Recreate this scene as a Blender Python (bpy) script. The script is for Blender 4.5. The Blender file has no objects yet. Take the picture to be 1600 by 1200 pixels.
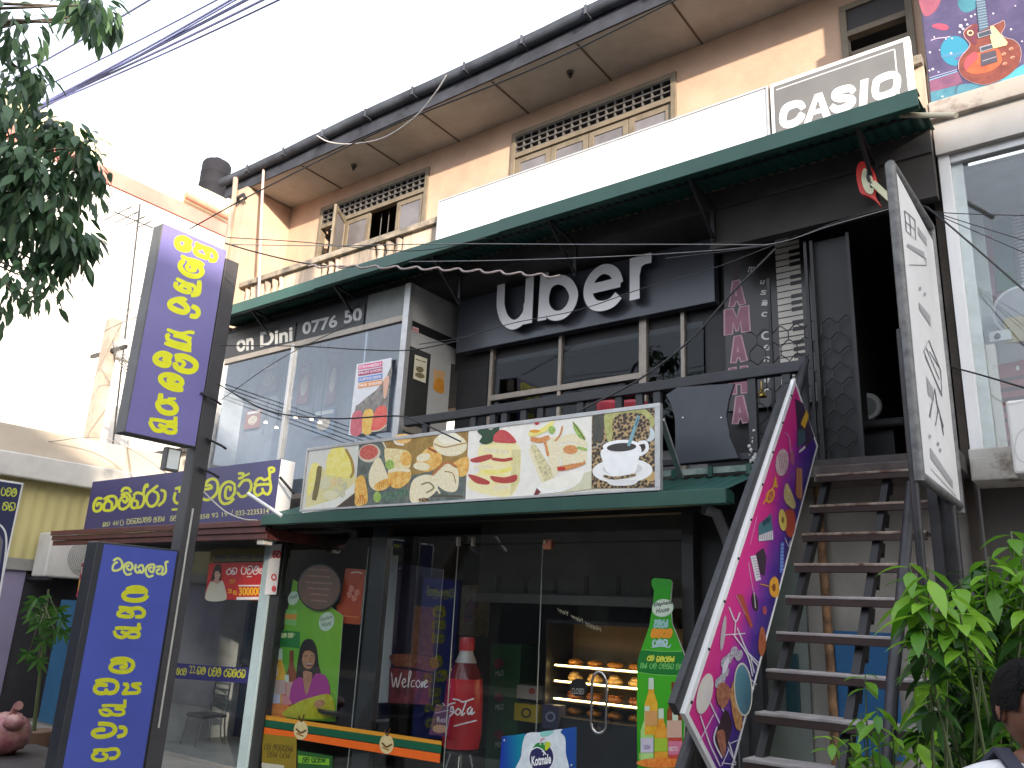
import bpy, math, random
from mathutils import Vector, Matrix, Quaternion
R = math.radians
random.seed(7)
S = bpy.context.scene
COL = S.collection

# ------------------------------------------------------------------ camera
F = 1272.3                      # focal length in photo pixels (photo 1600 px wide)
YAW, PITCH, ROLL = 0.655647, 0.282879, 0.049921
EYE = Vector((0, 0, 1.6))
FW = Vector((-math.sin(YAW) * math.cos(PITCH), math.cos(YAW) * math.cos(PITCH), math.sin(PITCH)))
r0 = FW.cross(Vector((0, 0, 1))).normalized()
u0 = r0.cross(FW)
RT = r0 * math.cos(ROLL) + u0 * math.sin(ROLL)
UP = -r0 * math.sin(ROLL) + u0 * math.cos(ROLL)
cam_d = bpy.data.cameras.new('camera'); cam = bpy.data.objects.new('camera', cam_d); COL.objects.link(cam)
cam_d.sensor_width = 36; cam_d.lens = 36 * F / 1600; cam_d.clip_end = 2000; cam_d.clip_start = 0.05
M3 = Matrix((RT, UP, -FW)).transposed()
cam.matrix_world = Matrix.Translation(EYE) @ M3.to_4x4()
S.camera = cam

# ------------------------------------------------------------------ world, sun, exposure
SUN_EL, SUN_AZ = R(13.7), R(58)       # azimuth measured from -Y (the street) towards +X
w = bpy.data.worlds.new("World"); S.world = w; w.use_nodes = True
nt = w.node_tree; nt.nodes.clear()
sky = nt.nodes.new('ShaderNodeTexSky'); sky.sky_type = 'NISHITA'; sky.sun_disc = False
sky.sun_elevation = SUN_EL
sky.air_density = 1.4; sky.dust_density = 6.0; sky.ozone_density = 0.6
SD = Vector((math.sin(SUN_AZ) * math.cos(SUN_EL), -math.cos(SUN_AZ) * math.cos(SUN_EL), math.sin(SUN_EL)))
sky.sun_rotation = math.atan2(SD.x, SD.y)
hs = nt.nodes.new('ShaderNodeHueSaturation'); hs.inputs['Saturation'].default_value = 0.30
mx = nt.nodes.new('ShaderNodeMix'); mx.data_type = 'RGBA'; mx.inputs['Factor'].default_value = 0.55
mx.inputs[7].default_value = (7.3, 7.9, 9.0, 1)      # bright thin cloud over the whole sky
bg = nt.nodes.new('ShaderNodeBackground'); bg.inputs['Strength'].default_value = 0.12
wo = nt.nodes.new('ShaderNodeOutputWorld')
nt.links.new(sky.outputs[0], hs.inputs['Color']); nt.links.new(hs.outputs[0], mx.inputs[6])
nt.links.new(mx.outputs[2], bg.inputs['Color']); nt.links.new(bg.outputs[0], wo.inputs[0])
sd = bpy.data.lights.new('sun', 'SUN'); sun = bpy.data.objects.new('sun', sd); COL.objects.link(sun)
sd.energy = 3.2; sd.angle = R(0.9); sd.color = (1, 0.86, 0.70)
sun.rotation_euler = (-SD).to_track_quat('-Z', 'Y').to_euler()
S.view_settings.view_transform = 'Standard'; S.view_settings.look = 'None'
S.view_settings.exposure = 1.6; S.view_settings.gamma = 1
S.cycles.max_bounces = 8; S.cycles.transparent_max_bounces = 24
S.cycles.caustics_reflective = False; S.cycles.caustics_refractive = False

# ------------------------------------------------------------------ measuring: photo pixel -> point on a real plane
def ray(x, y): return RT * ((x - 800) / F) - UP * ((y - 600) / F) + FW
def P(x, y, Y=None, X=None, Z=None, D=None):
    d = ray(x, y)
    if Y is not None: t = Y / d.y
    elif X is not None: t = X / d.x
    elif Z is not None: t = (Z - 1.6) / d.z
    else: t = D
    return EYE + d * t

# ------------------------------------------------------------------ materials
def lin(c):
    return c / 12.92 if c <= 0.04045 else ((c + 0.055) / 1.055) ** 2.4
def hx(h):
    h = h.lstrip('#'); return tuple(lin(int(h[i:i + 2], 16) / 255) for i in (0, 2, 4))
MATS = {}
def new_mat(name):
    m = bpy.data.materials.new(name); m.use_nodes = True
    return m, m.node_tree, m.node_tree.nodes['Principled BSDF']
def mat(name, col=None, rough=0.55, metal=0.0, var=0.10, scale=4.0, col2=None, thr=None, bump=0.0, bscale=40, spec=0.5, streak=False, emit=0):
    """procedural paint/plaster/metal: noise between col and a slightly different tone (or col2)"""
    if name in MATS: return MATS[name]
    m, t, b = new_mat(name)
    N = t.nodes.new; L = t.links.new
    if isinstance(col, str): col = hx(col)
    if isinstance(col2, str): col2 = hx(col2)
    tc = N('ShaderNodeTexCoord'); mp = N('ShaderNodeMapping')
    geo = N('ShaderNodeNewGeometry')
    L(geo.outputs['Position'], mp.inputs['Vector'])
    if streak: mp.inputs['Scale'].default_value = (1, 1, 0.14)
    nz = N('ShaderNodeTexNoise'); nz.inputs['Scale'].default_value = scale; nz.inputs['Detail'].default_value = 6
    nz.inputs['Roughness'].default_value = 0.62
    L(mp.outputs[0], nz.inputs['Vector'])
    rp = N('ShaderNodeValToRGB')
    lo, hi = thr if thr else (0.3, 0.7)
    rp.color_ramp.elements[0].position = lo; rp.color_ramp.elements[1].position = hi
    a = col2 if col2 else tuple(c * (1 - var * 1.6) for c in col)
    c1 = col if col2 else tuple(min(1, c * (1 + var)) for c in col)
    rp.color_ramp.elements[0].color = (*a, 1); rp.color_ramp.elements[1].color = (*c1, 1)
    L(nz.outputs['Fac'], rp.inputs['Fac']); L(rp.outputs[0], b.inputs['Base Color'])
    b.inputs['Roughness'].default_value = rough; b.inputs['Metallic'].default_value = metal
    b.inputs['Specular IOR Level'].default_value = spec
    if bump:
        n2 = N('ShaderNodeTexNoise'); n2.inputs['Scale'].default_value = bscale; n2.inputs['Detail'].default_value = 5
        L(geo.outputs['Position'], n2.inputs['Vector'])
        bp = N('ShaderNodeBump'); bp.inputs['Strength'].default_value = bump; bp.inputs['Distance'].default_value = 0.02
        L(n2.outputs['Fac'], bp.inputs['Height']); L(bp.outputs[0], b.inputs['Normal'])
    if emit:
        b.inputs['Emission Color'].default_value = (*col, 1); b.inputs['Emission Strength'].default_value = emit
    MATS[name] = m; return m
def C(h, rough=0.4, var=0.04):           # printed ink of one colour
    return mat('ink_' + h.strip('#') + ('' if rough == 0.4 else '_%d' % int(rough * 100)), h, rough, var=var, scale=14)
def food(name, a, b_, c=None, scale=30, vor=False):   # printed picture texture, two or three inks
    if name in MATS: return MATS[name]
    m, t, b = new_mat(name); N = t.nodes.new; L = t.links.new
    geo = N('ShaderNodeNewGeometry')
    if vor:
        nz = N('ShaderNodeTexVoronoi'); out = nz.outputs['Distance']
    else:
        nz = N('ShaderNodeTexNoise'); nz.inputs['Detail'].default_value = 8; nz.inputs['Roughness'].default_value = .68; out = nz.outputs['Fac']
    nz.inputs['Scale'].default_value = scale * (1.8 if not vor else 1.2)
    L(geo.outputs['Position'], nz.inputs['Vector'])
    rp = N('ShaderNodeValToRGB'); e = rp.color_ramp.elements
    e[0].position = 0.34; e[0].color = (*hx(a), 1); e[1].position = 0.68; e[1].color = (*hx(b_), 1)
    if c: x = e.new(0.5); x.color = (*hx(c), 1)
    L(out, rp.inputs['Fac']); L(rp.outputs[0], b.inputs['Base Color']); b.inputs['Roughness'].default_value = 0.35
    MATS[name] = m; return m
def grad(name, stops, p0, p1, rough=0.3):            # printed colour blend between two world points
    if name in MATS: return MATS[name]
    m, t, b = new_mat(name); N = t.nodes.new; L = t.links.new
    geo = N('ShaderNodeNewGeometry'); d = Vector(p1) - Vector(p0)
    s = N('ShaderNodeVectorMath'); s.operation = 'SUBTRACT'; s.inputs[1].default_value = p0
    dt = N('ShaderNodeVectorMath'); dt.operation = 'DOT_PRODUCT'; dt.inputs[1].default_value = d / d.length_squared
    nz = N('ShaderNodeTexNoise'); nz.inputs['Scale'].default_value = 3.5
    ad = N('ShaderNodeMath'); ad.operation = 'MULTIPLY_ADD'; ad.inputs[1].default_value = 0.35; 
    sb = N('ShaderNodeMath'); sb.operation = 'SUBTRACT'; sb.inputs[1].default_value = 0.175
    rp = N('ShaderNodeValToRGB'); e = rp.color_ramp.elements
    L(geo.outputs['Position'], s.inputs[0]); L(s.outputs[0], dt.inputs[0]); L(geo.outputs['Position'], nz.inputs['Vector'])
    L(nz.outputs['Fac'], ad.inputs[0]); L(dt.outputs['Value'], ad.inputs[2]); L(ad.outputs[0], sb.inputs[0]); L(sb.outputs[0], rp.inputs['Fac'])
    e[0].position = stops[0][0]; e[0].color = (*hx(stops[0][1]), 1)
    e[1].position = stops[-1][0]; e[1].color = (*hx(stops[-1][1]), 1)
    for p, c in stops[1:-1]: x = e.new(p); x.color = (*hx(c), 1)
    L(rp.outputs[0], b.inputs['Base Color']); b.inputs['Roughness'].default_value = rough
    MATS[name] = m; return m
def glass_mat(name, tint=(0.93, 0.96, 0.97), gain=1.0, rough=0.01):
    if name in MATS: return MATS[name]
    m, t, b = new_mat(name); N = t.nodes.new; L = t.links.new
    t.nodes.remove(b)
    tr = N('ShaderNodeBsdfTransparent'); tr.inputs[0].default_value = (*tint, 1)
    gl = N('ShaderNodeBsdfGlossy'); gl.inputs['Roughness'].default_value = rough; gl.inputs[0].default_value = (0.95, 0.97, 1, 1)
    lw = N('ShaderNodeLayerWeight'); lw.inputs['Blend'].default_value = 0.5      # Schlick, the same on both faces
    pw = N('ShaderNodeMath'); pw.operation = 'POWER'; pw.inputs[1].default_value = 5; L(lw.outputs['Facing'], pw.inputs[0])
    fr = N('ShaderNodeMath'); fr.operation = 'MULTIPLY_ADD'; fr.inputs[1].default_value = .95; fr.inputs[2].default_value = .045; L(pw.outputs[0], fr.inputs[0])
    mu = N('ShaderNodeMath'); mu.operation = 'MULTIPLY'; mu.inputs[1].default_value = gain; mu.use_clamp = True
    mi = N('ShaderNodeMixShader'); L(fr.outputs[0], mu.inputs[0]); L(mu.outputs[0], mi.inputs[0])
    L(tr.outputs[0], mi.inputs[1]); L(gl.outputs[0], mi.inputs[2]); L(mi.outputs[0], t.nodes['Material Output'].inputs[0])
    MATS[name] = m; return m
def leaf_mat(name, a, b_, trans=0.35):
    if name in MATS: return MATS[name]
    m, t, b = new_mat(name); N = t.nodes.new; L = t.links.new
    geo = N('ShaderNodeNewGeometry'); rp = N('ShaderNodeValToRGB'); e = rp.color_ramp.elements
    e[0].color = (*hx(a), 1); e[1].color = (*hx(b_), 1)
    L(geo.outputs['Random Per Island'], rp.inputs['Fac']); L(rp.outputs[0], b.inputs['Base Color'])
    b.inputs['Roughness'].default_value = 0.38
    tl = N('ShaderNodeBsdfTranslucent'); L(rp.outputs[0], tl.inputs[0])
    mi = N('ShaderNodeMixShader'); mi.inputs[0].default_value = trans
    L(b.outputs[0], mi.inputs[1]); L(tl.outputs[0], mi.inputs[2]); L(mi.outputs[0], t.nodes['Material Output'].inputs[0])
    MATS[name] = m; return m
def emis(name, col, s):
    if name in MATS: return MATS[name]
    m, t, b = new_mat(name); b.inputs['Base Color'].default_value = (*hx(col), 1)
    b.inputs['Emission Color'].default_value = (*hx(col), 1); b.inputs['Emission Strength'].default_value = s
    MATS[name] = m; return m

PEACH = mat('peach_plaster', (0.56, 0.385, 0.28), 0.85, scale=1.6, col2=(0.46, 0.315, 0.23), thr=(0.35, 0.62), bump=0.15)
SOFF = mat('soffit_board', (0.46, 0.445, 0.425), 0.8, col2=(0.37, 0.35, 0.325), scale=2.2, thr=(0.35, 0.6))
PARA = mat('weathered_cream', (0.62, 0.48, 0.36), 0.85, col2=(0.20, 0.17, 0.145), thr=(0.38, 0.58), scale=3, streak=True, bump=0.2)
CAP = mat('mossy_concrete', (0.36, 0.30, 0.23), 0.9, col2=(0.11, 0.10, 0.085), thr=(0.35, 0.62), scale=5, bump=0.3)
GUT = mat('gutter_grey', (0.085, 0.095, 0.12), 0.6, col2=(0.03, 0.034, 0.045), scale=3, thr=(0.3, 0.7))
ROOF = mat('roof_tile', (0.10, 0.085, 0.08), 0.9, scale=8, var=0.4)
TANW = mat('tan_window_paint', (0.20, 0.165, 0.118), 0.55, scale=5, col2=(0.145, 0.118, 0.082), thr=(0.35, 0.55))
PANE = mat('old_pane', (0.17, 0.16, 0.17), 0.25, scale=2, var=0.25)
LAT = mat('lattice_grey', (0.095, 0.09, 0.088), 0.7)
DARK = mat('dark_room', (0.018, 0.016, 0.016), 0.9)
BLACKP = mat('black_paint', (0.010, 0.010, 0.012), 0.5, var=0.3, scale=6)
CHAR = mat('charcoal_paint', (0.020, 0.021, 0.026), 0.5, col2=(0.013, 0.014, 0.018), scale=5)
STEEL = mat('dark_steel', (0.032, 0.032, 0.037), 0.5, metal=0.3, scale=7, var=0.3)
ALU = mat('aluminium', (0.50, 0.50, 0.50), 0.42, metal=0.55, scale=8)
ALUB = mat('aluminium_champagne', (0.33, 0.29, 0.25), 0.45, metal=0.4, scale=8)
WHITEP = mat('white_paint', (0.78, 0.78, 0.78), 0.5, var=0.04, scale=3)
OFFW = mat('off_white', (0.60, 0.58, 0.55), 0.7, col2=(0.44, 0.42, 0.39), scale=2.5, thr=(0.3, 0.6))
GREEN = mat('green_sheet', (0.020, 0.090, 0.072), 0.45, col2=(0.014, 0.060, 0.050), scale=3, thr=(0.35, 0.65))
GREENL = mat('green_flashing', (0.018, 0.085, 0.062), 0.42, col2=(0.012, 0.060, 0.046), scale=2.5)
REDL = mat('red_brown_sheet', (0.13, 0.032, 0.026), 0.5, col2=(0.07, 0.02, 0.018), scale=4)
CONC = mat('concrete', (0.33, 0.31, 0.28), 0.9, col2=(0.22, 0.21, 0.19), scale=2.5, bump=0.2)
RUSTW = mat('rust_stained_white', (0.62, 0.59, 0.54), 0.8, col2=(0.16, 0.10, 0.06), thr=(0.30, 0.46), scale=5, bump=0.2)
GLASS = glass_mat('shop_glass', gain=1.0)
GLASSB = glass_mat('bay_glass', tint=(0.84, 0.88, 0.92), gain=1.7)
CABLE = mat('black_cable', (0.02, 0.02, 0.022), 0.5)

# ------------------------------------------------------------------ mesh builder
class MB:
    def __init__(s): s.v = []; s.f = []; s.m = []; s.mats = []; s.sm = []
    def mi(s, m):
        if m not in s.mats: s.mats.append(m)
        return s.mats.index(m)
    def face(s, pts, m, smooth=False):
        i = len(s.v); s.v += [Vector(p) for p in pts]; s.f.append(tuple(range(i, i + len(pts)))); s.m.append(s.mi(m)); s.sm.append(smooth); return s
    def mesh(s, vs, fs, m, smooth=False):
        i = len(s.v); s.v += [Vector(p) for p in vs]; k = s.mi(m)
        for f in fs: s.f.append(tuple(i + a for a in f)); s.m.append(k); s.sm.append(smooth)
        return s
    def hexa(s, c, m):       # 8 corners: bottom ring 0-3, top ring 4-7
        return s.mesh(c, [(3, 2, 1, 0), (4, 5, 6, 7), (0, 1, 5, 4), (1, 2, 6, 5), (2, 3, 7, 6), (3, 0, 4, 7)], m)
    def box(s, a, b, m):
        x0, x1 = sorted((a[0], b[0])); y0, y1 = sorted((a[1], b[1])); z0, z1 = sorted((a[2], b[2]))
        return s.hexa([(x0, y0, z0), (x1, y0, z0), (x1, y1, z0), (x0, y1, z0), (x0, y0, z1), (x1, y0, z1), (x1, y1, z1), (x0, y1, z1)], m)
    def beam(s, a, b, w, h, m, up=(0, 0, 1)):     # rectangular bar from a to b
        a = Vector(a); b = Vector(b); d = (b - a).normalized(); up = Vector(up)
        if abs(d.dot(up)) > 0.98: up = Vector((0, 1, 0))
        r = d.cross(up).normalized(); u = r.cross(d); r *= w / 2; u *= h / 2
        return s.hexa([a - r - u, a + r - u, a + r + u, a - r + u, b - r - u, b + r - u, b + r + u, b - r + u], m)
    def tube(s, pts, r, m, n=8, cap=True):
        pts = [Vector(p) for p in pts]; k = len(pts); rr = r if isinstance(r, (list, tuple)) else [r] * k
        vs = []; nrm = None
        for i, p in enumerate(pts):
            d = (pts[min(i + 1, k - 1)] - pts[max(i - 1, 0)]).normalized()
            if nrm is None:
                nrm = d.orthogonal().normalized()
            nrm = (nrm - d * nrm.dot(d)).normalized(); bn = d.cross(nrm)
            for j in range(n):
                a = 2 * math.pi * j / n; vs.append(p + (nrm * math.cos(a) + bn * math.sin(a)) * rr[i])
        fs = [(i * n + j, i * n + (j + 1) % n, (i + 1) * n + (j + 1) % n, (i + 1) * n + j) for i in range(k - 1) for j in range(n)]
        s.mesh(vs, fs, m, True)
        if cap: s.face(vs[:n][::-1], m); s.face(vs[-n:], m)
        return s
    def lathe(s, prof, c, m, n=20):   # profile (r, z) round a vertical axis
        c = Vector(c); vs = [c + Vector((r * math.cos(2 * math.pi * j / n), r * math.sin(2 * math.pi * j / n), z)) for r, z in prof for j in range(n)]
        s.mesh(vs, [(i * n + j, i * n + (j + 1) % n, (i + 1) * n + (j + 1) % n, (i + 1) * n + j) for i in range(len(prof) - 1) for j in range(n)], m, True)
        s.face(vs[:n][::-1], m); s.face(vs[-n:], m); return s
    def blob(s, c, r, m, seed=0, n=10, k=7, lump=0.15):
        rnd = random.Random(seed); c = Vector(c); r = Vector(r) if not isinstance(r, (int, float)) else Vector((r, r, r))
        vs = []
        for i in range(k + 1):
            for j in range(n):
                a = math.pi * i / k; b = 2 * math.pi * j / n; q = 1 + rnd.uniform(-lump, lump)
                vs.append(c + Vector((r.x * math.sin(a) * math.cos(b) * q, r.y * math.sin(a) * math.sin(b) * q, r.z * math.cos(a) * q)))
        s.mesh(vs, [(i * n + j, (i + 1) * n + j, (i + 1) * n + (j + 1) % n, i * n + (j + 1) % n) for i in range(k) for j in range(n)], m, True); return s
    def build(s, name, parent=None, bevel=0, base=None):
        lo = Vector([min(v[i] for v in s.v) for i in range(3)]); hi = Vector([max(v[i] for v in s.v) for i in range(3)])
        o0 = Vector(((lo.x + hi.x) / 2, (lo.y + hi.y) / 2, lo.z)) if base is None else Vector(base)
        me = bpy.data.meshes.new(name); me.from_pydata([v - o0 for v in s.v], [], s.f)
        for m in s.mats: me.materials.append(m)
        me.polygons.foreach_set('material_index', s.m); me.polygons.foreach_set('use_smooth', s.sm); me.update()
        o = bpy.data.objects.new(name, me); COL.objects.link(o)
        if parent:
            o.parent = parent; pw = Vector(parent['w0'])
            o.location = o0 - pw
        else: o.location = o0
        o['w0'] = tuple(o0)
        if bevel:
            bv = o.modifiers.new('bevel', 'BEVEL'); bv.width = bevel; bv.segments = 2; bv.limit_method = 'ANGLE'; bv.angle_limit = R(40)
        return o
def tag(o, label, cat, group=None):
    o['label'] = label; o['category'] = cat
    if group: o['group'] = group
    return o
def thing(name, label, cat, loc, group=None):
    o = bpy.data.objects.new(name, None); COL.objects.link(o); o.location = loc; o['w0'] = tuple(loc); o.empty_display_size = 0.2
    return tag(o, label, cat, group)
def structure(o): o['kind'] = 'structure'; return o

# ------------------------------------------------------------------ flat printed art on real planes
def catmull(pts, n=6, closed=False):
    if len(pts) < 3: return [Vector((*p, 0)).to_2d() for p in pts]
    p = [Vector(q) for q in pts]
    if closed: p = [p[-1]] + p + [p[0], p[1]]
    else: p = [2 * p[0] - p[1]] + p + [2 * p[-1] - p[-2]]
    o = []
    for i in range(1, len(p) - 2):
        a, b, c, d = p[i - 1:i + 3]
        for k in range(n):
            t = k / n
            o.append(0.5 * ((2 * b) + (c - a) * t + (2 * a - 5 * b + 4 * c - d) * t * t + (3 * b - a - 3 * c + d) * t ** 3))
    if not closed: o.append(p[-2])
    return o
_TXT = {}
def text_mesh(sx, bold):
    k = (sx, bold)
    if k not in _TXT:
        cu = bpy.data.curves.new('txt', 'FONT'); cu.body = sx; cu.offset = bold; cu.resolution_u = 4
        ob = bpy.data.objects.new('txt', cu); COL.objects.link(ob)
        me = ob.to_mesh(); vs = [v.co.copy() for v in me.vertices]; fs = [tuple(p.vertices) for p in me.polygons]
        ob.to_mesh_clear(); bpy.data.objects.remove(ob); bpy.data.curves.remove(cu)
        x0 = min(v.x for v in vs); x1 = max(v.x for v in vs); y0 = min(v.y for v in vs); y1 = max(v.y for v in vs)
        _TXT[k] = ([((v.x - x0) / (x1 - x0), 1 - (v.y - y0) / (y1 - y0)) for v in vs], fs)
    return _TXT[k]
class Art(MB):
    """collects flat coloured shapes; coordinates are photo pixels (px), a zoomed crop, or 0..1 inside a quad"""
    def __init__(s, axis, val):
        super().__init__(); s.axis = axis; s.val = val; s.n = 0; s.px()
    def on(s, x, y, off):
        if s.axis == 'Y': return P(x, y, Y=s.val - off)
        if s.axis == 'X': return P(x, y, X=s.val + off)
        if s.axis == 'N':
            p0, n = s.val; d = ray(x, y); t = (Vector(p0) + Vector(n) * off - EYE).dot(n) / d.dot(n); return EYE + d * t
    def px(s): s.k = (0, 0, 1); s.q = None; return s
    def crop(s, ox, oy, sc): s.k = (ox, oy, sc); s.q = None; return s
    def quad(s, tl, tr, br, bl): s.q = [s.on(*p, 0) for p in (tl, tr, br, bl)]; return s
    def wquad(s, tl, tr, br, bl): s.q = [Vector(p) for p in (tl, tr, br, bl)]; return s
    def mp(s, x, y, off):
        if s.q:
            a, b, c, d = s.q; p = (a * (1 - x) + b * x) * (1 - y) + (d * (1 - x) + c * x) * y
            if s.axis == 'Y': return p + Vector((0, -off, 0))
            if s.axis == 'X': return p + Vector((off, 0, 0))
            return p + Vector(s.val[1]) * off
        ox, oy, sc = s.k
        return s.on(ox + x * sc, oy + y * sc, off)
    def off(s, lv): s.n += 1; return lv * 0.0009 + (s.n % 8) * 0.00009
    def poly(s, pts, m, lv=1, smooth=False):
        o = s.off(lv)
        if smooth: pts = catmull(pts, 5, True)
        s.face([s.mp(p[0], p[1], o) for p in pts], m); return s
    def ell(s, cx, cy, rx, ry, m, lv=1, rot=0, n=28):
        o = s.off(lv); c, sn = math.cos(rot), math.sin(rot); pts = []
        for i in range(n):
            a = 2 * math.pi * i / n; x, y = rx * math.cos(a), ry * math.sin(a); pts.append(s.mp(cx + x * c - y * sn, cy + x * sn + y * c, o))
        s.face(pts, m); return s
    def stroke(s, pts, wd, m, lv=2, closed=False, smooth=True, n=6):
        o = s.off(lv)
        c = catmull(pts, n, closed) if smooth else [Vector(p) for p in pts]
        k = len(c); vs = []; fs = []
        for i, p in enumerate(c):
            a = c[(i - 1) % k] if (closed or i) else c[i]; b = c[(i + 1) % k] if (closed or i < k - 1) else c[i]
            d = (b - a); d = d / (d.length or 1); nn = Vector((-d.y, d.x)) * wd / 2
            if not closed:
                if i == 0: p = p - d * wd * 0.3; nn = nn * 0.75
                if i == k - 1: p = p + d * wd * 0.3; nn = nn * 0.75
            oo = o + i * 0.000004
            vs += [s.mp(p.x + nn.x, p.y + nn.y, oo), s.mp(p.x - nn.x, p.y - nn.y, oo)]
        r = range(k if closed else k - 1)
        for i in r: j = (i + 1) % k; fs.append((2 * i, 2 * i + 1, 2 * j + 1, 2 * j))
        s.mesh(vs, fs, m); return s
    def text(s, sx, x0, y0, x1, y1, m, lv=2, bold=0.0, skew=0.0, dy=0.0):   # box in current coordinates, dy lifts the right end
        vs, fs = text_mesh(sx, bold); o = s.off(lv)
        s.mesh([s.mp(x0 + (x1 - x0) * u + skew * (1 - v), y0 + (y1 - y0) * v + dy * u, o) for u, v in vs], fs, m); return s

# Sinhala letter forms as pen strokes (unit boxes), for the small lines of writing
_raw = {
 'ba': [[(320,135),(380,105),(430,150),(435,220),(390,260),(320,270),(310,220),(340,170),(370,160)]],
 'la': [[(580,240),(560,175),(510,165),(470,200),(460,270),(500,325),(560,310)], [(575,220),(550,262),(510,250),(500,215),(530,200)]],
 'ya': [[(620,190),(612,270),(650,300),(672,265),(690,300),(722,270),(710,205),(680,200),(650,230)]],
 'ta': [[(900,220),(960,215),(980,250),(960,310),(910,310),(900,270),(940,250)], [(970,330),(1020,290),(1020,200),(1020,160),(1050,150)]],
 'ke': [[(290,390),(220,390),(170,470),(165,560),(210,590),(270,560),(280,480),(230,470),(215,500)]],
 'ka': [[(330,400),(400,360),(480,350),(520,400),(510,500),(450,570)], [(400,400),(330,470),(320,560),(380,580),(440,560),(450,460),(400,430)]],
 'ma': [[(600,330),(680,300),(730,360),(720,480),(640,550),(570,540),(560,460),(600,370),(660,350),(690,400),(660,450),(620,420)]],
 'na': [[(790,330),(840,300),(900,310),(950,330),(950,430),(910,510),(850,535)], [(800,360),(760,440),(760,530),(830,530),(850,440),(800,420)]],
 'ra': [[(1160,190),(1080,250),(1010,320),(990,420),(1040,510),(1120,490),(1170,400),(1160,310),(1090,270)]],
 'aa': [[(1220,260),(1280,290),(1260,420),(1180,500)]],
 'pa': [[(1440,300),(1420,400),(1460,460),(1560,440),(1600,340),(1550,300)], [(1440,300),(1500,260)]],
 'wa': [[(410,450),(480,390),(560,390),(600,470),(580,600),(500,690),(420,700),(400,600)], [(410,510),(480,490),(500,530),(410,550)]],
}
GLY = {}
for k_, ss in _raw.items():
    xs = [p[0] for q in ss for p in q]; ys = [p[1] for q in ss for p in q]
    GLY[k_] = [[((p[0] - min(xs)) / (max(xs) - min(xs)), (p[1] - min(ys)) / (max(ys) - min(ys))) for p in q] for q in ss]
def sinhala(A, seq, x0, y0, x1, y1, m, wd, lv=2, dy=0.0):
    seq = seq.split(); n = sum(0.55 if g == '.' else (0.6 if g == 'aa' else 1) for g in seq); st = (x1 - x0) / n; x = x0
    for g in seq:
        if g == '.': x += st * 0.55; continue
        k = 0.6 if g == 'aa' else 1
        e = dy * (x - x0) / (x1 - x0)
        for q in GLY[g]: A.stroke([(x + p[0] * st * k * 0.84, y0 + e + p[1] * (y1 - y0)) for p in q], wd, m, lv, n=3)
        x += st * k

# ================================================================== SETTING
GZ, PV, FL = -0.45, -0.32, -0.28      # road level, pavement, shop floors
g = MB(); g.face([(-600, -600, GZ), (600, -600, GZ), (600, 600, GZ), (-600, 600, GZ)], mat('earth', (0.20, 0.17, 0.13), 0.95, scale=0.6, var=0.2)); structure(g.build('ground'))
g = MB(); g.box((-60, -6.0, GZ - .05), (40, 3.4, GZ + 0.004), mat('asphalt', (0.05, 0.05, 0.052), 0.9, scale=6, var=0.25, bump=0.3, bscale=90)); structure(g.build('road'))
g = MB(); g.box((-60, 3.4, GZ - 0.05), (40, 6.72, PV), CONC); structure(g.build('pavement', bevel=0.015))

# ================================================================== MAIN BUILDING
XL, XR = -11.57, -0.96
YW, YP, YE = 7.86, 7.10, 7.0
B = thing('shop_building', 'long two storey shop building with peach upper floor, tan shuttered windows and a deep eave', 'building', (-6.2, 8.5, 0))
# --- upper wall with window openings
wins = [(-10.31, -7.82), (-6.25, -3.74), (-1.81, -1.10)]
ZT, ZB = 8.17, 6.75
m = MB()
edges = [XL + 0.42]
for a, b in wins: edges += [a, b]
edges.append(XR)
for i in range(0, len(edges), 2): m.box((edges[i], YW, 5.9), (edges[i + 1], YW + 0.22, 8.44), PEACH)
for a, b in wins:
    m.box((a, YW, ZT), (b, YW + 0.22, 8.44), PEACH); m.box((a, YW, 5.9), (b, YW + 0.22, ZB), PEACH)
m.build('wall', B)
m = MB(); m.box((XL, 6.93, 5.9), (XL + 0.42, 14, 8.40), PEACH); m.build('side_wall', B)
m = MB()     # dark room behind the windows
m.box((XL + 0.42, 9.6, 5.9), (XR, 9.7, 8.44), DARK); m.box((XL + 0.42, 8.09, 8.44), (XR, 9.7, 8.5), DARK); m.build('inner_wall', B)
# --- soffit of large boards
m = MB(); m.box((XL - 0.25, YE, 8.42), (1.2, YW + 0.2, 8.46), SOFF); sf = m.build('soffit', B)
m = MB()
for px, py in ((470, 258), (562, 220), (656, 177), (767, 127), (900, 75), (1048, 10)):
    x = P(px, py, Y=YE).x
    m.box((x - 0.012, YE + 0.02, 8.411), (x + 0.012, YW - 0.002, 8.42), mat('joint_dark', (0.12, 0.09, 0.07), 0.9))
m.build('joint_strip', sf)
for px, py in ((891, 112), (553, 258)):
    c = P(px, py, Z=8.42); m = MB()
    m.lathe([(0.045, -0.03), (0.05, 0)], c, LAT, 12); m.lathe([(0.02, -0.085), (0.026, -0.05), (0.02, -0.03)], c, BLACKP, 10); m.build('bulb_holder', B)
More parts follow.
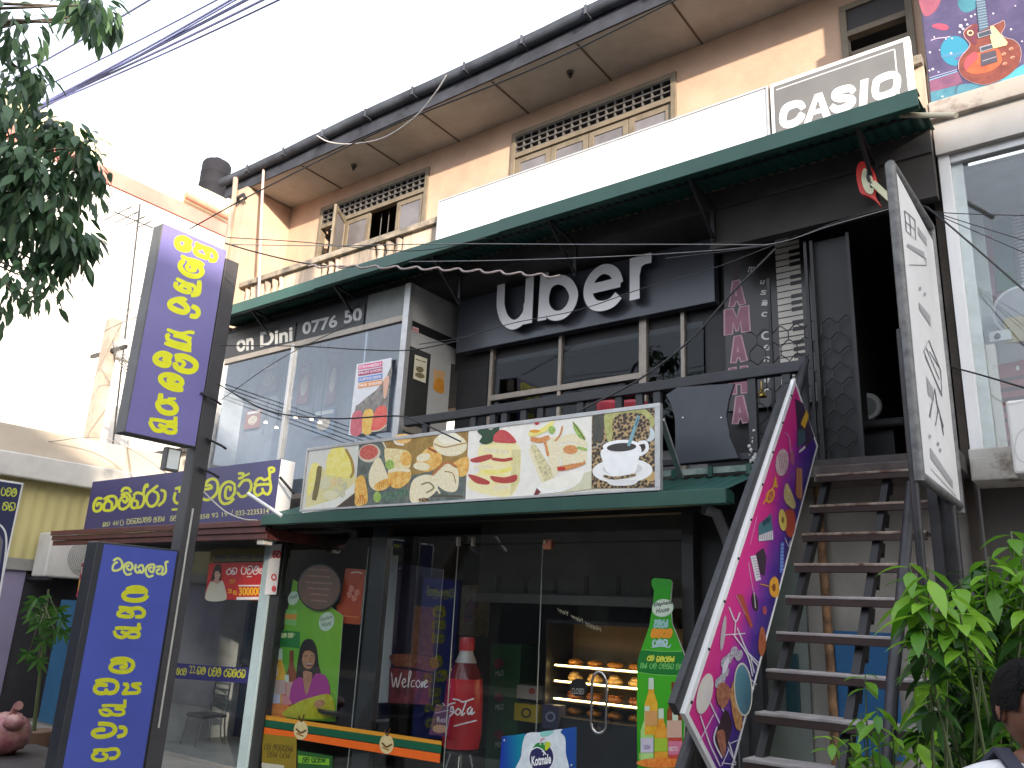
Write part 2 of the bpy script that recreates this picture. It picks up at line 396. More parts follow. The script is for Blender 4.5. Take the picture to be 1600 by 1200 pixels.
# --- fascia, gutter, roof
m = MB(); m.box((XL - 0.3, YE - 0.03, 8.41), (1.2, YE - 0.002, 8.66), mat('fascia_dark', (0.034, 0.037, 0.050), 0.7, scale=3, var=0.4, streak=False)); m.build('fascia_board', B)
m = MB(); n = 9; prof = [(YE - 0.17 + 0.085 - 0.085 * math.cos(math.pi * i / n), 8.70 - 0.09 * math.sin(math.pi * i / n)) for i in range(n + 1)]
xs = [XL - 0.34 + i * (1.5 - XL) / 40 for i in range(41)]
vs = []; rnd = random.Random(3)
for x in xs:
    dz = 0.012 * math.sin(x * 1.3) + rnd.uniform(-.004, .004)
    vs += [(x, y, z + dz) for y, z in prof] + [(x, prof[-1][0], 8.76 + dz), (x, prof[0][0] - 0.006, 8.715 + dz)]
K = n + 3
idx = [n + 2] + list(range(n + 2))
m.mesh(vs, [(i * K + idx[j], i * K + idx[j + 1], (i + 1) * K + idx[j + 1], (i + 1) * K + idx[j]) for i in range(40) for j in range(K - 1)], GUT, True)
for i in range(0, 13):
    x = XL + 0.5 + i * 0.95; m.box((x - 0.02, YE - 0.19, 8.60), (x + 0.02, YE - 0.03, 8.61), GUT); m.box((x - 0.016, YE - 0.192, 8.60), (x + 0.016, YE - 0.176, 8.73), GUT)
m.build('gutter', B)
m = MB(); vs = []; nx = 560
for i in range(nx + 1):
    x = XL - 0.3 + i * (1.5 - XL) / nx; dz = 0.022 * abs(math.sin(x * math.pi / 0.24)) + (0.02 if (int(x * 2.1) % 5 == 0) else 0)
    vs += [(x, 6.92, 8.735 + dz), (x, 12.5, 10.75 + dz), (x, 6.92, 8.71)]
m.mesh(vs, [(i * 3 + a, (i + 1) * 3 + a, (i + 1) * 3 + b, i * 3 + b) for i in range(nx) for a, b in ((0, 1), (2, 0))], ROOF)
for px, dz in ((530, .05), (563, .06), (895, .03), (920, .04)):
    c = P(px, 200, Y=6.95); m.blob((c.x, 6.96, 8.79), (0.09, 0.05, dz), ROOF, px)
m.build('roof', B)
# --- windows
def casement(W, x0, x1, y, open_=0, pane=True):
    m = MB(); t = 0.085; z0, z1 = ZB + 0.02, 7.76
    if open_:
        hx0 = x1 if open_ > 0 else x0; wd = x1 - x0; d = Vector((-math.cos(open_) if open_ > 0 else math.cos(-open_), -math.sin(abs(open_)), 0))
    else: hx0 = x0; wd = x1 - x0; d = Vector((1, 0, 0))
    o = Vector((hx0, y, 0)); up = Vector((0, 0, 1)); th = d.cross(up) * 0.02
    def slab(a, b, za, zb, mt, k=1.0):
        p = [o + d * a - th * k, o + d * b - th * k, o + d * b + th * k, o + d * a + th * k]
        m.hexa([q + up * za for q in p] + [q + up * zb for q in p], mt)
    slab(0.005, t, z0, z1, TANW); slab(wd - t, wd - 0.005, z0, z1, TANW); slab(t, wd - t, z1 - t, z1, TANW); slab(t, wd - t, z0, z0 + 0.35, TANW)
    if pane: slab(t, wd - t, z0 + 0.35, z1 - t, PANE, 0.4)
    return m.build('shutter', W, bevel=0.004)
for wi, (a, b) in enumerate(wins):
    y = YW - 0.03
    m = MB(); m.box((a, y, ZT - 0.07), (b, y + 0.12, ZT), TANW); m.box((a, y, ZB), (a + 0.07, y + 0.12, ZT - 0.07), TANW); m.box((b - 0.07, y, ZB), (b, y + 0.12, ZT - 0.07), TANW)
    m.box((a + 0.07, y, 7.76), (b - 0.07, y + 0.10, 7.83), TANW); W = m.build('window', B, bevel=0.004)
    if wi == 2:
        m = MB(); m.box((a + .07, y + .03, 7.83), (b - .07, y + .06, ZT - .07), mat('dark_transom', (.045, .043, .045), .5)); m.build('transom', W)
        m = MB(); m.box((a + .07, y + .06, 7.05), (b - .07, y + .09, 7.60), TANW); m.build('shutter', W); continue
    m = MB(); nb = max(4, int((b - a) / 0.135))
    for i in range(nb + 1):
        x = a + 0.07 + (b - a - 0.14) * i / nb; m.box((x - 0.011, y + 0.02, 7.83), (x + 0.011, y + 0.06, ZT - 0.07), LAT)
    for z in (7.835, 7.92, 8.005, 8.09): m.box((a + 0.07, y + 0.014, z - 0.01), (b - 0.07, y + 0.066, z + 0.01), LAT)
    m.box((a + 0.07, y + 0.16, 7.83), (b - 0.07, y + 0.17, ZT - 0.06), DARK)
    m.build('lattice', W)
    if wi < 2:
        lw = (b - a - 0.14) / 4
        for i in range(4):
            x0 = a + 0.07 + i * lw
            if wi == 0 and i == 0: casement(W, x0, x0 + lw, y + 0.04, open_=R(122))
            elif wi == 0 and i == 2: pass          # this leaf is folded away
            else: casement(W, x0, x0 + lw, y + 0.05)
    else:
        casement(W, a + 0.07, b - 0.07, y + 0.05)
# --- open left leaf bars (security grille)
m = MB()
for x in (-8.95, -8.78, -10.1, -9.95):
    m.tube([(x, YW + 0.14, ZB), (x, YW + 0.14, 7.76)], 0.008, LAT, 6)
for z in (7.05, 7.3): m.tube([(-10.24, YW + 0.14, z), (-7.9, YW + 0.14, z)], 0.008, LAT, 6)
m.build('window_grille', B)
# --- upper slab, parapet
m = MB(); m.box((XL, 7.06, 5.69), (XR, 12, 5.90), mat('slab_edge_dark', (0.05, 0.048, 0.05), 0.8, scale=3, var=0.25)); m.build('floor_slab', B)
m = MB(); x0p = XL + 0.40
m.box((x0p, YP - 0.05, 6.60), (XR, YP + 0.17, 6.69), CAP); m.box((x0p, YP - 0.01, 5.90), (XR, YP + 0.13, 5.99), PARA)
groups = []
for a, b in ((372, 396), (409, 441), (494, 525), (577, 622)):
    groups.append((P(a, 450, Y=YP).x, P(b, 450, Y=YP).x))
groups.append((-6.75, -6.3)); groups.append((-4.9, -4.5))
x = x0p
for a, b in groups:
    m.box((x, YP + 0.01, 5.99), (a, YP + 0.11, 6.60), PARA); x = b
m.box((x, YP + 0.01, 5.99), (XR, YP + 0.11, 6.60), PARA)
PW = m.build('parapet', B, bevel=0.006)
for a, b in groups:
    for i in range(3):
        x = a + (b - a) * (i + 0.5) / 3; r = (b - a) / 6 * 0.78
        m = MB(); m.lathe([(r, 0), (r, .06), (r * .62, .1), (r * .95, .24), (r * .95, .30), (r * .6, .46), (r * .9, .55), (r, .61)], (x, YP + 0.06, 5.99), PARA, 12); m.build('baluster', PW)
# --- lower floors: slabs, end walls, lintel over the stair head
m = MB(); m.box((XL, 6.80, 2.86), (XR, 12, 3.0), mat('old_slab', (.10, .09, .085), .9, scale=3, var=.3)); m.build('floor_slab', B)
m = MB(); m.box((XL, 6.86, GZ), (XL + 0.2, 12, 2.86), OFFW); m.box((XL, 6.86, 3.0), (XL + 0.2, 12, 5.69), OFFW); m.build('side_wall', B)
m = MB(); m.box((-3.02, 7.08, 5.27), (XR, 7.2, 5.69), mat('lintel_brown', (0.040, 0.036, 0.033), 0.8, scale=2, var=0.25)); m.build('lintel', B)
# --- back wall of the balcony
m = MB()
YB = 7.78
m.box((-6.95, YB, 4.75), (-3.4, YB + 0.15, 5.69), BLACKP)            # behind the big sign
m.box((-3.4, YB, 3.0), (-2.02, YB + 0.15, 5.69), BLACKP)             # behind the keyboard sign
m.box((-6.90, YB, 3.0), (-6.35, YB + 0.1, 4.75), CHAR)
m.box((-6.35, YB, 3.0), (-3.4, YB + 0.08, 3.42), mat('grey_panel', (0.20, 0.20, 0.21), 0.5, scale=2))
m.build('wall', B)
m = MB()
zsill = P(880, 606, Y=7.72).z
for px in (768, 875, 1005, 1068):
    x = P(px, 580, Y=7.72).x; wd = 0.022 if px != 1005 else 0.045
    m.box((x - wd, 7.70, 3.0), (x + wd, 7.775, 4.95), ALUB)
m.box((P(768, 620, Y=7.72).x, 7.69, zsill - .035), (P(1005, 590, Y=7.72).x, 7.775, zsill + .035), ALUB)
m.build('window_frame', B, bevel=0.003)
m = MB(); m.box((-6.35, 7.735, 3.42), (-3.4, 7.745, 4.8), glass_mat('dim_glass', tint=(.75, .78, .8), gain=.35)); m.build('window_pane', B)
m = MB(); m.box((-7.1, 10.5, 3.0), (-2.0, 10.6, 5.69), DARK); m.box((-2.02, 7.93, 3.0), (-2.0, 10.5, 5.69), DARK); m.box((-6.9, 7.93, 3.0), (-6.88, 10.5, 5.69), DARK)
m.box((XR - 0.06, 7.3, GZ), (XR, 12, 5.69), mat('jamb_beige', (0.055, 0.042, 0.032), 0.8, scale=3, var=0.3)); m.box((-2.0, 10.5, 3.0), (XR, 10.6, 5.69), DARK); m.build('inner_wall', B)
# far windows seen through the dark office
m = MB()
for a, b in (((772, 588), (800, 640)), ((811, 570), (858, 612))):
    p, q = P(*a, Y=9.9), P(*b, Y=9.9); m.box((p.x, 9.88, q.z), (q.x, 9.9, p.z), emis('daylit_window', '#9fb4c4', 0.30))
m.build('inner_window', B)

# --- glazed bay on the first floor, left
m = MB(); yb = 6.82; XC = -6.95; FRA = ALU
xm = P(447, 620, Y=yb).x; ZS = 5.235
for x, wdt in ((XC - 0.05, 0.10), (xm, 0.06), (-10.9, 0.07)): m.box((x - wdt / 2, yb, 3.0), (x + wdt / 2, yb + 0.08, 5.69 if x > -7.2 else ZS), FRA)
m.box((XL + 0.02, yb + 0.004, ZS - 0.05), (XC - 0.10, yb + 0.075, ZS + 0.03), ALUB)
m.box((XL + 0.02, yb + 0.004, 3.0), (XC - 0.10, yb + 0.075, 3.07), ALUB)
xm2 = P(556, 640, Y=yb).x; m.box((xm2 - 0.015, yb + 0.05, 3.07), (xm2 + 0.015, yb + 0.07, ZS - 0.05), ALU)
BAY = m.build('bay_frame', B, bevel=0.003)
m = MB(); m.box((XL + 0.05, yb + 0.035, 3.07), (XC - 0.10, yb + 0.043, ZS - 0.05), GLASSB); m.build('pane', BAY)
m = MB(); m.box((P(570, 490, Y=yb).x, yb + 0.03, ZS + 0.03), (XC - 0.10, yb + 0.06, 5.69), mat('grey_glass_panel', (0.16, 0.17, 0.16), 0.3)); m.box((XL, yb + 0.04, ZS + 0.03), (P(570, 490, Y=yb).x, yb + 0.06, 5.69), CHAR); m.build('transom_panel', BAY)
# return side of the bay (faces +X)
m = MB()
def xq(px, py): return P(px, py, X=XC)
def xbox(a, b, mt, t=0.04, dx=0.0):   # panel in the X=XC plane between two measured corners
    p, q = xq(*a), xq(*b); m.box((XC - t + dx, p.y, min(p.z, q.z)), (XC + dx, q.y, max(p.z, q.z)), mt)
m.box((XC - 0.05, 6.92, 5.08), (XC, 7.78, 5.20), BLACKP)
m.box((XC - 0.04, 6.90, 5.20), (XC - 0.01, 7.78, 5.69), mat('bay_white_panel', (0.42, 0.42, 0.41), 0.6, scale=2))
m.box((XC - 0.04, 6.90, 4.86), (XC - 0.01, 7.78, 5.08), mat('bay_white_panel', (0.42, 0.42, 0.41), 0.6))
m.box((XC - 0.04, 6.90, 3.86), (XC - 0.01, 7.30, 4.86), mat('bay_dark_glass', (0.035, 0.036, 0.034), 0.2))
m.box((XC - 0.04, 7.30, 3.30), (XC - 0.008, 7.70, 4.86), mat('bay_white_panel', (0.42, 0.42, 0.41), 0.6))
m.box((XC - 0.05, 6.90, 3.76), (XC, 7.30, 3.86), ALUB)
for i in range(5): m.box((XC - 0.05, 6.90, 3.30 + i * 0.09), (XC - 0.012, 7.30, 3.37 + i * 0.09), ALUB)
m.build('bay_side', B, bevel=0.003)
# interior of the bay
m = MB(); m.box((XL + 0.2, 7.6, 3.0), (XC - 0.3, 7.7, 5.69), mat('bay_room', (0.30, 0.30, 0.31), 0.8, scale=1, var=0.3)); m.box((XC - 0.3, 7.3, 3.0), (XC - 0.2, 7.7, 5.69), mat('bay_room', (0.3, 0.3, 0.31), 0.8)); m.box((XL + .2, 7.0, 5.62), (XC - 0.3, 7.6, 5.66), mat('bay_ceiling', (0.35, 0.35, 0.35), 0.8)); m.build('inner_wall', B)
YBI = 7.55
for i, (px, py, c_, wd, hd) in enumerate(((475, 600, '#b04838', .26, .62), (395, 655, '#a8644a', .4, .3), (505, 660, '#5b6f86', .5, .4), (420, 590, '#97867a', .45, .5), (520, 590, '#8b4c4c', .2, .8))):
    p = P(px, py, Y=YBI); A = Art('Y', YBI); A.wquad((p.x - wd / 2, YBI, p.z + hd / 2), (p.x + wd / 2, YBI, p.z + hd / 2), (p.x + wd / 2, YBI, p.z - hd / 2), (p.x - wd / 2, YBI, p.z - hd / 2))
    A.poly([(0, 0), (1, 0), (1, 1), (0, 1)], C(c_)); A.ell(.5, .55, .3, .25, food('mixed_dish', '#e0b070', '#a03a20', '#e8d8b0', 18)); A.poly([(.1, .06), (.9, .06), (.9, .2), (.1, .2)], C('#e8e0d0'), 3)
    tag(A.build('menu_poster'), ['tall red food poster on the back wall inside the upper glazed bay', 'small brown poster low on the back wall inside the bay', 'blue grey poster at the foot of the back wall inside the bay', 'beige poster at far left inside the glazed bay', 'narrow dark red poster beside the middle mullion of the bay'][i], 'poster', 'posters inside the upper glazed bay')
for i, (px, py) in enumerate(((487, 655), (500, 660), (432, 668), (462, 652), (415, 660))):
    c = P(px, py, Y=7.4); m = MB(); m.lathe([(.012, .02), (.03, 0), (.026, -.012)], c, emis('small_lamp', '#ffe0b8', 2.5), 12); m.tube([c, (c.x, c.y, 5.6)], .006, BLACKP, 5); tag(m.build('pendant_lamp'), 'small glowing pendant lamp inside the upper glazed bay', 'lamp', 'pendant lamps inside the glazed bay')
# --- ground floor: cafe interior and jewellers interior
SX0, SX1, YG = -8.98, -3.16, 6.75
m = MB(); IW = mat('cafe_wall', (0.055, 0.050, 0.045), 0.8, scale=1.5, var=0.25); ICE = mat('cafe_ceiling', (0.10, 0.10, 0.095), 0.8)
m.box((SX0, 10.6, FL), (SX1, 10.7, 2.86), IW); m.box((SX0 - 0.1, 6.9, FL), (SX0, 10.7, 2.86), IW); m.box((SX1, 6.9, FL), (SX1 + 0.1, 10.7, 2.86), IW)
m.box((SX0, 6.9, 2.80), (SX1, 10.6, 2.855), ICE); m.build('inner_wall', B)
m = MB(); m.box((-13.8, 6.72, GZ), (XR + .1, 12, FL), CONC); m.build('plinth', B)
m = MB(); m.box((SX0, 6.70, 2.60), (-2.6, 6.83, 2.86), BLACKP); m.build('lintel', B)
m = MB(); z0 = P(900, 945, Y=8.0).z; m.box((-6.6, 8.0, z0), (SX1, 8.25, z0 + 0.10), mat('cafe_beam', (0.20, 0.19, 0.17), 0.7)); m.box((-6.6, 8.1, z0 + 0.1), (SX1, 8.2, 2.80), mat('cafe_bulkhead', (0.11, 0.105, 0.095), 0.8))
for i in range(8): m.box((-6.3 + i * 0.42, 8.07, z0 + 0.12), (-6.26 + i * 0.42, 8.10, z0 + 0.32), IW)
m.build('bulkhead', B)
# under-stair wall
m = MB(); UW = mat('understair_wall', (0.36, 0.34, 0.31), 0.85, col2=(0.25, 0.235, 0.21), scale=2.5)
m.box((-3.04, 7.35, FL), (XR + 0.0, 7.5, 2.86), UW); m.box((-3.06, 6.83, FL), (-2.55, 6.95, 2.60), BLACKP); m.build('understair_wall', B)
def wallpanel(name, a, b, Y, mt, t=0.05):
    p, q = P(*a, Y=Y), P(*b, Y=Y); mm = MB(); mm.box((p.x, Y, q.z), (q.x, Y + t, p.z), mt); return mm.build(name, B, bevel=0.004)
wallpanel('door', (1302, 985), (1412, 1190), 7.28, mat('blue_door', (0.012, 0.10, 0.26), 0.45, scale=2, var=0.15))
wallpanel('panel', (1225, 1020), (1250, 1125), 7.27, mat('teal_glass', (0.022, 0.060, 0.075), 0.3))
wallpanel('panel', (1180, 880), (1272, 1195), 7.31, mat('pale_green_glass', (0.20, 0.235, 0.215), 0.3))
m = MB(); p = P(1286, 880, Y=7.25); m.tube([(p.x, 7.27, FL), (p.x + .01, 7.26, 1.2), (p.x - 0.02, 7.28, 2.86)], 0.035, mat('rusty_pipe', (0.22, 0.12, 0.06), 0.8, scale=8, var=0.5), 10); m.build('pipe', B)
# grey downpipe from the lower canopy
m = MB(); pts = [P(a, b, Y=6.5) for a, b in ((1100, 795), (1112, 800), (1122, 840), (1128, 905))]
m.tube([Vector((p.x, 6.5 + .1 * i, p.z)) for i, p in enumerate(pts)] + [(pts[-1].x + 0.02, 6.85, 0.2)], 0.05, mat('grey_pvc', (0.18, 0.18, 0.19), 0.5), 12); m.build('downpipe', B)

# ================================================================== AWNINGS
def corrugated(name, parent, x0, x1, yf, zf, yb, zb, mt, wl=0.10, amp=0.011, back_dx=0):
    m = MB(); n = int((x1 - x0) / wl * 8); vs = []
    for i in range(n + 1):
        x = x0 + (x1 - x0) * i / n; s = max(-0.35, math.sin(2 * math.pi * x / wl)) * amp
        vs += [(x, yf, zf + s), (x + back_dx, yb, zb + s)]
    m.mesh(vs, [(2 * i, 2 * i + 2, 2 * i + 3, 2 * i + 1) for i in range(n)], mt, True)
    return m.build(name, parent)
AW = thing('awning', 'long dark green corrugated metal awning under the parapet across the first floor', 'awning', (-5.8, 6.7, 5.7))
AX0, AX1 = -11.1, -0.925
corrugated('roof_sheet', AW, AX0, AX1, 6.42, 5.83, 7.12, 5.93, GREEN)
m = MB()
for x0, x1, dz in ((AX0, -8.35, -0.012), (-8.36, -5.2, 0.0), (-5.21, AX1, 0.008)):
    m.box((x0, 6.385, 5.735 + dz), (x1, 6.40, 5.895 + dz), GREENL); m.box((x0, 6.40, 5.88 + dz), (x1, 6.50, 5.895 + dz), GREENL); m.box((x0, 6.40, 5.735 + dz), (x1, 6.455, 5.747 + dz), GREENL)
m.build('flashing', AW, bevel=0.006)
for px, py in ((430, 520), (560, 480), (712, 440), (893, 375), (1108, 315), (1362, 245)):
    x = P(px, py, Y=6.95).x; m = MB()
    m.beam((x, 7.04, 5.70), (x, 7.04, 5.34), 0.035, 0.035, BLACKP); m.beam((x, 7.03, 5.36), (x, 6.45, 5.80), 0.03, 0.03, BLACKP); m.beam((x, 7.04, 5.70), (x, 6.46, 5.79), 0.03, 0.03, BLACKP); m.build('bracket', AW)
m = MB(); m.beam((AX0, 6.72, 5.885), (AX1, 6.72, 5.885), 0.04, 0.04, BLACKP); m.build('purlin', AW)
m = MB(); a = P(1408, 180, Y=6.62); b = P(1494, 180, Y=6.30); m.tube([a, b], 0.022, mat('cream_pipe', (0.62, 0.55, 0.40), 0.5), 10)
tag(m.build('pipe_stub'), 'short cream pipe sticking out under the right end of the upper awning', 'pipe')

LA = thing('awning', 'short dark green corrugated awning over the cafe front, below the balcony', 'awning', (-5.4, 6.4, 2.6))
LX0, LX1 = -8.26, -2.47
corrugated('roof_sheet', LA, LX0, LX1, 6.03, 2.665, 6.74, 2.90, GREEN, wl=0.12)
m = MB(); m.box((LX0, 5.985, 2.55), (LX1, 6.0, 2.67), GREENL); m.box((LX0, 6.0, 2.655), (LX1, 6.12, 2.67), GREENL); m.box((LX0, 6.0, 2.55), (LX1, 6.08, 2.562), GREENL)
m.box((LX1 - 0.012, 6.0, 2.565), (LX1, 6.16, 2.655), GREENL); m.build('flashing', LA, bevel=0.005)
m = MB(); m.box((LX0 + 3, 6.70, 2.93), (LX1, 6.735, 2.985), mat('pale_ledge', (0.30, 0.36, 0.34), 0.8, col2=(0.10, 0.16, 0.14), scale=8))
for i in range(8): m.box((LX1 - 0.1 - i * .35, 6.68, 2.90), (LX1 - 0.06 - i * .35, 6.70, 2.99), GREENL)
m.build('wall_flashing', LA)
for x in (-8.0, -5.3, -2.7):
    m = MB(); m.beam((x, 6.05, 2.60), (x, 6.74, 2.82), 0.03, 0.04, BLACKP); m.build('bracket', LA)

RA = thing('awning', 'red brown metal awning edge below the purple jewellers sign', 'awning', (-11, 6.5, 2.4))
m = MB()
for i in range(3): m.box((-13.75, 6.12 - i * 0.03, 2.40 + i * 0.075), (-8.30, 6.16 - i * 0.03, 2.472 + i * 0.075), REDL)
m.build('flashing', RA, bevel=0.006)
m = MB(); m.box((-13.75, 6.165, 2.50), (-8.32, 6.9, 2.53), REDL); m.box((-8.34, 6.165, 2.40), (-8.30, 6.9, 2.5), REDL); m.build('roof_sheet', RA)
m = MB(); p = P(413, 845, Y=6.2); m.box((p.x - .08, 6.15, p.z - .05), (p.x + .06, 6.28, p.z + .05), OFFW); tag(m.build('junction_box', bevel=0.01), 'small white junction box under the right end of the red awning edge', 'box')

# ================================================================== SIGNS ON THE FACADE
def signbox(name, parent, x0, x1, y, z0, z1, t, mt): 
    m = MB(); m.box((x0, y, z0), (x1, y + t, z1), mt); return m.build(name, parent, bevel=0.006)
# blank white signboard
wx0, wx1 = -0.960 * 7.0, -0.3365 * 7.0
s = thing('signboard', 'long blank white signboard standing above the upper awning', 'sign', (-4.5, 7.0, 5.95))
signbox('panel', s, wx0, wx1, 6.99, 6.045, 6.845, 0.08, WHITEP)
m = MB(); 
for a, b in (((wx0 - .02, 6.98, 6.845), (wx1 + .02, 7.07, 6.865)), ((wx0 - .02, 6.98, 6.045), (wx0, 7.07, 6.845)), ((wx1, 6.98, 6.045), (wx1 + .02, 7.07, 6.845))): m.box(a, b, ALU)
m.build('frame', s)
# grey CASIO signboard
s = thing('signboard', 'grey signboard with white CASIO lettering beside the blank white one', 'sign', (-1.7, 7.0, 5.95))
cx0, cx1 = -0.331 * 7.0, -0.1475 * 7.0
GREYS = mat('sun_washed_black_vinyl', (0.165, 0.160, 0.155), 0.28, col2=(0.125, 0.121, 0.118), scale=1.5, thr=(0.3, 0.6))  # black face lightened to grey, sunlight put into its colour
bx = signbox('panel', s, cx0, cx1, 6.99, 6.045, 6.87, 0.08, WHITEP)
A = Art('Y', 6.988)
A.wquad((cx0, 6.988, 6.87), (cx1, 6.988, 6.87), (cx1, 6.988, 6.045), (cx0, 6.988, 6.045))
A.poly([(.03, .05), (.96, .05), (.96, 1), (.03, 1)], GREYS, 1)
for q in ([(.05, .10), (.90, .10), (.90, .115), (.05, .115)], [(.895, .115), (.905, .115), (.905, 1), (.895, 1)]): A.poly(q, C('#c8c8c8'), 2)
A.px()
def cf(u, v): return (1217 + 190 * u + 2 * v, 205 - 58 * u - 41 * v)
CW_ = C('#f2f2f2')
for pts, cl in (([(.185, .66), (.165, .80), (.12, .86), (.06, .83), (.033, .66), (.03, .34), (.06, .17), (.12, .14), (.165, .22), (.185, .36)], False), ([(.60, .70), (.575, .82), (.52, .86), (.465, .82), (.455, .66), (.49, .55), (.56, .47), (.60, .36), (.585, .20), (.53, .13), (.47, .16), (.44, .30)], False), ([(.79, .66), (.805, .80), (.86, .86), (.93, .84), (.965, .68), (.965, .34), (.94, .18), (.87, .13), (.81, .18), (.79, .36)], True)): A.stroke([cf(*p) for p in pts], 11.5, CW_, 3, closed=cl)
for pg in ([(.205, 0), (.285, 1), (.345, 1), (.425, 0), (.365, 0), (.348, .22), (.28, .22), (.265, 0)], [(.66, 0), (.66, 1), (.725, 1), (.725, 0)]): A.poly([cf(*p) for p in pg], CW_, 3)
A.poly([cf(*p) for p in ((.29, .40), (.338, .40), (.314, .78))], GREYS, 4)
A.build('face', s)

# big black uber sign with stand-off white letters
YU = 7.6
s = thing('shop_sign', 'wide black signboard with raised white uber lettering above the balcony', 'sign', (-4.9, YU, 4.9))
ux0, ux1, uz0, uz1 = -0.8955 * YU, -0.4215 * YU, 1.6 + .439 * YU, 5.68
USIGN = mat('slate_sign_face', (0.078, 0.084, 0.108), 0.28, scale=1.2, var=0.06)
signbox('panel', s, ux0, ux1, YU, uz0, uz1, 0.13, USIGN)
def raised(name, parent, strokes, wd, Y, t, face, side):
    m = MB()
    A = Art('Y', Y)
    def ring(off, shrink=0):
        out = []
        for pts, closed in strokes:
            c = catmull(pts, 8, closed) if len(pts) > 2 else [Vector(p) for p in pts]; k = len(c); r = []
            wp = [A.on(p.x, p.y, off) for p in c]
            for i in range(k):
                a = wp[(i - 1) % k] if closed or i else wp[i]; b = wp[(i + 1) % k] if closed or i < k - 1 else wp[i]
                d = (b - a).normalized(); nn = Vector((-d.z, 0, d.x)) * (wd / 2)
                r.append((wp[i] + nn, wp[i] - nn))
            out.append((r, closed))
        return out
    for si, ((fr, cl), (bk, _)) in enumerate(zip(ring(t), ring(0))):
        k = len(fr); q = si * 0.0012
        e = Vector((0, -q, 0))
        for i in range(k if cl else k - 1):
            j = (i + 1) % k
            m.face([fr[i][0] + e, fr[i][1] + e, fr[j][1] + e, fr[j][0] + e], face)
            m.face([fr[i][0] + e, fr[j][0] + e, bk[j][0], bk[i][0]], side); m.face([fr[i][1] + e, fr[j][1] + e, bk[j][1], bk[i][1]], side)
        if not cl:
            for i in (0, k - 1): m.face([fr[i][0] + e, fr[i][1] + e, bk[i][1], bk[i][0]], side)
    return m.build(name, parent)
WL, WS = mat('letter_white', (0.88, 0.87, 0.90), 0.4, var=0.02), BLACKP
def k4(pts): return [(650 + x / 4, 300 + y / 4) for x, y in pts]
YL = YU - 0.075
for L_ in ([(k4([(534, 530), (530, 640), (530, 720), (552, 790), (598, 828), (648, 812), (690, 755), (700, 690)]), False), (k4([(714, 495), (699, 822)]), False)],
           [(k4([(806, 470), (786, 803)]), False), (k4([(806, 655), (832, 580), (890, 548), (950, 570), (985, 640), (965, 715), (915, 765), (855, 770), (812, 725)]), True)],
           [(k4([(1085, 608), (1278, 562)]), False), (k4([(1268, 575), (1240, 505), (1180, 480), (1120, 515), (1082, 580), (1078, 650), (1110, 702), (1165, 712), (1225, 690), (1266, 645)]), False)],
           [(k4([(1366, 408), (1366, 672)]), False), (k4([(1368, 520), (1385, 455), (1425, 422), (1472, 410)]), False)]):
    o = raised('letter', s, L_, 0.125, YL, 0.06, WL, WS)

# purple jewellers sign (light box)
YK = 6.2
s = thing('shop_sign', 'purple jewellers light box sign with yellow Sinhala lettering and phone number', 'sign', (-10.6, YK, 2.6))
kx0, kx1, kz0, kz1 = -2.095 * YK, -1.340 * YK, 2.64, 3.385
signbox('box', s, kx0, kx1, YK, kz0, kz1, 0.22, mat('light_box_white', (0.80, 0.80, 0.80), 0.4, var=0.03))
A = Art('Y', YK)
PUR = mat('purple_vinyl', (0.040, 0.033, 0.135), 0.35, scale=2, var=0.06); YEL = C('#cfd02a'); YEL2 = C('#b9b832')
A.wquad((kx0, YK, kz1), (kx1, YK, kz1), (kx1, YK, kz0), (kx0, YK, kz0)).poly([(0, 0), (1, 0), (1, 1), (0, 1)], PUR, 1)
A.crop(130, 740, .1)
def ST(A, wd, col, lists, lv=2):
    for q in lists: A.stroke(q, wd, col, lv)
ST(A, 44, YEL, [
 [(290,390),(220,390),(170,470),(165,560),(210,590),(270,560),(280,480),(230,465),(215,505)],
 [(330,400),(400,360),(480,355),(520,400),(512,500),(450,570)], [(400,400),(335,470),(322,560),(380,578),(440,560),(445,460),(400,430)],
 [(600,280),(640,232),(710,232),(745,285)], [(600,330),(680,305),(732,360),(722,480),(640,550),(572,540),(558,460),(602,375),(662,355),(690,400),(660,450),(620,420)],
 [(790,335),(840,300),(900,310),(950,340),(950,430),(912,510),(850,535)], [(800,365),(760,440),(760,525),(830,530),(850,445),(800,420)], [(940,320),(962,210),(1000,170),(1002,200),(970,205)],
 [(1160,190),(1085,250),(1010,320),(988,420),(1040,508),(1120,490),(1172,400),(1160,310),(1090,270)], [(1220,258),(1280,292),(1262,420),(1180,500)],
 [(1445,235),(1530,215),(1600,225)], [(1440,300),(1420,400),(1460,460),(1560,440),(1630,400)], [(1395,562),(1630,545)]])
A.crop(280, 710, .1)
ST(A, 44, YEL, [[(0,540),(90,545),(130,470),(180,405)], [(0,580),(100,590),(125,640)], [(120,580),(105,720),(60,855),(0,860)], [(178,560),(165,700)],
 [(410,450),(480,392),(560,392),(604,470),(585,600),(500,690),(420,712),(370,690)], [(400,490),(480,482),(502,525),(400,548)],
 [(870,475),(800,428),(720,445),(650,530),(632,680),(690,768),(790,752),(850,695)], [(868,500),(862,600),(800,682),(732,680),(720,600),(745,515),(800,515),(798,560)],
 [(930,300),(1000,300),(990,355),(930,375)], [(1000,345),(1090,302)], [(930,500),(1000,412),(1100,412),(1125,520),(1060,628),(970,660),(912,600)],
 [(1180,470),(1222,392),(1280,372),(1330,400),(1400,375),(1422,430),(1430,540),(1392,618),(1325,600),(1300,535)], [(1300,600),(1222,640),(1172,580),(1200,490),(1300,468),(1418,465)], [(1415,370),(1412,280),(1405,220),(1468,212),(1480,258),(1425,280)]])
A.px(); SM = C('#c4c07a')
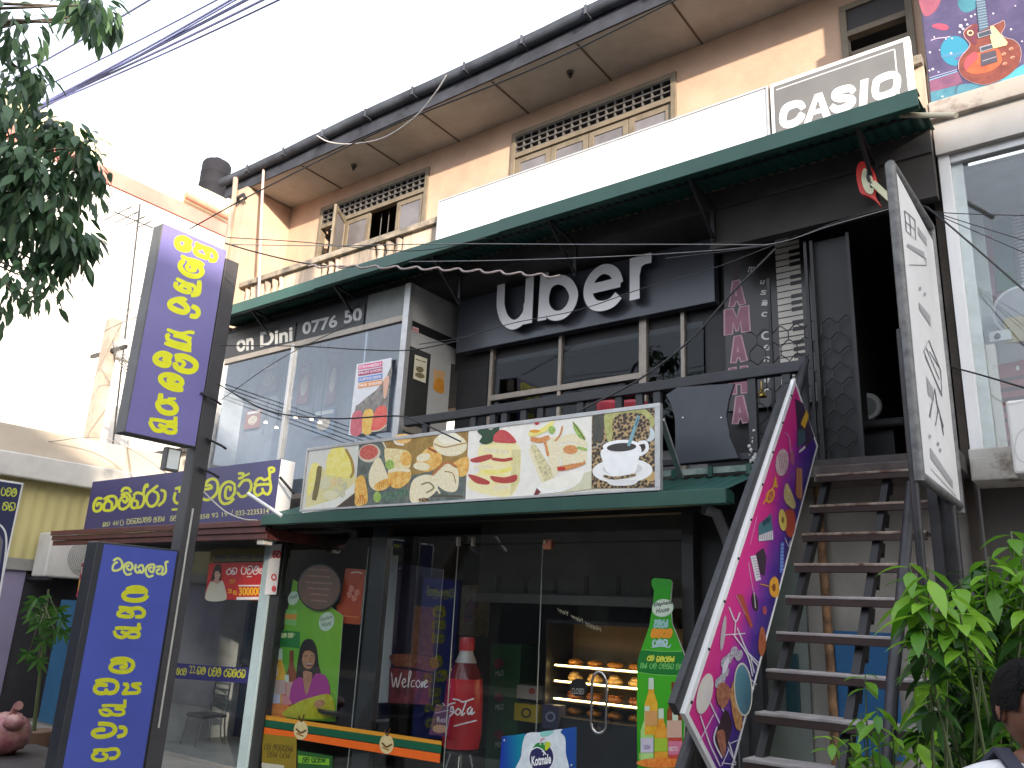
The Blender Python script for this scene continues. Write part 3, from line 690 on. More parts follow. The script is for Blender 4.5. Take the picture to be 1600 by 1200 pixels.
sinhala(A, 'na ra aa', 161, 816, 172, 822.5, SM, 1.0, dy=-1); A.text('44/', 176, 814, 186, 822, SM, dy=-1); sinhala(A, 'pa', 188, 812, 194, 821, SM, 1.0)
sinhala(A, 'ba ke na ya aa la ka', 198, 811, 237, 819, SM, 1.1, dy=-4); sinhala(A, 'ma aa wa ta', 240, 808, 258, 816, SM, 1.0, dy=-2); sinhala(A, 'ka ma pa na', 266, 806, 288, 814, SM, 1.0, dy=-2)
A.text('858 92 19', 311, 804, 355.5, 811.5, SM, dy=-5, bold=.01); A.text('/', 361, 796, 364, 806, SM); A.text('033-2235314', 368, 798, 420, 806, SM, dy=-4, bold=.01)
A.build('face', s)

# food banner on the lower awning
YF = 6.0
s = thing('food_banner', 'long food picture banner with pastries, cakes, sandwiches and a coffee cup on the green awning', 'banner', (-5.3, YF, 2.68))
A = Art('Y', YF - 0.012)
fx0, fx1, fz0, fz1 = -1.257 * YF, -0.5075 * YF, 2.69, 3.405
signbox('panel', s, fx0, fx1, YF - 0.01, fz0, fz1, 0.03, C('#d8d4c4'))
m = MB()
for a, b in (((fx0 - .02, YF - .02, fz1 - .025), (fx1 + .02, YF + .03, fz1 + .012)), ((fx0 - .02, YF - .02, fz0 - .012), (fx1 + .02, YF + .03, fz0 + .012)), ((fx1 - .03, YF - .022, fz0 + .012), (fx1 + .02, YF + .03, fz1 - .025)), ((fx0 - .02, YF - .022, fz0 + .012), (fx0, YF + .03, fz1 - .025))): m.box(a, b, ALU)
m.build('frame', s, bevel=0.003)
m = MB(); m.beam((fx1 - 0.0, YF + .05, fz1 - .12), (fx1 - 0.10, 6.62, 2.90), 0.045, 0.03, ALU); m.build('strut', s)
WH = C('#f4f2ea'); CRM = food('cream_sponge', '#f6eec2', '#f2e39a', scale=10); CRUST = food('crust', '#d98f2c', '#f3d488', '#eab85a', 9); JAM = food('jam', '#8e1f1c', '#d8564a', scale=70)
BREAD = food('bread_crumb', '#f7f0d6', '#e2d3a2', scale=22); BEANS = food('coffee_beans', '#2e241b', '#b79b6b', '#5a4530', 30, True); SLATE = food('slate_board', '#4b5552', '#77817a', scale=8); LEAFI = food('salad_leaf', '#5f9a2d', '#c5d87a', scale=25)
BROWN = food('wood_board', '#8a6a2c', '#b3914a', scale=5); FILL = food('meat_filling', '#b5502d', '#efc98a', '#d98d4d', 60); OMEL = food('omelette', '#f0e052', '#f4eda6', scale=9); SEED = food('rice_mix', '#efe7ac', '#d3c988', scale=35)
def scl(ox, oy, sc): A.crop(ox, oy, sc)
scl(460, 620, .1875)     # panels 1-3 traced on a 5.33x enlargement
A.poly([(62, 970), (130, 425), (540, 380), (500, 925)], C('#dcdcd4'), 1)
A.poly([(95, 890), (120, 640), (200, 570), (300, 640), (480, 640), (520, 760), (340, 930), (120, 940)], SEED, 2, True)
A.poly([(130, 600), (170, 550), (210, 580), (190, 700), (110, 830)], OMEL, 3, True)
A.poly([(275, 500), (320, 425), (385, 405), (430, 450), (480, 540), (490, 660), (420, 680), (330, 660), (265, 640)], OMEL, 3, True)
A.stroke([(430, 440), (475, 530), (490, 620), (470, 670)], 22, food('brown_edge', '#7b5c1e', '#d4b35a', scale=40), 4)
for q in ([(210, 590), (195, 700), (165, 850)],): A.stroke(q, 42, food('herb_brown', '#55481f', '#8a7a3c', scale=30), 4)
for x, y, a, b, c_ in ((255, 720, 42, 52, '#c9c79a'), (330, 710, 26, 36, '#e0b64a'), (380, 710, 24, 44, '#c2b26a'), (350, 790, 30, 34, '#b6b58a'), (420, 750, 22, 40, '#a9a67d'), (300, 820, 60, 40, '#ded7a5'), (400, 810, 26, 30, '#aaa98c')): A.ell(x, y, a, b, food('mush_' + c_[1:], c_, '#efeacb', scale=30), 5)
A.poly([(330, 935), (505, 800), (500, 925)], C('#4c4136'), 5); A.poly([(62, 970), (330, 935), (520, 780), (524, 700), (350, 850), (80, 930)], C('#e9e9df'), 4)
A.poly([(540, 380), (970, 330), (935, 885), (500, 925)], SLATE, 1)
A.poly([(740, 358), (970, 332), (960, 470), (800, 470)], BROWN, 2); A.ell(900, 350, 78, 42, food('glaze', '#e8a640', '#f7e0a0', scale=30), 3, -.1); A.stroke([(820, 345), (850, 390), (910, 400)], 14, WH, 4)
A.ell(625, 470, 92, 76, C('#d9cdb6'), 2, -.2); A.ell(620, 462, 78, 60, food('sausage_red', '#a3312a', '#e8a596', '#c9574c', 45), 3, -.2)
A.stroke([(735, 375), (760, 420)], 16, C('#ead9b8'), 4)
A.poly([(750, 440), (800, 430), (900, 440), (960, 470), (960, 590), (840, 600), (770, 580)], food('flaky', '#f3e8ba', '#d8bf7a', scale=14), 3, True)
A.ell(930, 515, 48, 62, CRUST, 4); A.poly([(700, 505), (760, 610), (790, 740), (700, 785), (630, 740), (625, 620)], BREAD, 5, True)
A.poly([(770, 680), (790, 745), (700, 785), (665, 740)], CRUST, 6, True); 
for i in range(6): A.stroke([(690 + i * 17, 772 - i * 5), (700 + i * 14, 715 - i * 4)], 5, C('#c4842c'), 7)
A.poly([(780, 620), (850, 595), (960, 600), (965, 690), (880, 760), (800, 740)], CRUST, 5, True); A.stroke([(790, 620), (870, 605), (955, 615)], 30, BREAD, 6)
A.poly([(510, 700), (570, 655), (600, 740), (610, 870), (560, 905), (505, 890)], CRUST, 5, True)
for i in range(4): A.stroke([(525 + i * 20, 890), (545 + i * 10, 820)], 7, C('#c05a24'), 6)
A.ell(795, 565, 38, 42, LEAFI, 6); A.ell(690, 835, 32, 46, LEAFI, 5); A.ell(800, 830, 80, 40, food('herb_dark', '#3c5a4a', '#6d8a74', scale=20), 4); A.ell(900, 800, 60, 36, food('herb_dark', '#3c5a4a', '#6d8a74'), 4)
A.poly([(970, 330), (1455, 265), (1425, 860), (935, 885)], BROWN, 1); A.poly([(960, 660), (1430, 560), (1425, 860), (935, 885)], SLATE, 2)
A.poly([(1005, 560), (1090, 440), (1190, 420), (1230, 540), (1130, 620), (1040, 610)], CRUST, 3, True); A.ell(1075, 505, 60, 34, BREAD, 4, -.3); A.ell(1060, 580, 70, 34, BREAD, 4, .1)
A.stroke([(1120, 430), (1180, 460)], 26, C('#a8521e'), 5)
A.poly([(1320, 560), (1445, 500), (1440, 640), (1360, 660)], CRUST, 3, True)
A.ell(1297, 400, 142, 96, BREAD, 5, .08); A.ell(1290, 345, 95, 52, C('#f6f0da'), 6, .05); A.stroke([(1160, 390), (1250, 420), (1350, 400), (1430, 385)], 9, C('#b58d4a'), 7)
A.poly([(1150, 650), (1270, 550), (1350, 580), (1370, 700), (1340, 790), (1230, 770)], BREAD, 5, True); A.stroke([(1150, 650), (1265, 548), (1350, 585)], 22, C('#b8743a'), 6); A.stroke([(1250, 620), (1320, 640), (1345, 720)], 9, C('#ab8550'), 7)
A.poly([(960, 820), (985, 700), (1080, 650), (1170, 670), (1195, 760), (1120, 840), (990, 885)], BREAD, 6, True); A.stroke([(1060, 730), (1120, 715), (1160, 760), (1100, 800)], 14, C('#8d8a55'), 7); A.stroke([(1190, 770), (1210, 800)], 22, BREAD, 7)
A.stroke([(1130, 830), (1250, 825), (1400, 830)], 16, C('#55503f'), 4); A.ell(1080, 860, 50, 18, BEANS, 8)
scl(720, 620, .20625)    # panels 4-6
A.poly([(60, 235), (470, 185), (465, 755), (35, 785)], C('#f3efe6'), 1)
A.poly([(130, 400), (200, 350), (380, 340), (450, 400), (440, 640), (370, 755), (200, 740), (60, 690), (80, 600), (140, 560)], CRM, 2, True)
A.poly([(385, 400), (455, 400), (445, 640), (375, 755)], food('sponge_side', '#d9cf90', '#e9e0ac', scale=16), 3)
A.poly([(80, 470), (220, 435), (235, 465), (150, 495), (90, 495)], JAM, 4, True); A.stroke([(240, 470), (320, 480), (385, 470)], 24, JAM, 4)
A.poly([(55, 590), (120, 600), (215, 640), (200, 665), (110, 650)], JAM, 4, True); A.poly([(225, 600), (330, 610), (420, 590), (415, 640), (330, 655), (250, 640)], JAM, 4, True)
A.stroke([(150, 570), (280, 570), (380, 545)], 34, OMEL, 3); A.stroke([(110, 530), (230, 525)], 30, BREAD, 4); A.stroke([(190, 400), (350, 420)], 40, BREAD, 4); A.stroke([(260, 690), (360, 680)], 40, BREAD, 4)
A.poly([(245, 335), (255, 270), (320, 250), (380, 285), (420, 345), (340, 350)], food('strawberry', '#b01f2b', '#e06a68', scale=60), 5, True)
A.poly([(125, 260), (190, 235), (230, 250), (280, 210), (290, 250), (250, 290), (240, 340), (185, 360), (140, 340), (160, 300)], C('#24482c'), 6, True)
A.poly([(470, 185), (992, 118), (990, 695), (465, 755)], C('#f1eee4'), 1)
A.poly([(860, 600), (990, 560), (990, 695), (760, 730)], C('#d8d6b8'), 2)
A.poly([(530, 380), (570, 370), (690, 560), (700, 640), (620, 650), (560, 520)], food('toast_stripe', '#f0e6b8', '#8a7a5a', '#d8cfa0', 28), 3, True); A.stroke([(525, 400), (570, 520), (620, 640)], 24, BREAD, 4)
A.poly([(660, 330), (740, 320), (740, 560), (700, 590), (660, 460)], BREAD, 3, True); A.stroke([(640, 350), (660, 440)], 28, FILL, 4)
A.poly([(770, 300), (870, 280), (955, 350), (940, 380), (850, 340), (740, 350)], BREAD, 4, True); A.poly([(745, 380), (850, 350), (945, 390), (935, 500), (780, 500)], BREAD, 3, True); A.ell(830, 400, 55, 34, FILL, 5); A.stroke([(740, 545), (830, 530), (930, 495)], 38, FILL, 5); A.stroke([(745, 545), (780, 545)], 34, C('#c22f2b'), 6)
A.poly([(760, 480), (935, 470), (930, 495), (770, 520)], BREAD, 6); A.stroke([(890, 385), (950, 400)], 26, LEAFI, 6); A.poly([(850, 190), (900, 240), (945, 320), (900, 310), (860, 250)], LEAFI, 5, True); A.stroke([(850, 190), (890, 250), (940, 325)], 7, C('#5d4a2c'), 6)
A.stroke([(770, 225), (750, 290), (715, 335)], 13, FILL, 5); A.poly([(515, 270), (590, 250), (700, 180), (690, 225), (620, 275), (530, 300)], OMEL, 5, True); A.ell(575, 188, 20, 26, C('#c42a35'), 6); A.stroke([(540, 320), (600, 330), (660, 310)], 40, FILL, 4); A.ell(690, 250, 26, 30, LEAFI, 5); A.ell(560, 260, 40, 12, C('#e8a13a'), 6)
A.ell(740, 665, 165, 55, C('#fbfaf5'), 3, -.22); A.poly([(595, 670), (720, 610), (860, 570), (930, 560), (900, 650), (800, 690), (660, 705)], C('#f7f4e6'), 4, True)
A.poly([(550, 750), (575, 690), (605, 720), (580, 745)], C('#7a2c30'), 4)
A.poly([(992, 118), (1470, 52), (1475, 688), (990, 695)], BEANS, 1); A.poly([(995, 160), (1090, 100), (1080, 330), (1000, 360)], food('sack_dark', '#3b3a30', '#55534a', scale=8), 2)
A.stroke([(1000, 140), (1080, 110)], 12, C('#8d8d88'), 3); A.stroke([(1000, 390), (1090, 340)], 10, C('#a9aaa6'), 3)
A.poly([(1085, 150), (1140, 95), (1170, 150), (1150, 290), (1135, 345), (1110, 330)], food('sack_olive', '#98984a', '#c6c583', scale=14), 3, True); A.stroke([(1150, 120), (1260, 100), (1370, 105), (1435, 160), (1450, 200), (1400, 240)], 44, food('sack_olive', '#98984a', '#c6c583'), 3)
A.poly([(1170, 150), (1400, 160), (1430, 230), (1400, 330), (1180, 330)], BEANS, 4, True)
A.ell(1430, 285, 40, 55, C('#cfd8da'), 3); A.ell(1440, 600, 45, 40, C('#c7a469'), 3)
A.ell(1225, 560, 228, 95, C('#f4f4f2'), 4, -.03); A.ell(1225, 545, 150, 50, C('#d9d9d8'), 5, -.03); A.poly([(1120, 640), (1330, 630), (1300, 668), (1160, 672)], C('#e4e4e2'), 5, True)
A.poly([(1078, 395), (1350, 370), (1348, 470), (1310, 580), (1200, 605), (1110, 570), (1080, 500)], C('#fafafa'), 6, True); A.ell(1213, 372, 138, 46, C('#fdfdfd'), 7, -.06); A.ell(1218, 382, 112, 32, C('#3a3531'), 8, -.06)
A.stroke([(1350, 350), (1400, 345), (1410, 400), (1360, 440)], 26, C('#f6f6f6'), 6); A.stroke([(1365, 365), (1378, 410)], 18, C('#33302c'), 7)
A.stroke([(1345, 150), (1320, 230), (1272, 365)], 26, C('#7fa9b4'), 9); A.stroke([(1345, 160), (1325, 220)], 10, C('#2f5660'), 10)
A.stroke([(1085, 600), (1150, 615), (1250, 605), (1320, 590)], 22, BEANS, 7)
A.build('face', s)

# phone number sign on the transom of the bay
YD = 6.845
s = thing('fascia_sign', 'black transom sign with silver letters reading on Dini and 0776 50', 'sign', (-9.4, YD, 5.26))
A = Art('Y', YD); SIL = C('#a9aaa8'); BK = C('#141414')
p1, p2 = P(345, 500, Y=YD), P(462, 540, Y=YD); m = MB()
zt, zb_ = 5.58, 5.27
for a, b in ((XL + .05, P(462, 510, Y=YD).x), (P(466, 510, Y=YD).x, P(568, 500, Y=YD).x)): m.box((a, YD, zb_), (b, YD + 0.006, zt), BK)
m.build('panel', s)
A.crop(350, 300, .25); dxy = -0.235
A.text('on Dini', 80, 945, 430, 1000, SIL, 2, bold=.03) if False else None
def tline(sx, x0, yb0, x1, yb1, h, mt, bold=.03):     # baseline from (x0,yb0) to (x1,yb1), cap height h
    A.text(sx, x0, yb0 - h, x1, yb0, mt, 2, bold=bold, dy=yb1 - yb0)
tline('on', 78, 1003, 185, 985, 78, SIL); tline('Dini', 226, 970, 428, 930, 92, SIL); tline('0776', 490, 895, 708, 842, 78, SIL); tline('50', 750, 825, 862, 802, 82, SIL)
A.build('letters', s)

# keyboard sign
YY = 7.70
s = thing('music_shop_sign', 'tall black music shop sign with pink YAMAHA letters and a piano keyboard', 'sign', (-2.8, YY, 3.7))
A = Art('Y', YY); m = MB(); a, b = P(1128, 350, Y=YY), P(1262, 340, Y=YY); m.box((a.x, YY, 3.75), (b.x, YY + .05, 5.62), mat('sign_black_gloss', (0.02, 0.017, 0.017), 0.3)); m.build('panel', s, bevel=.004)
PINK = mat('letter_pink', (0.27, 0.10, 0.155), 0.45, scale=6, var=0.15); PKE = C('#b48f9b')
x0 = P(1140, 600, Y=YY).x; x1 = P(1169, 600, Y=YY).x
for i, ch in enumerate('YAMAHA'):
    zc = P(1155, (420, 457, 500, 545, 594, 640)[i], Y=YY).z + (0.02 if i == 0 else 0); h = 0.142; wdt = 0.118 if ch != 'M' else 0.138; xc = (x0 + x1) / 2
    q = ((xc - wdt, zc + h), (xc + wdt, zc + h), (xc + wdt, zc - h), (xc - wdt, zc - h))
    A.wquad(*[(u, YY, v) for u, v in q]); k = .9
    L_ = {'A': [[(.16, 1), (.36, 0), (.68, 0), (.92, 1), (.62, 1), (.56, .84), (.48, .84), (.42, 1)]], 'M': [[(0, 1), (.02, 0), (.36, 0), (.5, .38), (.64, 0), (.98, 0), (1, 1), (.68, 1), (.64, .55), (.54, .92), (.46, .92), (.36, .55), (.32, 1)]], 'H': [[(.08, 1), (.08, 0), (.4, 0), (.4, .34), (.6, .34), (.6, 0), (.92, 0), (.92, 1), (.6, 1), (.6, .66), (.4, .66), (.4, 1)]], 'Y': [[(.04, 0), (.36, 0), (.5, .3), (.64, 0), (.96, 0), (.68, .6), (.68, 1), (.32, 1), (.32, .6)]]}[ch]
    for pg in L_:
        if i: A.stroke(pg, .07, PKE, 2, closed=True, smooth=False)
        A.poly(pg, PINK if i else mat('letter_pink_shaded', (0.035, 0.02, 0.026), .5), 1)  # top letter's shade is put into a darker copy of the pink
    if ch == 'A' and i: A.poly([(.5, .35), (.44, .62), (.57, .62)], PKE, 2)
A.px()
SCR = C('#c9c6c2')
for ch, x, y, h in (('m', 1173, 421, 9), ('u', 1190, 441, 6), ('s', 1192, 457, 8), ('i', 1194, 473, 9), ('c', 1193, 491, 8), ('C', 1196, 524, 14), ('e', 1197, 543, 9), ('n', 1197, 561, 8), ('t', 1196, 578, 10), ('e', 1197, 594, 8), ('r', 1196, 611, 8)):
    A.text(ch, x - h * .55, y - h * .5, x + h * .55, y + h * .5, SCR, 2, bold=.02, skew=2)
KW = mat('key_white', (0.62, 0.58, 0.52), .4); kx = [P(1221, 600, Y=YY).x, P(1246, 600, Y=YY).x, P(1261, 600, Y=YY).x]
A.wquad((kx[0], YY, 5.60), (kx[2], YY, 5.60), (kx[2], YY, 3.78), (kx[0], YY, 3.78)); A.poly([(0, 0), (1, 0), (1, 1), (0, 1)], KW, 1)
nk = 26
for i in range(nk):
    y = (i + .5) / nk; A.poly([(0, y - .0035), (1, y - .0035), (1, y + .0035), (0, y + .0035)], BK, 2)
    if i % 7 not in (2, 6): A.poly([(.56, y - .012), (1, y - .012), (1, y + .012), (.56, y + .012)], BK, 3)
A.build('face', s)

# ================================================================== BALCONY RAILING, GATE, STAIRS
YR = 6.78
s = thing('railing', 'dark grey wooden balcony railing with square balusters behind the food banner', 'railing', (-4.5, YR, 3.0))
RAIL = mat('railing_paint', (0.030, 0.032, 0.039), 0.5, col2=(0.021, 0.022, 0.027), scale=6)
zr = 1.6 + .327 * YR
m = MB(); m.box((-6.78, YR - .045, zr - .05), (-2.05, YR + .045, zr + .05), RAIL); m.build('rail', s, bevel=.008)
m = MB(); m.box((-6.78, YR - .03, 3.04), (-2.05, YR + .03, 3.10), RAIL); m.build('rail', s, bevel=.006)
bxs = [P(p_, 640, Y=YR).x for p_ in (668, 742, 772, 790, 820, 846, 908, 968, 1000, 1028, 1062, 1110, 1177, 1232)]
for i, x in enumerate(bxs):
    m = MB(); m.box((x - .038, YR - .028, 3.10), (x + .038, YR + .028, zr - .05), RAIL); m.build('baluster', s, bevel=.006)
for i, x in enumerate(bxs[-2:]):
    pass
# white paint spatter at the foot of two balusters
m = MB(); x = bxs[-2]
for k in range(16): m.blob((x + random.uniform(-.04, .04), YR - .03, 3.02 + random.random() ** 2 * .3), (random.uniform(.006, .022), .006, random.uniform(.006, .024)), OFFW, k, 6, 4)
m.build('paint_spatter', s)
# shaped dark board in front of the rail
s = thing('board', 'dark board with curved in sides leaning on the balcony railing beside the food banner', 'board', (-2.9, 6.70, 3.0))
o = [P(x, y, Y=6.72) for x, y in ((1042, 618), (1060, 606), (1148, 600), (1140, 625), (1136, 650), (1142, 685), (1155, 716), (1052, 726), (1058, 690), (1056, 655), (1050, 632))]
m = MB(); f1 = [Vector((p.x, 6.70, p.z)) for p in o]; f2 = [Vector((p.x, 6.73, p.z)) for p in o]; BRD = mat('board_slate', (0.050, 0.056, 0.070), 0.42, scale=2.5, var=.12)
m.face(f1, BRD); m.face(f2[::-1], BRD)
for i in range(len(o)): j = (i + 1) % len(o); m.face([f1[i], f1[j], f2[j], f2[i]], BRD)
m.build('panel', s)
m = MB()
for px, py in ((1067, 653), (1127, 653)): p = P(px, py, Y=6.70); m.blob((p.x, 6.698, p.z), (.012, .006, .012), ALU, 1, 8, 5)
m.build('screw', s)
# collapsible gate, hexagon mesh
s = thing('gate', 'black collapsible metal gate with hexagon mesh at the head of the stairs', 'gate', (-2.0, 7.25, 3.0))
m = MB(); gx0, gx1 = P(1172, 560, Y=7.25).x, P(1340, 560, Y=7.25).x; gz0, gz1, hp, rs_, am = 3.06, 4.42, .15, .145, .030
nc = int((gx1 - gx0) / (hp / 2)); nr = int((gz1 - gz0) / rs_); GW = mat('gate_wire', (.020, .019, .019), .4, metal=.4)
for j in range(nr + 1):
    z = gz0 + j * rs_; pts = []
    for i in range(nc + 1):
        pk = (i + j) % 2; x = gx0 + i * hp / 2
        if pk: pts += [(x - hp * .12, 7.25, z + am * .8), (x, 7.25, z + am), (x + hp * .12, 7.25, z + am * .8)]
        else: pts += [(x, 7.25, z - am)]
        if pk and j < nr: m.tube([(x, 7.25, z + am), (x, 7.25, z + rs_ - am)], .006, GW, 6)
    m.tube(pts, .006, GW, 6)
m.build('mesh', s)
m = MB()
for px in (1206, 1268, 1278, 1338): x = P(px, 560, Y=7.25).x; m.box((x - .014, 7.235, 3.0), (x + .014, 7.265, 5.2 if px != 1206 else 4.9), BLACKP)
m.box((P(1278, 560, Y=7.25).x, 7.30, 3.0), (P(1336, 560, Y=7.25).x, 7.32, 5.2), mat('gate_sheet', (0.010, 0.010, 0.012), 0.55, scale=3)); m.build('frame', s)
# counter, bell and plate beyond the door
s = thing('counter', 'black rounded counter inside the dark doorway at the stair head', 'counter', (-1.6, 8.4, 3.0))
a, b = P(1348, 665, Y=8.3), P(1412, 655, Y=8.3); m = MB(); m.box((a.x, 8.3, 3.0), (b.x - .1, 9.0, a.z - .06), CHAR); m.build('body', s); m = MB(); m.box((a.x - .02, 8.22, a.z - .06), (b.x + .02, 9.0, a.z + .04), BLACKP); m.build('top', s, bevel=.03)
m = MB(); c = P(1354, 636, Y=8.6); m.lathe([(0.13, -.012), (.15, 0), (.13, .012)], (0, 0, 0), C('#c9cdca'), 26); m.lathe([(.10, .013), (.10, .016)], (0, 0, 0), C('#8f9592'), 24)
for i in range(len(m.v)): v = m.v[i]; m.v[i] = Vector((c.x + v.x, c.y - v.z, c.z + v.y))
tag(m.build('plate'), 'pale round plate hanging in the dark doorway above the black counter', 'plate')
m = MB(); c = P(1190, 614, Y=7.5); m.lathe([(.05, -.04), (.042, -.02), (.02, .03), (.006, .05), (.004, .12)], c, mat('brass', (0.55, 0.38, 0.10), 0.3, metal=.9), 14); tag(m.build('bell'), 'small brass bell hanging behind the railing below the keyboard sign', 'bell')
for px, lb in ((951, 'left of two red stools shaped as buckets behind the balcony railing'), (991, 'right of two red stools shaped as buckets behind the balcony railing')):  # red stools modelled in a simple bucket shape
    c = P(px, 634, Y=7.3); m = MB(); rb = mat('red_plastic', (.36, .03, .05), .4); m.lathe([(.10, 3.0), (.135, c.z), (.145, c.z + .03), (.13, c.z + .03), (.125, c.z)], (c.x, 7.3, 0), rb, 20); m.tube([(c.x - .13, 7.3, c.z), (c.x - .1, 7.22, c.z - .1), (c.x + .1, 7.22, c.z - .1), (c.x + .13, 7.3, c.z)], .005, STEEL, 5); tag(m.build('bucket_stool'), lb, 'bucket_stool', 'red stools on the balcony')
# ---- stairs
s = thing('staircase', 'steep open metal staircase with wooden treads climbing to the balcony', 'stairs', (-1.55, 5.5, 0))
TR = mat('worn_tread', (0.40, 0.33, 0.27), 0.75, col2=(0.11, 0.055, 0.04), scale=9, thr=(0.35, 0.60), bump=.2)
TRD = mat('tread_dark_red', (0.055, 0.034, 0.030), 0.7, col2=(0.035, 0.02, 0.018), scale=6)
TRL = mat('tread_grey', (0.44, 0.42, 0.41), 0.7, col2=(0.26, 0.24, 0.23), scale=8)
zs = [1.6 + v for v in (1.25, .974, .735, .497, .262, .02, -.213, -.457, -.70, -.945, -1.19, -1.435)]
for i, z in enumerate(zs):
    y = 6.64 - .2125 * i; x1 = (-1.20, -1.12, -1.13, -1.13, -1.09, -1.07, -1.07, -1.06, -1.06, -1.06, -1.06, -1.06)[i]
    m = MB(); m.box((-1.98, y, z - .02), (x1, y + .235, z), TR if i < 4 else TRL); m.box((-1.98, y + .004, z - .065), (x1, y + .03, z - .02), TRD); m.build('tread', s, bevel=.005)
zf = lambda y: zs[0] + (y - 6.64) * .2465 / .2125
for x in (-1.93, -1.47):
    m = MB(); m.beam((x, 4.42, zf(4.42) - .19), (x, 6.86, zf(6.86) - .19), .05, .075, BLACKP)
    for i in range(12 if x > -1.6 else 0):
        y = 6.64 - .2125 * i; m.mesh([(x - .02, y + .03, zs[i] - .066), (x - .02, y + .23, zs[i] - .066), (x - .02, y + .17, zs[i] - .17), (x + .02, y + .03, zs[i] - .066), (x + .02, y + .23, zs[i] - .066), (x + .02, y + .17, zs[i] - .17)], [(0, 1, 2), (5, 4, 3), (0, 3, 4, 1), (1, 4, 5, 2), (2, 5, 3, 0)], BLACKP)
    m.build('stringer', s)
m = MB(); m.box((-2.02, 6.72, 2.80), (-1.05, 7.1, 2.93), mat('worn_grey_step', (0.13, 0.11, 0.10), .8, col2=(0.07, 0.055, .05), scale=6)); m.build('landing', s, bevel=.01)
m = MB(); a, b = P(1424, 756, X=-1.16), P(1386, 1215, X=-1.16); m.tube([a, P(1406, 960, X=-1.14), P(1395, 1060, X=-1.14), b], .034, STEEL, 10); m.build('handrail', s)
m = MB(); m.tube([(-2.08, 4.0, zf(4.0) + .70), (-2.08, 6.6, zf(6.6) + .72), (-2.06, 6.80, zr + .06)], .035, STEEL, 10); m.build('handrail', s)
m = MB(); m.box((-2.10, 6.74, 3.0), (-2.04, 6.80, zr + .08), RAIL); m.build('post', s); m = MB(); m.box((-2.12, 5.25, PV), (-2.06, 5.31, zf(5.28) + .7), STEEL); m.build('post', s)
m = MB()
a = P(1448, 700, X=-1.08); m.box((-1.10, a.y - .03, PV), (-1.04, a.y + .03, 2.9), STEEL); m.build('post', s); m = MB()
a = P(1476, 800, X=-1.02); m.box((-1.05, a.y - .035, PV), (-.98, a.y + .035, 2.75), STEEL); m.beam((-1.07, 6.35, 1.85), (-1.0, 6.95, 1.85), .05, .06, STEEL); m.build('post', s)

# pink musical instrument board along the left side of the stairs (plane X = const, faces the steps)
XP = -2.0
s = thing('instrument_banner', 'slanted pink and purple board of musical instruments fixed along the stair rail', 'banner', (XP, 5.4, 0.6))
pa = P(1242, 592, X=XP); pb = P(1280, 690, X=XP); pc = P(1070, 1115, X=XP)
du = (pc - pa); L_ = (pc - pa).length; du = du.normalized(); dv = (pb - pa) - du * (pb - pa).dot(du); W_ = dv.length; dv.normalize()
q = [pa, pa + dv * W_, pa + dv * W_ + du * L_, pa + du * L_]
def slab_x(m, pts, t, mt):
    p2 = [p + Vector((-t, 0, 0)) for p in pts]; m.face(pts, mt); m.face(p2[::-1], mt)
    for i in range(len(pts)): j = (i + 1) % len(pts); m.face([pts[i], p2[i], p2[j], pts[j]], mt)
pl_end = P(1068, 1115, X=XP)
m = MB(); slab_x(m, q, .03, WHITEP); m.build('panel', s)
m = MB(); slab_x(m, [p + Vector((-.031, 0, 0)) for p in (pa - dv * .035 + du * .12, pa + dv * .02, pc + dv * .02, pc - dv * .075)], .04, STEEL); m.build('backing_bar', s)
A = Art('X', XP + .001)
A.wquad(*q)
# uv: x across (0 = upper edge), y along (0 = top)
GR = grad('pink_purple_print', [(0.0, '#d63a86'), (0.30, '#cf2f88'), (0.52, '#8f2f9a'), (0.75, '#4a2a8c'), (1.0, '#2a1f66')], tuple(q[0]), tuple(q[1]), .3)
A.poly([(.06, .012), (.96, .012), (.96, .99), (.06, .99)], GR, 1)
A.px()
def pz(ox, oy, sc): A.crop(ox, oy, sc)
pz(1060, 600, .25)
SILV = C('#d9d5de'); DKB = C('#26262e'); GOLD = C('#d9a23a'); BRN = C('#8a4a26')
A.poly([(730, 90), (780, 120), (850, 330), (800, 400), (745, 300)], C('#3a2a44'), 2); A.poly([(765, 250), (800, 160), (815, 200), (790, 280)], C('#d8a92e'), 3)
A.poly([(742, 290), (790, 280), (795, 360), (745, 400)], C('#3f5660'), 4); A.poly([(752, 420), (790, 385), (795, 400), (756, 432)], SILV, 4)
A.ell(648, 490, 40, 85, food('accordion', '#a87f8c', '#e7d7d5', scale=40), 3, .1)
for i in range(5): A.stroke([(625 + i * 11, 430), (640 + i * 11, 560)], 3, C('#8a5a6c'), 4)
A.stroke([(660, 300), (690, 330), (705, 430), (720, 500)], 5, C('#d8a0c0'), 3); A.ell(712, 460, 12, 45, C('#a8607a'), 3)
A.stroke([(530, 750), (590, 650), (610, 590)], 9, GOLD, 3); A.poly([(590, 640), (605, 570), (622, 650)], GOLD, 4); A.ell(575, 700, 26, 46, GOLD, 3, .3); A.ell(575, 700, 15, 32, C('#b65a50'), 4, .3); A.stroke([(560, 690), (590, 720)], 6, GOLD, 5)
A.poly([(500, 880), (580, 808), (595, 975), (500, 985)], C('#46707c'), 3); A.poly([(505, 945), (590, 915), (593, 972), (503, 982)], SILV, 4)
for i in range(7): A.stroke([(515 + i * 11, 940 - i * 3), (515 + i * 11, 970)], 3, DKB, 5)
A.poly([(525, 855), (575, 830), (575, 860), (528, 890)], C('#2c4a58'), 4)
A.poly([(738, 520), (770, 530), (775, 700), (765, 730), (730, 690)], C('#a85a36'), 3)
for i in range(4): A.stroke([(745 + i * 9, 530), (745 + i * 9, 710)], 3, C('#e0c090'), 4)
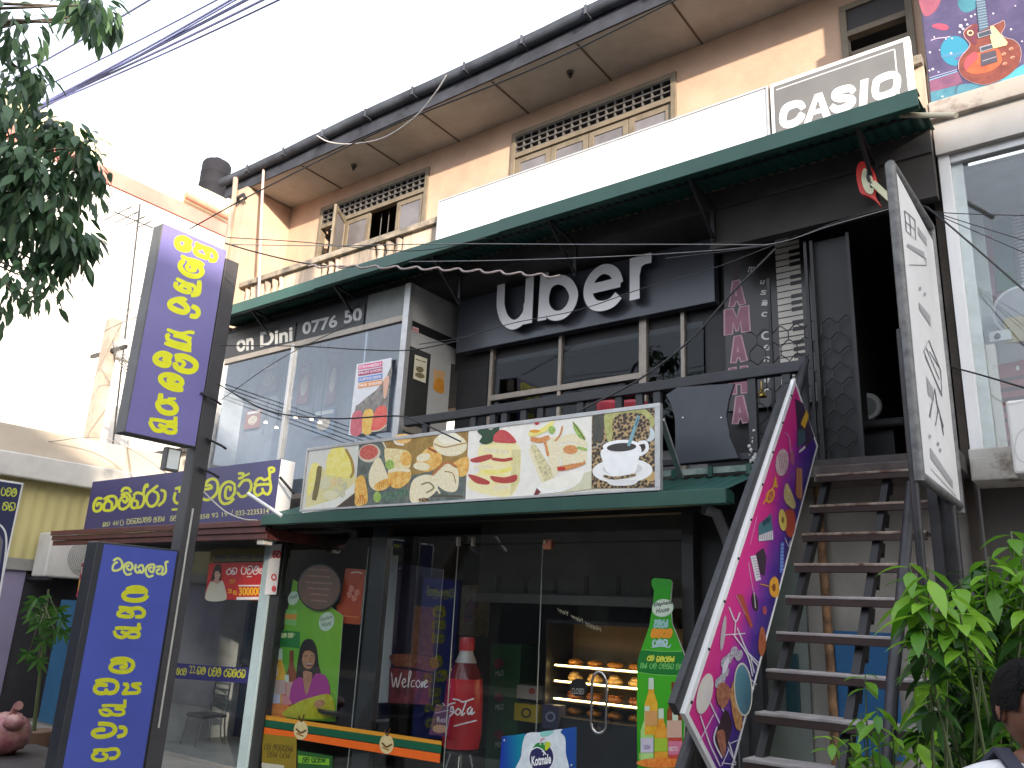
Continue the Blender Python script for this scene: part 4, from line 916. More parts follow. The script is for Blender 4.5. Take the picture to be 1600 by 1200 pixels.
A.poly([(680, 620), (730, 740), (720, 780), (670, 740), (660, 680)], food('drum_skin', '#b59a5c', '#d9cf9a', scale=20), 3, True)
A.ell(652, 850, 24, 68, C('#d7c064'), 4, -.1); A.poly([(665, 800), (720, 790), (730, 900), (700, 960), (665, 900)], C('#b04a34'), 3, True); A.stroke([(665, 960), (690, 1015), (700, 980)], 6, C('#b8b0c0'), 4); A.ell(652, 850, 8, 20, C('#8a6030'), 5)
A.poly([(640, 990), (660, 990), (655, 1180), (632, 1180)], C('#5b78c8'), 3)
for i in range(8): A.stroke([(640, 1005 + i * 22), (656, 1005 + i * 22)], 5, C('#b9c6ea'), 4)
A.stroke([(490, 830), (450, 1000)], 5, C('#d89ac8'), 3)
pz(1133, 850, .2919)      # middle part
A.poly([(135, 65), (165, 60), (192, 190), (165, 200)], SILV, 3); A.poly([(165, 50), (205, 20), (222, 70), (212, 170), (190, 160)], C('#3a2c3a'), 3)
for i in range(8): A.stroke([(145 + i * 4, 80 + i * 14), (165 + i * 4, 74 + i * 14)], 3, DKB, 4)
A.stroke([(125, 100), (150, 250)], 4, C('#d8c0d8'), 3); A.ell(160, 310, 16, 50, C('#33282c'), 4, -.15); A.stroke([(155, 260), (163, 340)], 5, SILV, 5)
A.poly([(240, 200), (265, 175), (285, 200), (288, 270), (262, 285), (240, 260)], C('#e0a232'), 3, True); A.stroke([(190, 215), (250, 230)], 9, C('#c08a3a'), 4); A.ell(262, 232, 9, 22, BRN, 5)
A.poly([(60, 270), (95, 270), (150, 440), (135, 450)], C('#a8483a'), 3); A.stroke([(60, 275), (110, 380)], 3, C('#d8b0d0'), 4)
A.ell(212, 355, 12, 24, C('#a04a5a'), 3); A.poly([(190, 450), (210, 460), (220, 540), (200, 600), (178, 560)], C('#a8603c'), 3, True); A.ell(196, 500, 5, 18, BRN, 4)
pz(1040, 880, .26667)    # drum kit
CH = C('#d8d4e0'); TOMR = food('tom_shell', '#7a3a2c', '#c98a6a', scale=30)
A.ell(338, 410, 13, 105, C('#b6aab0'), 4, .12); A.ell(230, 765, 44, 122, C('#dcd4cc'), 4, .22)
for q_ in ([(372, 258), (410, 340), (435, 290)], [(410, 340), (405, 420)], [(350, 420), (465, 412)], [(225, 740), (290, 880), (370, 1050), (400, 1150)], [(205, 895), (260, 1060), (320, 1190)], [(195, 1050), (280, 890)], [(420, 380), (480, 520), (540, 600)], [(400, 420), (480, 540), (510, 660)], [(480, 520), (550, 590)], [(500, 560), (520, 640)], [(330, 850), (375, 920)], [(370, 1090), (330, 1185)], [(365, 1080), (410, 1170)], [(330, 1170), (410, 1180)], [(380, 1055), (440, 1030)], [(500, 680), (530, 710)]): A.stroke(q_, 8, CH, 5)
for x, y in ((345, 580), (370, 560), (400, 520), (430, 540), (330, 680), (350, 640), (310, 700)): A.ell(x, y, 20, 34, food('chrome_parts', '#55505c', '#e2dfe8', scale=50), 5, .3)
A.poly([(305, 720), (345, 700), (385, 760), (340, 850), (300, 800)], TOMR, 6, True); A.ell(352, 600, 14, 50, CH, 6, .3)
A.poly([(380, 770), (410, 680), (440, 840), (450, 960), (410, 960)], food('bass_shell', '#8a4a24', '#e0b070', scale=12), 5, True)
A.ell(455, 740, 54, 158, C('#d9d2c4'), 6, -.06); A.ell(455, 740, 47, 146, grad('drum_head', [(0, '#5d8f9f'), (1, '#31576a')], tuple(P(1150, 1050, X=XP)), tuple(P(1175, 1110, X=XP))), 7, -.06)
A.poly([(310, 960), (350, 860), (390, 940), (370, 1040), (330, 1130), (290, 1040)], C('#3a2630'), 5, True); A.poly([(300, 1000), (340, 980), (355, 1080), (335, 1130)], TOMR, 6, True); A.stroke([(300, 960), (285, 1040), (330, 1140)], 10, CH, 7)
A.build('face', s)
m = MB()
for k in range(9): c = pa + du * (.2 + k * .36) + dv * .025; m.blob((c.x + .003, c.y, c.z), .009, STEEL, k, 7, 4)
m.build('screw', s)

# white board hanging at right of the stair head (plane X = const)
XB = -0.968
s = thing('hanging_sign', 'tall white sign with line drawings in a black tube frame beside the stairs', 'sign', (XB, 6.8, 2.6))
y0, y1, z0, z1 = 5.37, 6.70, 2.56, 4.70
m = MB(); m.box((XB - .02, y0 + .03, z0 + .03), (XB, y1 - .03, z1 - .03), WHITEP); m.build('panel', s)
m = MB(); FR = mat('scuffed_black_frame', (0.05, 0.05, 0.055), .5, col2=(.16, .16, .16), scale=14, thr=(.42, .75))
m.tube([(XB - .02, y0, z0 - .03), (XB - .02, y0, z1)], .034, FR, 10); m.tube([(XB - .01, y1, z0 - .05), (XB - .01, y1, z1 + .10)], .03, FR, 10); m.tube([(XB - .02, y0, z1), (XB - .01, y1, z1 + .10)], .032, FR, 10); m.tube([(XB - .02, y0, z0), (XB - .01, y1, z0)], .03, FR, 10)
m.build('frame', s)
m = MB(); m.tube([(XB - .05, y0 + .0, 1.7), (XB - .05, y0 + .0, z0 + .95)], .026, STEEL, 8); m.tube([(XB - .03, y1 - .25, PV), (XB - .03, y1 - .25, z0)], .035, STEEL, 8); m.build('support_post', s)
A = Art('X', XB + .001); A.crop(1380, 240, .4828)
LN = C('#5f5a60'); LG = C('#a5a3a6')
for q_ in ([(70, 185), (75, 250), (105, 280), (103, 215), (70, 185)], [(72, 220), (104, 248)], [(86, 200), (90, 262)], [(78, 300), (138, 340), (140, 362), (84, 360)]): A.stroke(q_, 3, LN, 2, smooth=False)
A.poly([(78, 290), (132, 318), (136, 338), (80, 302)], LG, 2); A.poly([(112, 235), (140, 275), (142, 300), (114, 262)], LG, 2); A.poly([(115, 480), (152, 525), (155, 560), (118, 505)], LG, 2)
for q_ in ([(132, 640), (148, 604), (186, 700), (190, 785), (132, 640)], [(140, 630), (182, 730)], [(150, 640), (180, 690)], [(136, 655), (186, 770)], [(168, 760), (150, 850)], [(168, 765), (178, 830), (170, 880)], [(172, 800), (196, 885)], [(185, 850), (196, 910)], [(160, 800), (152, 855)]): A.stroke(q_, 3, LN, 2, smooth=False)
A.poly([(140, 720), (162, 760), (165, 800), (145, 780)], LG, 2); A.poly([(152, 950), (225, 1060), (226, 1085), (153, 985)], LG, 2)
for x, y in ((120, 437), (135, 455), (152, 915), (178, 940), (185, 960)): A.ell(x, y, 4, 7, LG, 2)
A.stroke([(155, 1020), (235, 1108)], 3, LG, 2)
A.build('face', s)

# red and cream guitar logo sign under the awning
s = thing('logo_sign', 'small red and cream guitar shaped logo sign hanging under the awning at right', 'sign', (-1.2, 6.85, 4.9))
def cut(name, pts, Y, t, mt, par):
    o = [P(x, y, Y=Y) for x, y in catmull(pts, 5, True)]; m = MB(); f1 = [Vector((p.x, Y, p.z)) for p in o]; f2 = [Vector((p.x, Y + t, p.z)) for p in o]
    m.face(f1, mt); m.face(f2[::-1], mt)
    for i in range(len(o)): j = (i + 1) % len(o); m.face([f1[i], f1[j], f2[j], f2[i]], mt)
    return m.build(name, par)
RED = C('#c8281e'); CREAM = C('#c9c9a8')
cut('body', [(1348, 252), (1362, 262), (1370, 285), (1366, 302), (1377, 322), (1366, 312), (1356, 306), (1344, 300), (1338, 275), (1340, 258)], 6.85, .05, RED, s)
cut('body', [(1350, 263), (1360, 272), (1366, 290), (1362, 303), (1352, 298), (1346, 280)], 6.838, .01, CREAM, s)
A = Art('Y', 6.836); A.ell(1357, 279, 3, 7, BK, 2, -.3); A.ell(1362, 289, 3, 5, BK, 2); A.stroke([(1354, 268), (1356, 274)], 2, BK, 2); A.build('face', s)
m = MB(); m.beam(P(1364, 286, Y=6.84), P(1392, 312, Y=6.84), .03, .05, CREAM); m.build('neck', s)

# ================================================================== POLE SIGNS (faces towards +X)
XS = -8.05
post_y = 4.94
s = thing('sign_post', 'tall dark steel post carrying the two Sinhala light boxes', 'post', (XS - .09, post_y, PV))
m = MB(); m.box((XS - .22, post_y - .04, PV), (XS - .04, post_y + .14, 5.53), mat('post_steel', (0.062, 0.060, 0.066), .5, col2=(.045, .043, .048), scale=4)); m.build('post', s, bevel=.008)
m = MB(); m.tube([(XS - .03, post_y + .03, .4), (XS - .028, post_y + .03, 2.6)], .012, C('#b8b6b0'), 6); m.build('conduit', s)
m = MB()
for px, py in ((322, 620), (330, 690), (318, 735)): p = P(px, py, X=XS - .02); m.tube([p, p + Vector((.04, -.10, .02)), p + Vector((.05, .10, -.03)), p + Vector((.03, .18, -.05))], .013, STEEL, 6)
m.build('bracket', s)
PFACE = mat('violet_sign_face', (0.20, 0.18, 0.43), 0.35, scale=1.5, var=.05); BFACE = mat('blue_sign_face', (0.072, 0.100, 0.42), 0.35, scale=1.5, var=.07)
BOXM = mat('sign_box_grey', (0.10, 0.10, 0.10), .5, scale=3, var=.2); PYEL = C('#e9ea2c'); BYEL = C('#c9cc2c')
ya, yb_, za, zb2 = P(257, 349, X=XS).y, 4.87, 0, 0
zt = P(257, 349, X=XS).z; zbm = P(195, 675, X=XS).z
ya = (P(257, 349, X=XS).y + P(192, 675, X=XS).y) / 2
s = thing('light_box_sign', 'tall violet light box with yellow vertical Sinhala lettering on the steel post', 'sign', (XS - .1, (ya + yb_) / 2, zbm))
m = MB(); m.box((XS - .20, ya, zbm), (XS - .003, yb_, zt), BOXM); m.build('box', s, bevel=.008)
A = Art('X', XS - .002); A.wquad((XS - .002, ya + .01, zt - .01), (XS - .002, yb_ - .01, zt - .01), (XS - .002, yb_ - .01, zbm + .01), (XS - .002, ya + .01, zbm + .01)).poly([(0, 0), (1, 0), (1, 1), (0, 1)], PFACE, 1)
A.crop(230, 350, .0875)
for wd, q_ in ((112, [(770,325),(660,262),(565,268),(532,330),(560,405),(650,448),(735,440),(740,390),(690,355)]), (82, [(875,352),(960,400),(1080,440),(1180,490),(1228,570),(1200,645),(1125,645)]), (84, [(960,425),(872,435),(855,485),(900,540),(990,580),(1070,600),(1085,530),(1030,455)]),
    (62, [(620,578),(720,622),(850,650),(950,690),(1000,730)]), (92, [(640,660),(592,720),(602,800),(680,880),(800,930),(920,925),(980,860),(945,770),(850,705),(740,690)]), (66, [(745,710),(705,770),(762,828),(850,828),(850,770),(795,765)])): A.stroke(q_, wd, PYEL, 2)
A.crop(230, 440, .0875)
for wd, q_ in ((66, [(535,-48),(620,-5),(720,40),(800,60),(850,95),(868,150),(835,185)]), (84, [(515,25),(505,75),(560,130),(680,180),(755,175),(740,100),(660,62),(600,88)]), (90, [(930,5),(928,120),(905,215),(805,240)]),
    (104, [(655,318),(520,325),(415,375),(425,455),(540,520),(660,545),(720,490),(660,400),(560,335)]), (56, [(590,292),(700,318)]), (92, [(815,445),(890,490),(912,560),(870,620),(785,612)])): A.stroke(q_, wd, PYEL, 2)
A.crop(200, 510, .0875)
for wd, q_ in ((62, [(712,58),(820,100),(960,130),(1090,102),(1170,112)]), (76, [(725,150),(695,175),(722,240),(830,290),(1000,330),(1090,340),(1082,260),(960,190),(830,160)]), (72, [(670,302),(850,360),(1085,430)]), (86, [(1100,225),(1098,435)]), (46, [(960,142),(1130,205)]),
    (112, [(760,540),(660,492),(560,500),(492,560),(512,630),(600,680),(705,682),(725,630),(650,580)]), (104, [(862,532),(980,532),(1110,580),(1205,660),(1195,760),(1100,805),(960,785),(860,722),(845,665)]), (66, [(860,592),(960,620),(1010,668),(965,715)]),
    (96, [(960,1130),(820,1115),(680,1055),(592,970),(592,900),(680,862),(820,882),(935,945),(960,1020),(895,1058),(790,1030),(735,965),(765,925),(840,945)])): A.stroke(q_, wd, PYEL, 2)
A.crop(200, 590, .0875)
for wd, q_ in ((100, [(585,308),(572,400),(532,480),(582,580),(700,632),(820,622),(860,550),(800,462),(690,425),(600,440)]), (62, [(730,375),(840,378)]), (66, [(405,742),(560,762),(700,790),(850,790)]), (100, [(850,725),(848,850)]), (80, [(395,795),(430,870),(490,938),(600,945),(640,890),(560,850)]), (80, [(620,925),(720,978),(830,975),(840,905),(745,855),(680,880)])): A.stroke(q_, wd, PYEL, 2)
A.build('face', s)
# small white panel under the violet box
s = thing('light_box_sign', 'small white box panel hanging below the violet light box', 'sign', (XS - .1, 4.5, 2.75)); m = MB(); a, b = P(262, 698, X=XS - .1), P(281, 735, X=XS - .1); m.box((XS - .18, a.y, b.z - .02), (XS - .1, a.y + .17, a.z), BOXM); m.box((XS - .10, a.y + .02, b.z), (XS - .09, a.y + .15, a.z - .02), C('#dfe6e6')); m.build('box', s)

yl0, yl1 = P(163, 850, X=XS).y, P(277, 862, X=XS).y
zt2 = (P(163, 850, X=XS).z + P(277, 862, X=XS).z) / 2
s = thing('light_box_sign', 'blue light box with yellow Sinhala lettering low on the steel post', 'sign', (XS - .1, (yl0 + yl1) / 2, 0.0))
m = MB(); m.box((XS - .20, yl0 - .07, -.05), (XS - .004, yl1 + .02, zt2 + .02), mat('box_frame_dark', (0.03, 0.034, 0.042), .45)); m.box((XS - .14, yl0 - .05, PV), (XS - .08, yl0 + .01, -.05), STEEL); m.build('box', s, bevel=.008)
A = Art('X', XS - .003); A.wquad(*[(XS - .003, y, z) for y, z in ((yl0, zt2), (yl1, zt2), (yl1, -.01), (yl0, -.01))]).poly([(0, 0), (1, 0), (1, 1), (0, 1)], BFACE, 1)
A.crop(140, 860, .11667); PAL = C('#d3dc7c')
for k_ in ('ba', 'la', 'ya', 'ta'):
    for q_ in _raw[k_]: A.stroke(q_, 30, PAL, 2)
for q_ in ([(870,240),(858,190),(800,195),(765,225),(752,290),(790,352),(850,335)], [(860,225),(850,288),(810,278),(795,240),(830,225)]): A.stroke(q_, 30, PAL, 2)
for wd, q_ in ((60, [(505,520),(580,497),(690,500),(750,540),(750,565)]), (66, [(740,552),(620,548),(510,555),(455,600),(490,650),(600,670),(710,655),(768,612)]), (54, [(405,765),(480,772),(560,782),(660,772),(728,820),(708,880),(625,890)]), (54, [(470,795),(392,830),(392,868),(470,885),(560,882),(570,835),(505,812)]),
    (50, [(355,1042),(450,1038),(600,1048),(680,1040)]), (66, [(662,992),(655,1060)]), (50, [(332,1088),(360,1145),(440,1165),(500,1122),(430,1092)]), (50, [(500,1122),(540,1160),(640,1158),(660,1112),(600,1082),(520,1100)])): A.stroke(q_, wd, BYEL, 2)
A.crop(120, 1000, .0875)
for wd, q_ in ((78, [(625,370),(720,338),(880,340),(990,392),(1000,480),(920,555),(770,572),(645,545),(600,490),(650,425),(760,402),(860,412),(868,478),(785,490)]), (78, [(350,740),(450,718),(600,718),(708,762),(722,860),(660,935),(545,945),(525,890)]), (78, [(515,945),(400,950),(325,900),(342,825),(420,795),(530,805)]), (68, [(845,792),(900,795),(898,860),(825,955)]), (66, [(825,960),(960,948),(1090,938),(1110,870),(1020,830),(1005,792),(1140,782)])): A.stroke(q_, wd, BYEL, 2)
A.crop(110, 1095, .0875)
for wd, q_ in ((56, [(575,86),(700,82),(850,88),(960,90)]), (80, [(975,0),(968,105)]), (62, [(525,165),(560,232),(640,260),(738,230),(680,172),(585,152)]), (62, [(740,240),(860,255),(950,222),(930,155),(805,142)]), (82, [(515,410),(620,412),(740,432),(800,500),(760,580),(640,630),(482,640),(402,592),(440,535),(560,512),(600,520)]), (74, [(885,472),(960,482),(988,540),(950,608),(855,640)]),
    (66, [(425,888),(520,876),(640,880),(740,862),(838,872),(862,950),(800,1018),(705,1030)]), (66, [(480,922),(412,960),(402,1018),(470,1058),(600,1050),(650,982),(580,942)])): A.stroke(q_, wd, BYEL, 2)
A.build('face', s)
# navy sign at the left border
XN = -9.7
s = thing('light_box_sign', 'navy sign board with white rounded outline at the left edge of the street', 'sign', (XN, 3.4, .2))
a = P(36, 756, X=XN); yy1 = a.y; zz1 = a.z; m = MB(); m.box((XN - .12, yy1 - 1.0, .0), (XN - .003, yy1 + .01, zz1 + .01), WHITEP); m.box((XN - .1, yy1 - .08, PV), (XN - .04, yy1 - .02, .0), STEEL); m.build('box', s, bevel=.006)
A = Art('X', XN - .002); A.wquad(*[(XN - .002, y, z) for y, z in ((yy1 - .98, zz1 - .01), (yy1 - .012, zz1 - .01), (yy1 - .012, .04), (yy1 - .98, .04))]).poly([(0, 0), (1, 0), (1, 1), (0, 1)], mat('navy_vinyl', (.018, .024, .085), .35), 1)
A.px(); A.stroke([(-60, 815), (-20, 815), (2, 822), (10, 845), (4, 900), (-14, 1010)], 3.2, C('#dcdcdc'), 2); A.poly([(-60, 830), (-5, 826), (5, 845), (-2, 900), (-20, 1000), (-80, 1000)], C('#6c6a70'), 2)
sinhala(A, 'pa wa ma', 2, 762, 27, 774, C('#c8cf4a'), 1.8, dy=2); sinhala(A, 'ya . ka na', -12, 784, 25, 796, C('#c8cf4a'), 1.8, dy=2); A.build('face', s)

# ================================================================== CAFE FRONT
s = thing('glass_shopfront', 'frameless glass cafe front with double doors under the green awning', 'shop front', (-6.0, YG, FL))
def gx(px, py=1000): return P(px, py, Y=YG).x
xs_ = [gx(432, 1000), gx(560, 1000), gx(590, 1000), gx(707, 1000), gx(843, 1000), gx(1066, 1000)]
DKP = mat('dark_mullion', (0.030, 0.030, 0.030), .4)
m = MB(); pass
for a_, b_ in (((SX0 - .02, YG - .03, FL), (xs_[0] - .02, YG + .08, 2.6)), ((xs_[1] + .05, YG + .02, FL), (xs_[2], YG + .10, 2.6)), ((xs_[5] + .02, YG - .04, FL), (xs_[5] + .13, YG + .08, 2.6))): m = MB(); m.box(a_, b_, DKP); m.build('post', s, bevel=.004)
for i, (a, b, nm) in enumerate(((xs_[0] - .015, xs_[1] + .02, 'pane'), (xs_[1] + .03, xs_[3] - .01, 'pane'), (xs_[3] + .005, xs_[4] - .005, 'door'), (xs_[4] + .005, xs_[5] + .01, 'door'))):
    m = MB(); m.box((a, YG, FL), (b, YG + .01, 2.35 if nm == 'door' else 2.6), GLASS); d = m.build(nm, s)
    m = MB(); EDG = mat('glass_edge', (.35, .40, .38), .3)
    m.box((b - .002, YG - .001, FL), (b + .002, YG + .0105, 2.35), EDG); m.build('edge', d)
    if nm == 'door' and i == 3:
        m = MB(); c0, c1 = P(925, 1068, Y=YG - .04), P(948, 1066, Y=YG - .04); t0, t1 = P(932, 1140, Y=YG - .04).z, c0.z
        xa, xb = c0.x, c1.x; r = (xb - xa) / 2; xc = (xa + xb) / 2
        arc = [(xa, YG - .04, t0 + .05)] + [(xc - r * math.cos(math.pi * k / 8), YG - .04, t1 + r * math.sin(math.pi * k / 8) * 1.4) for k in range(9)] + [(xb, YG - .04, t0 + .05)] + [(xc + r * math.cos(math.pi * k / 8), YG - .04, t0 + .05 - r * math.sin(math.pi * k / 8)) for k in range(1, 9)]
        m.tube(arc, .012, mat('chrome', (.6, .6, .6), .15, metal=1), 8); m.build('handle', d)
m = MB(); m.box((xs_[3], YG, 2.365), (xs_[5], YG + .01, 2.6), GLASS); m.build('pane', s)
COPPER = mat('copper_clamp', (0.45, 0.16, 0.09), .35, metal=.6)
for px, py, w_ in ((858, 851, .075), (715, 846, .02), (738, 846, .02)):
    p = P(px, py, Y=YG - .02); m = MB(); m.box((p.x - w_, YG - .02, p.z - .045), (p.x + w_ * .3, YG + .03, p.z + .05), COPPER if w_ > .05 else ALU); m.box((p.x - w_ * .9, YG - .03, p.z + .01), (p.x - w_ * .5, YG - .02, p.z + .04), C('#e0c4a0')); m.build('clamp', s, bevel=.004)
# striped sticker band and round logos on the glass
A = Art('Y', YG - .004); A.px()
OR1, OR2, GRN = C('#d8962a'), C('#ef6a1a'), C('#0d5a3c')
A.poly([(413, 1117), (690, 1158), (690, 1164), (413, 1124)], OR1, 1); A.poly([(413, 1124), (690, 1164), (689, 1177), (412, 1135)], GRN, 1); A.poly([(411, 1136), (688, 1178), (687, 1192), (410, 1146)], OR2, 1)
for x, y in ((470, 1141), (604, 1163)):
    A.ell(x, y, 11, 15, food('sticker_cream', '#e8dcb0', '#c9b06c', scale=40), 2); A.stroke([(x - 7, y - 2), (x, y + 4), (x + 8, y)], 3, C('#6a4a20'), 3); A.stroke([(x - 6, y + 5), (x + 3, y + 9)], 3, C('#a06a2a'), 3); A.stroke([(x - 3, y - 22), (x, y - 14)], 3, C('#4a2a16'), 3); A.stroke([(x + 5, y - 24), (x + 2, y - 14)], 3, C('#4a2a16'), 3)
A.crop(400, 850, .29188); A.poly([(35, 1015), (218, 1035), (215, 1200), (30, 1200)], C('#8f7a1c'), 1)
sinhala(A, 'ra ka . ma wa na ya ka ta', 45, 1068, 200, 1100, C('#5a4a14'), 4, dy=14); sinhala(A, 'ba wa ta . pa ra ta', 60, 1110, 185, 1140, C('#5a4a14'), 4, dy=8); A.poly([(30, 1170), (150, 1185), (150, 1200), (30, 1200)], C('#c8c4b0'), 2)
A.poly([(222, 1105), (410, 1135), (410, 1200), (222, 1200)], C('#1f5a24'), 1); A.poly([(226, 1130), (392, 1150), (392, 1185), (226, 1172)], C('#7db82a'), 2); sinhala(A, 'ka wa . ya ra wa ta', 250, 1142, 375, 1170, C('#1f4a14'), 5)
A.build('stickers', s)
# mirrored new year lettering on the door glass
A = Art('Y', YG - .004); A.crop(800, 850, .29188); WR = C('#b9b49a')
A.text('Happy New Year', 478, 445, 245, 480, WR, 1, bold=-.01, dy=-112, skew=-6)
tag(A.build('greeting_lettering'), 'thin pale handwritten new year greeting seen mirrored on the glass door', 'lettering')
# CLOSED tag hanging on the door
m = MB(); c = P(902, 1078, Y=YG - .012); A = Art('Y', YG - .014); A.crop(800, 850, .29188)
A.ell(355, 768, 48, 48, C('#18181a'), 1); A.stroke([(350, 680), (340, 725)], 3, C('#8a7a50'), 1); A.text('CLOSED', 320, 770, 385, 802, C('#b0aca4'), 2, dy=4); tag(A.build('closed_tag'), 'round black CLOSED tag hanging on the cafe door glass', 'sign')

# bottle shaped standee
YBt = 6.55
s = thing('bottle_standee', 'green bottle shaped cut out advertisement standing right of the cafe door', 'advertisement', (P(1035, 1100, Y=YBt).x, YBt, FL))
bp = [(1018, 907), (1022, 903), (1045, 905), (1050, 910), (1049, 922), (1047, 940), (1050, 975), (1060, 1000), (1068, 1020), (1072, 1050), (1070, 1120), (1066, 1200), (1062, 1290), (1005, 1290), (996, 1200), (995, 1100), (996, 1035), (1003, 1012), (1014, 980), (1020, 945), (1022, 922), (1018, 915)]
o = [P(x, y, Y=YBt) for x, y in bp]; m = MB(); BG = grad('bottle_green', [(0, '#2f9a1e'), (.5, '#4bb52a'), (1, '#2e9a24')], tuple(P(1035, 1200, Y=YBt)), tuple(P(1035, 910, Y=YBt)))
f1 = o; f2 = [p + Vector((0, .02, 0)) for p in o]; m.face(f1, BG); m.face(f2[::-1], C('#d8d8d0'))
for i in range(len(o)): j = (i + 1) % len(o); m.face([f1[i], f1[j], f2[j], f2[i]], C('#d8d8d0'))
m.build('panel', s)
A = Art('Y', YBt - .001); A.crop(980, 890, .2583)
DG = C('#117a2c'); LGR = C('#cfe0c8')
A.poly([(168, 58), (270, 62), (268, 92), (168, 92)], C('#2f9a24'), 1); A.poly([(80, 490), (335, 492), (352, 540), (350, 640), (60, 625), (62, 560)], DG, 1)
A.stroke([(100, 482), (200, 494), (330, 494)], 5, C('#7ad05a'), 2); A.stroke([(62, 620), (200, 640), (350, 640)], 5, C('#7ad05a'), 2)
A.ell(215, 232, 66, 54, C('#c8ddc4'), 2, -.25); A.ell(213, 234, 58, 46, C('#d8e6d4'), 3, -.25)
A.text('Elephant', 158, 200, 268, 232, C('#1f3a24'), 4, bold=.02, dy=-18, skew=8); A.text('House', 172, 236, 252, 266, C('#1f3a24'), 4, bold=.02, dy=-14, skew=8)
sinhala(A, 'ba la ra ta', 165, 305, 250, 350, C('#9ac8c4'), 11); sinhala(A, 'ka ma ya ka', 150, 362, 272, 408, C('#ef9a2a'), 15); sinhala(A, 'pa la na', 155, 425, 245, 462, C('#b8d8d8'), 11); A.stroke([(150, 470), (210, 462), (250, 470), (262, 455)], 8, C('#b8d8d8'), 3)
sinhala(A, 'ra ka', 122, 520, 165, 550, C('#dce04a'), 7); sinhala(A, 'na ma ra ka ta', 178, 525, 290, 556, C('#dce04a'), 7, dy=2); sinhala(A, 'ka ta . pa la . ba la ka na . wa na', 80, 565, 340, 596, C('#7ac86a'), 5, dy=8)
def minib(A, x, y0, y1, w_, body, cap, lab):
    h = y1 - y0; A.poly([(x - w_ * .2, y0), (x + w_ * .2, y0), (x + w_ * .22, y0 + h * .25), (x + w_ * .5, y0 + h * .45), (x + w_ * .5, y1), (x - w_ * .5, y1), (x - w_ * .5, y0 + h * .45), (x - w_ * .22, y0 + h * .25)], body, 2)
    A.poly([(x - w_ * .2, y0), (x + w_ * .2, y0), (x + w_ * .21, y0 + h * .2), (x - w_ * .21, y0 + h * .2)], cap, 4); A.poly([(x - w_ * .5, y0 + h * .58), (x + w_ * .5, y0 + h * .58), (x + w_ * .5, y0 + h * .84), (x - w_ * .5, y0 + h * .84)], lab, 5)
minib(A, 145, 655, 1000, 78, food('soda_orange', '#e0a01c', '#f0c040', scale=8), LGR, C('#d8a060')); minib(A, 285, 680, 1080, 90, food('soda_brown', '#7a3a1a', '#a0522a', scale=8), C('#7a3a1a'), C('#d8b098'))
minib(A, 120, 825, 1160, 78, food('soda_lime', '#9ad06a', '#c8e8a0', scale=8), LGR, C('#cfc8d8')); minib(A, 205, 840, 1150, 80, food('soda_amber', '#e08a1c', '#f0b040', scale=8), LGR, C('#a8c83a')); minib(A, 290, 855, 1170, 84, food('soda_red', '#b02a2c', '#d85a4a', scale=8), LGR, C('#d87a98'))
A.text('NECTO', 252, 1070, 305, 1098, C('#f0e0e0'), 7, bold=.02); A.text('SODA', 100, 1060, 140, 1085, C('#7a5a9a'), 7); A.ell(205, 1170, 150, 30, food('orange_splash', '#e0641a', '#f0a04a', scale=20), 6); A.ell(100, 1130, 30, 40, LEAFI, 1)
A.build('face', s)
# dairy board in front of the doors
YKo = 5.6
s = thing('advertising_board', 'blue and white Kotmale dairy board standing in front of the cafe doors', 'advertisement', (P(840, 1180, Y=YKo).x, YKo, PV))
q = [P(*p, Y=YKo) for p in ((784, 1151), (899, 1136), (897, 1300), (780, 1300))]; m = MB(); m.face(q, C('#1c4c9c')); m.face([p + Vector((0, .02, 0)) for p in q][::-1], WHITEP)
for i in range(4): j = (i + 1) % 4; m.face([q[i], q[j], q[j] + Vector((0, .02, 0)), q[i] + Vector((0, .02, 0))], C('#2a6ab0'))
m.build('panel', s)
A = Art('Y', YKo - .001); A.crop(760, 1120, .1)
A.poly([(240, 310), (600, 262), (540, 560), (480, 900), (200, 900)], grad('dairy_blue', [(0.1, '#1a3a9a'), (1, '#0a8a9a')], tuple(P(782, 1170, Y=YKo)), tuple(P(815, 1170, Y=YKo))), 1)
A.poly([(640, 258), (880, 240), (1170, 190), (1160, 245), (1230, 330), (1240, 560), (1235, 900), (490, 900), (540, 620), (570, 400)], food('milk_white', '#e8eef0', '#cfd8dc', scale=9), 2, True); A.poly([(850, 240), (1040, 215), (1030, 260), (960, 300), (860, 310)], C('#8fd0c4'), 3, True)
A.ell(860, 640, 200, 235, C('#f0f2f4'), 3, .15); A.ell(860, 640, 186, 218, C('#2a2c5a'), 4, .15); A.poly([(720, 500), (780, 420), (880, 395), (940, 410), (940, 520), (880, 520), (800, 480)], C('#2a8a3c'), 5, True); A.poly([(930, 395), (990, 400), (1000, 450), (940, 525), (915, 500)], C('#c4d034'), 6, True); A.stroke([(700, 520), (790, 478), (880, 520), (930, 590)], 16, C('#f0f2f4'), 7); A.stroke([(850, 390), (860, 350), (905, 340)], 14, C('#d86a7a'), 7); A.stroke([(840, 440), (850, 400), (900, 400), (905, 440)], 12, C('#e8e8ea'), 7); A.stroke([(870, 540), (900, 560), (890, 600)], 14, C('#f0f2f4'), 7)
A.text('Kotmale', 705, 620, 1010, 775, C('#fafafa'), 8, bold=.03, dy=-45); A.build('face', s)
m = MB()
for px, py in ((788, 1157), (893, 1196)): p = P(px, py, Y=YKo - .004); m.blob(p, .008, ALU, 1, 7, 4)
m.build('screw', s)

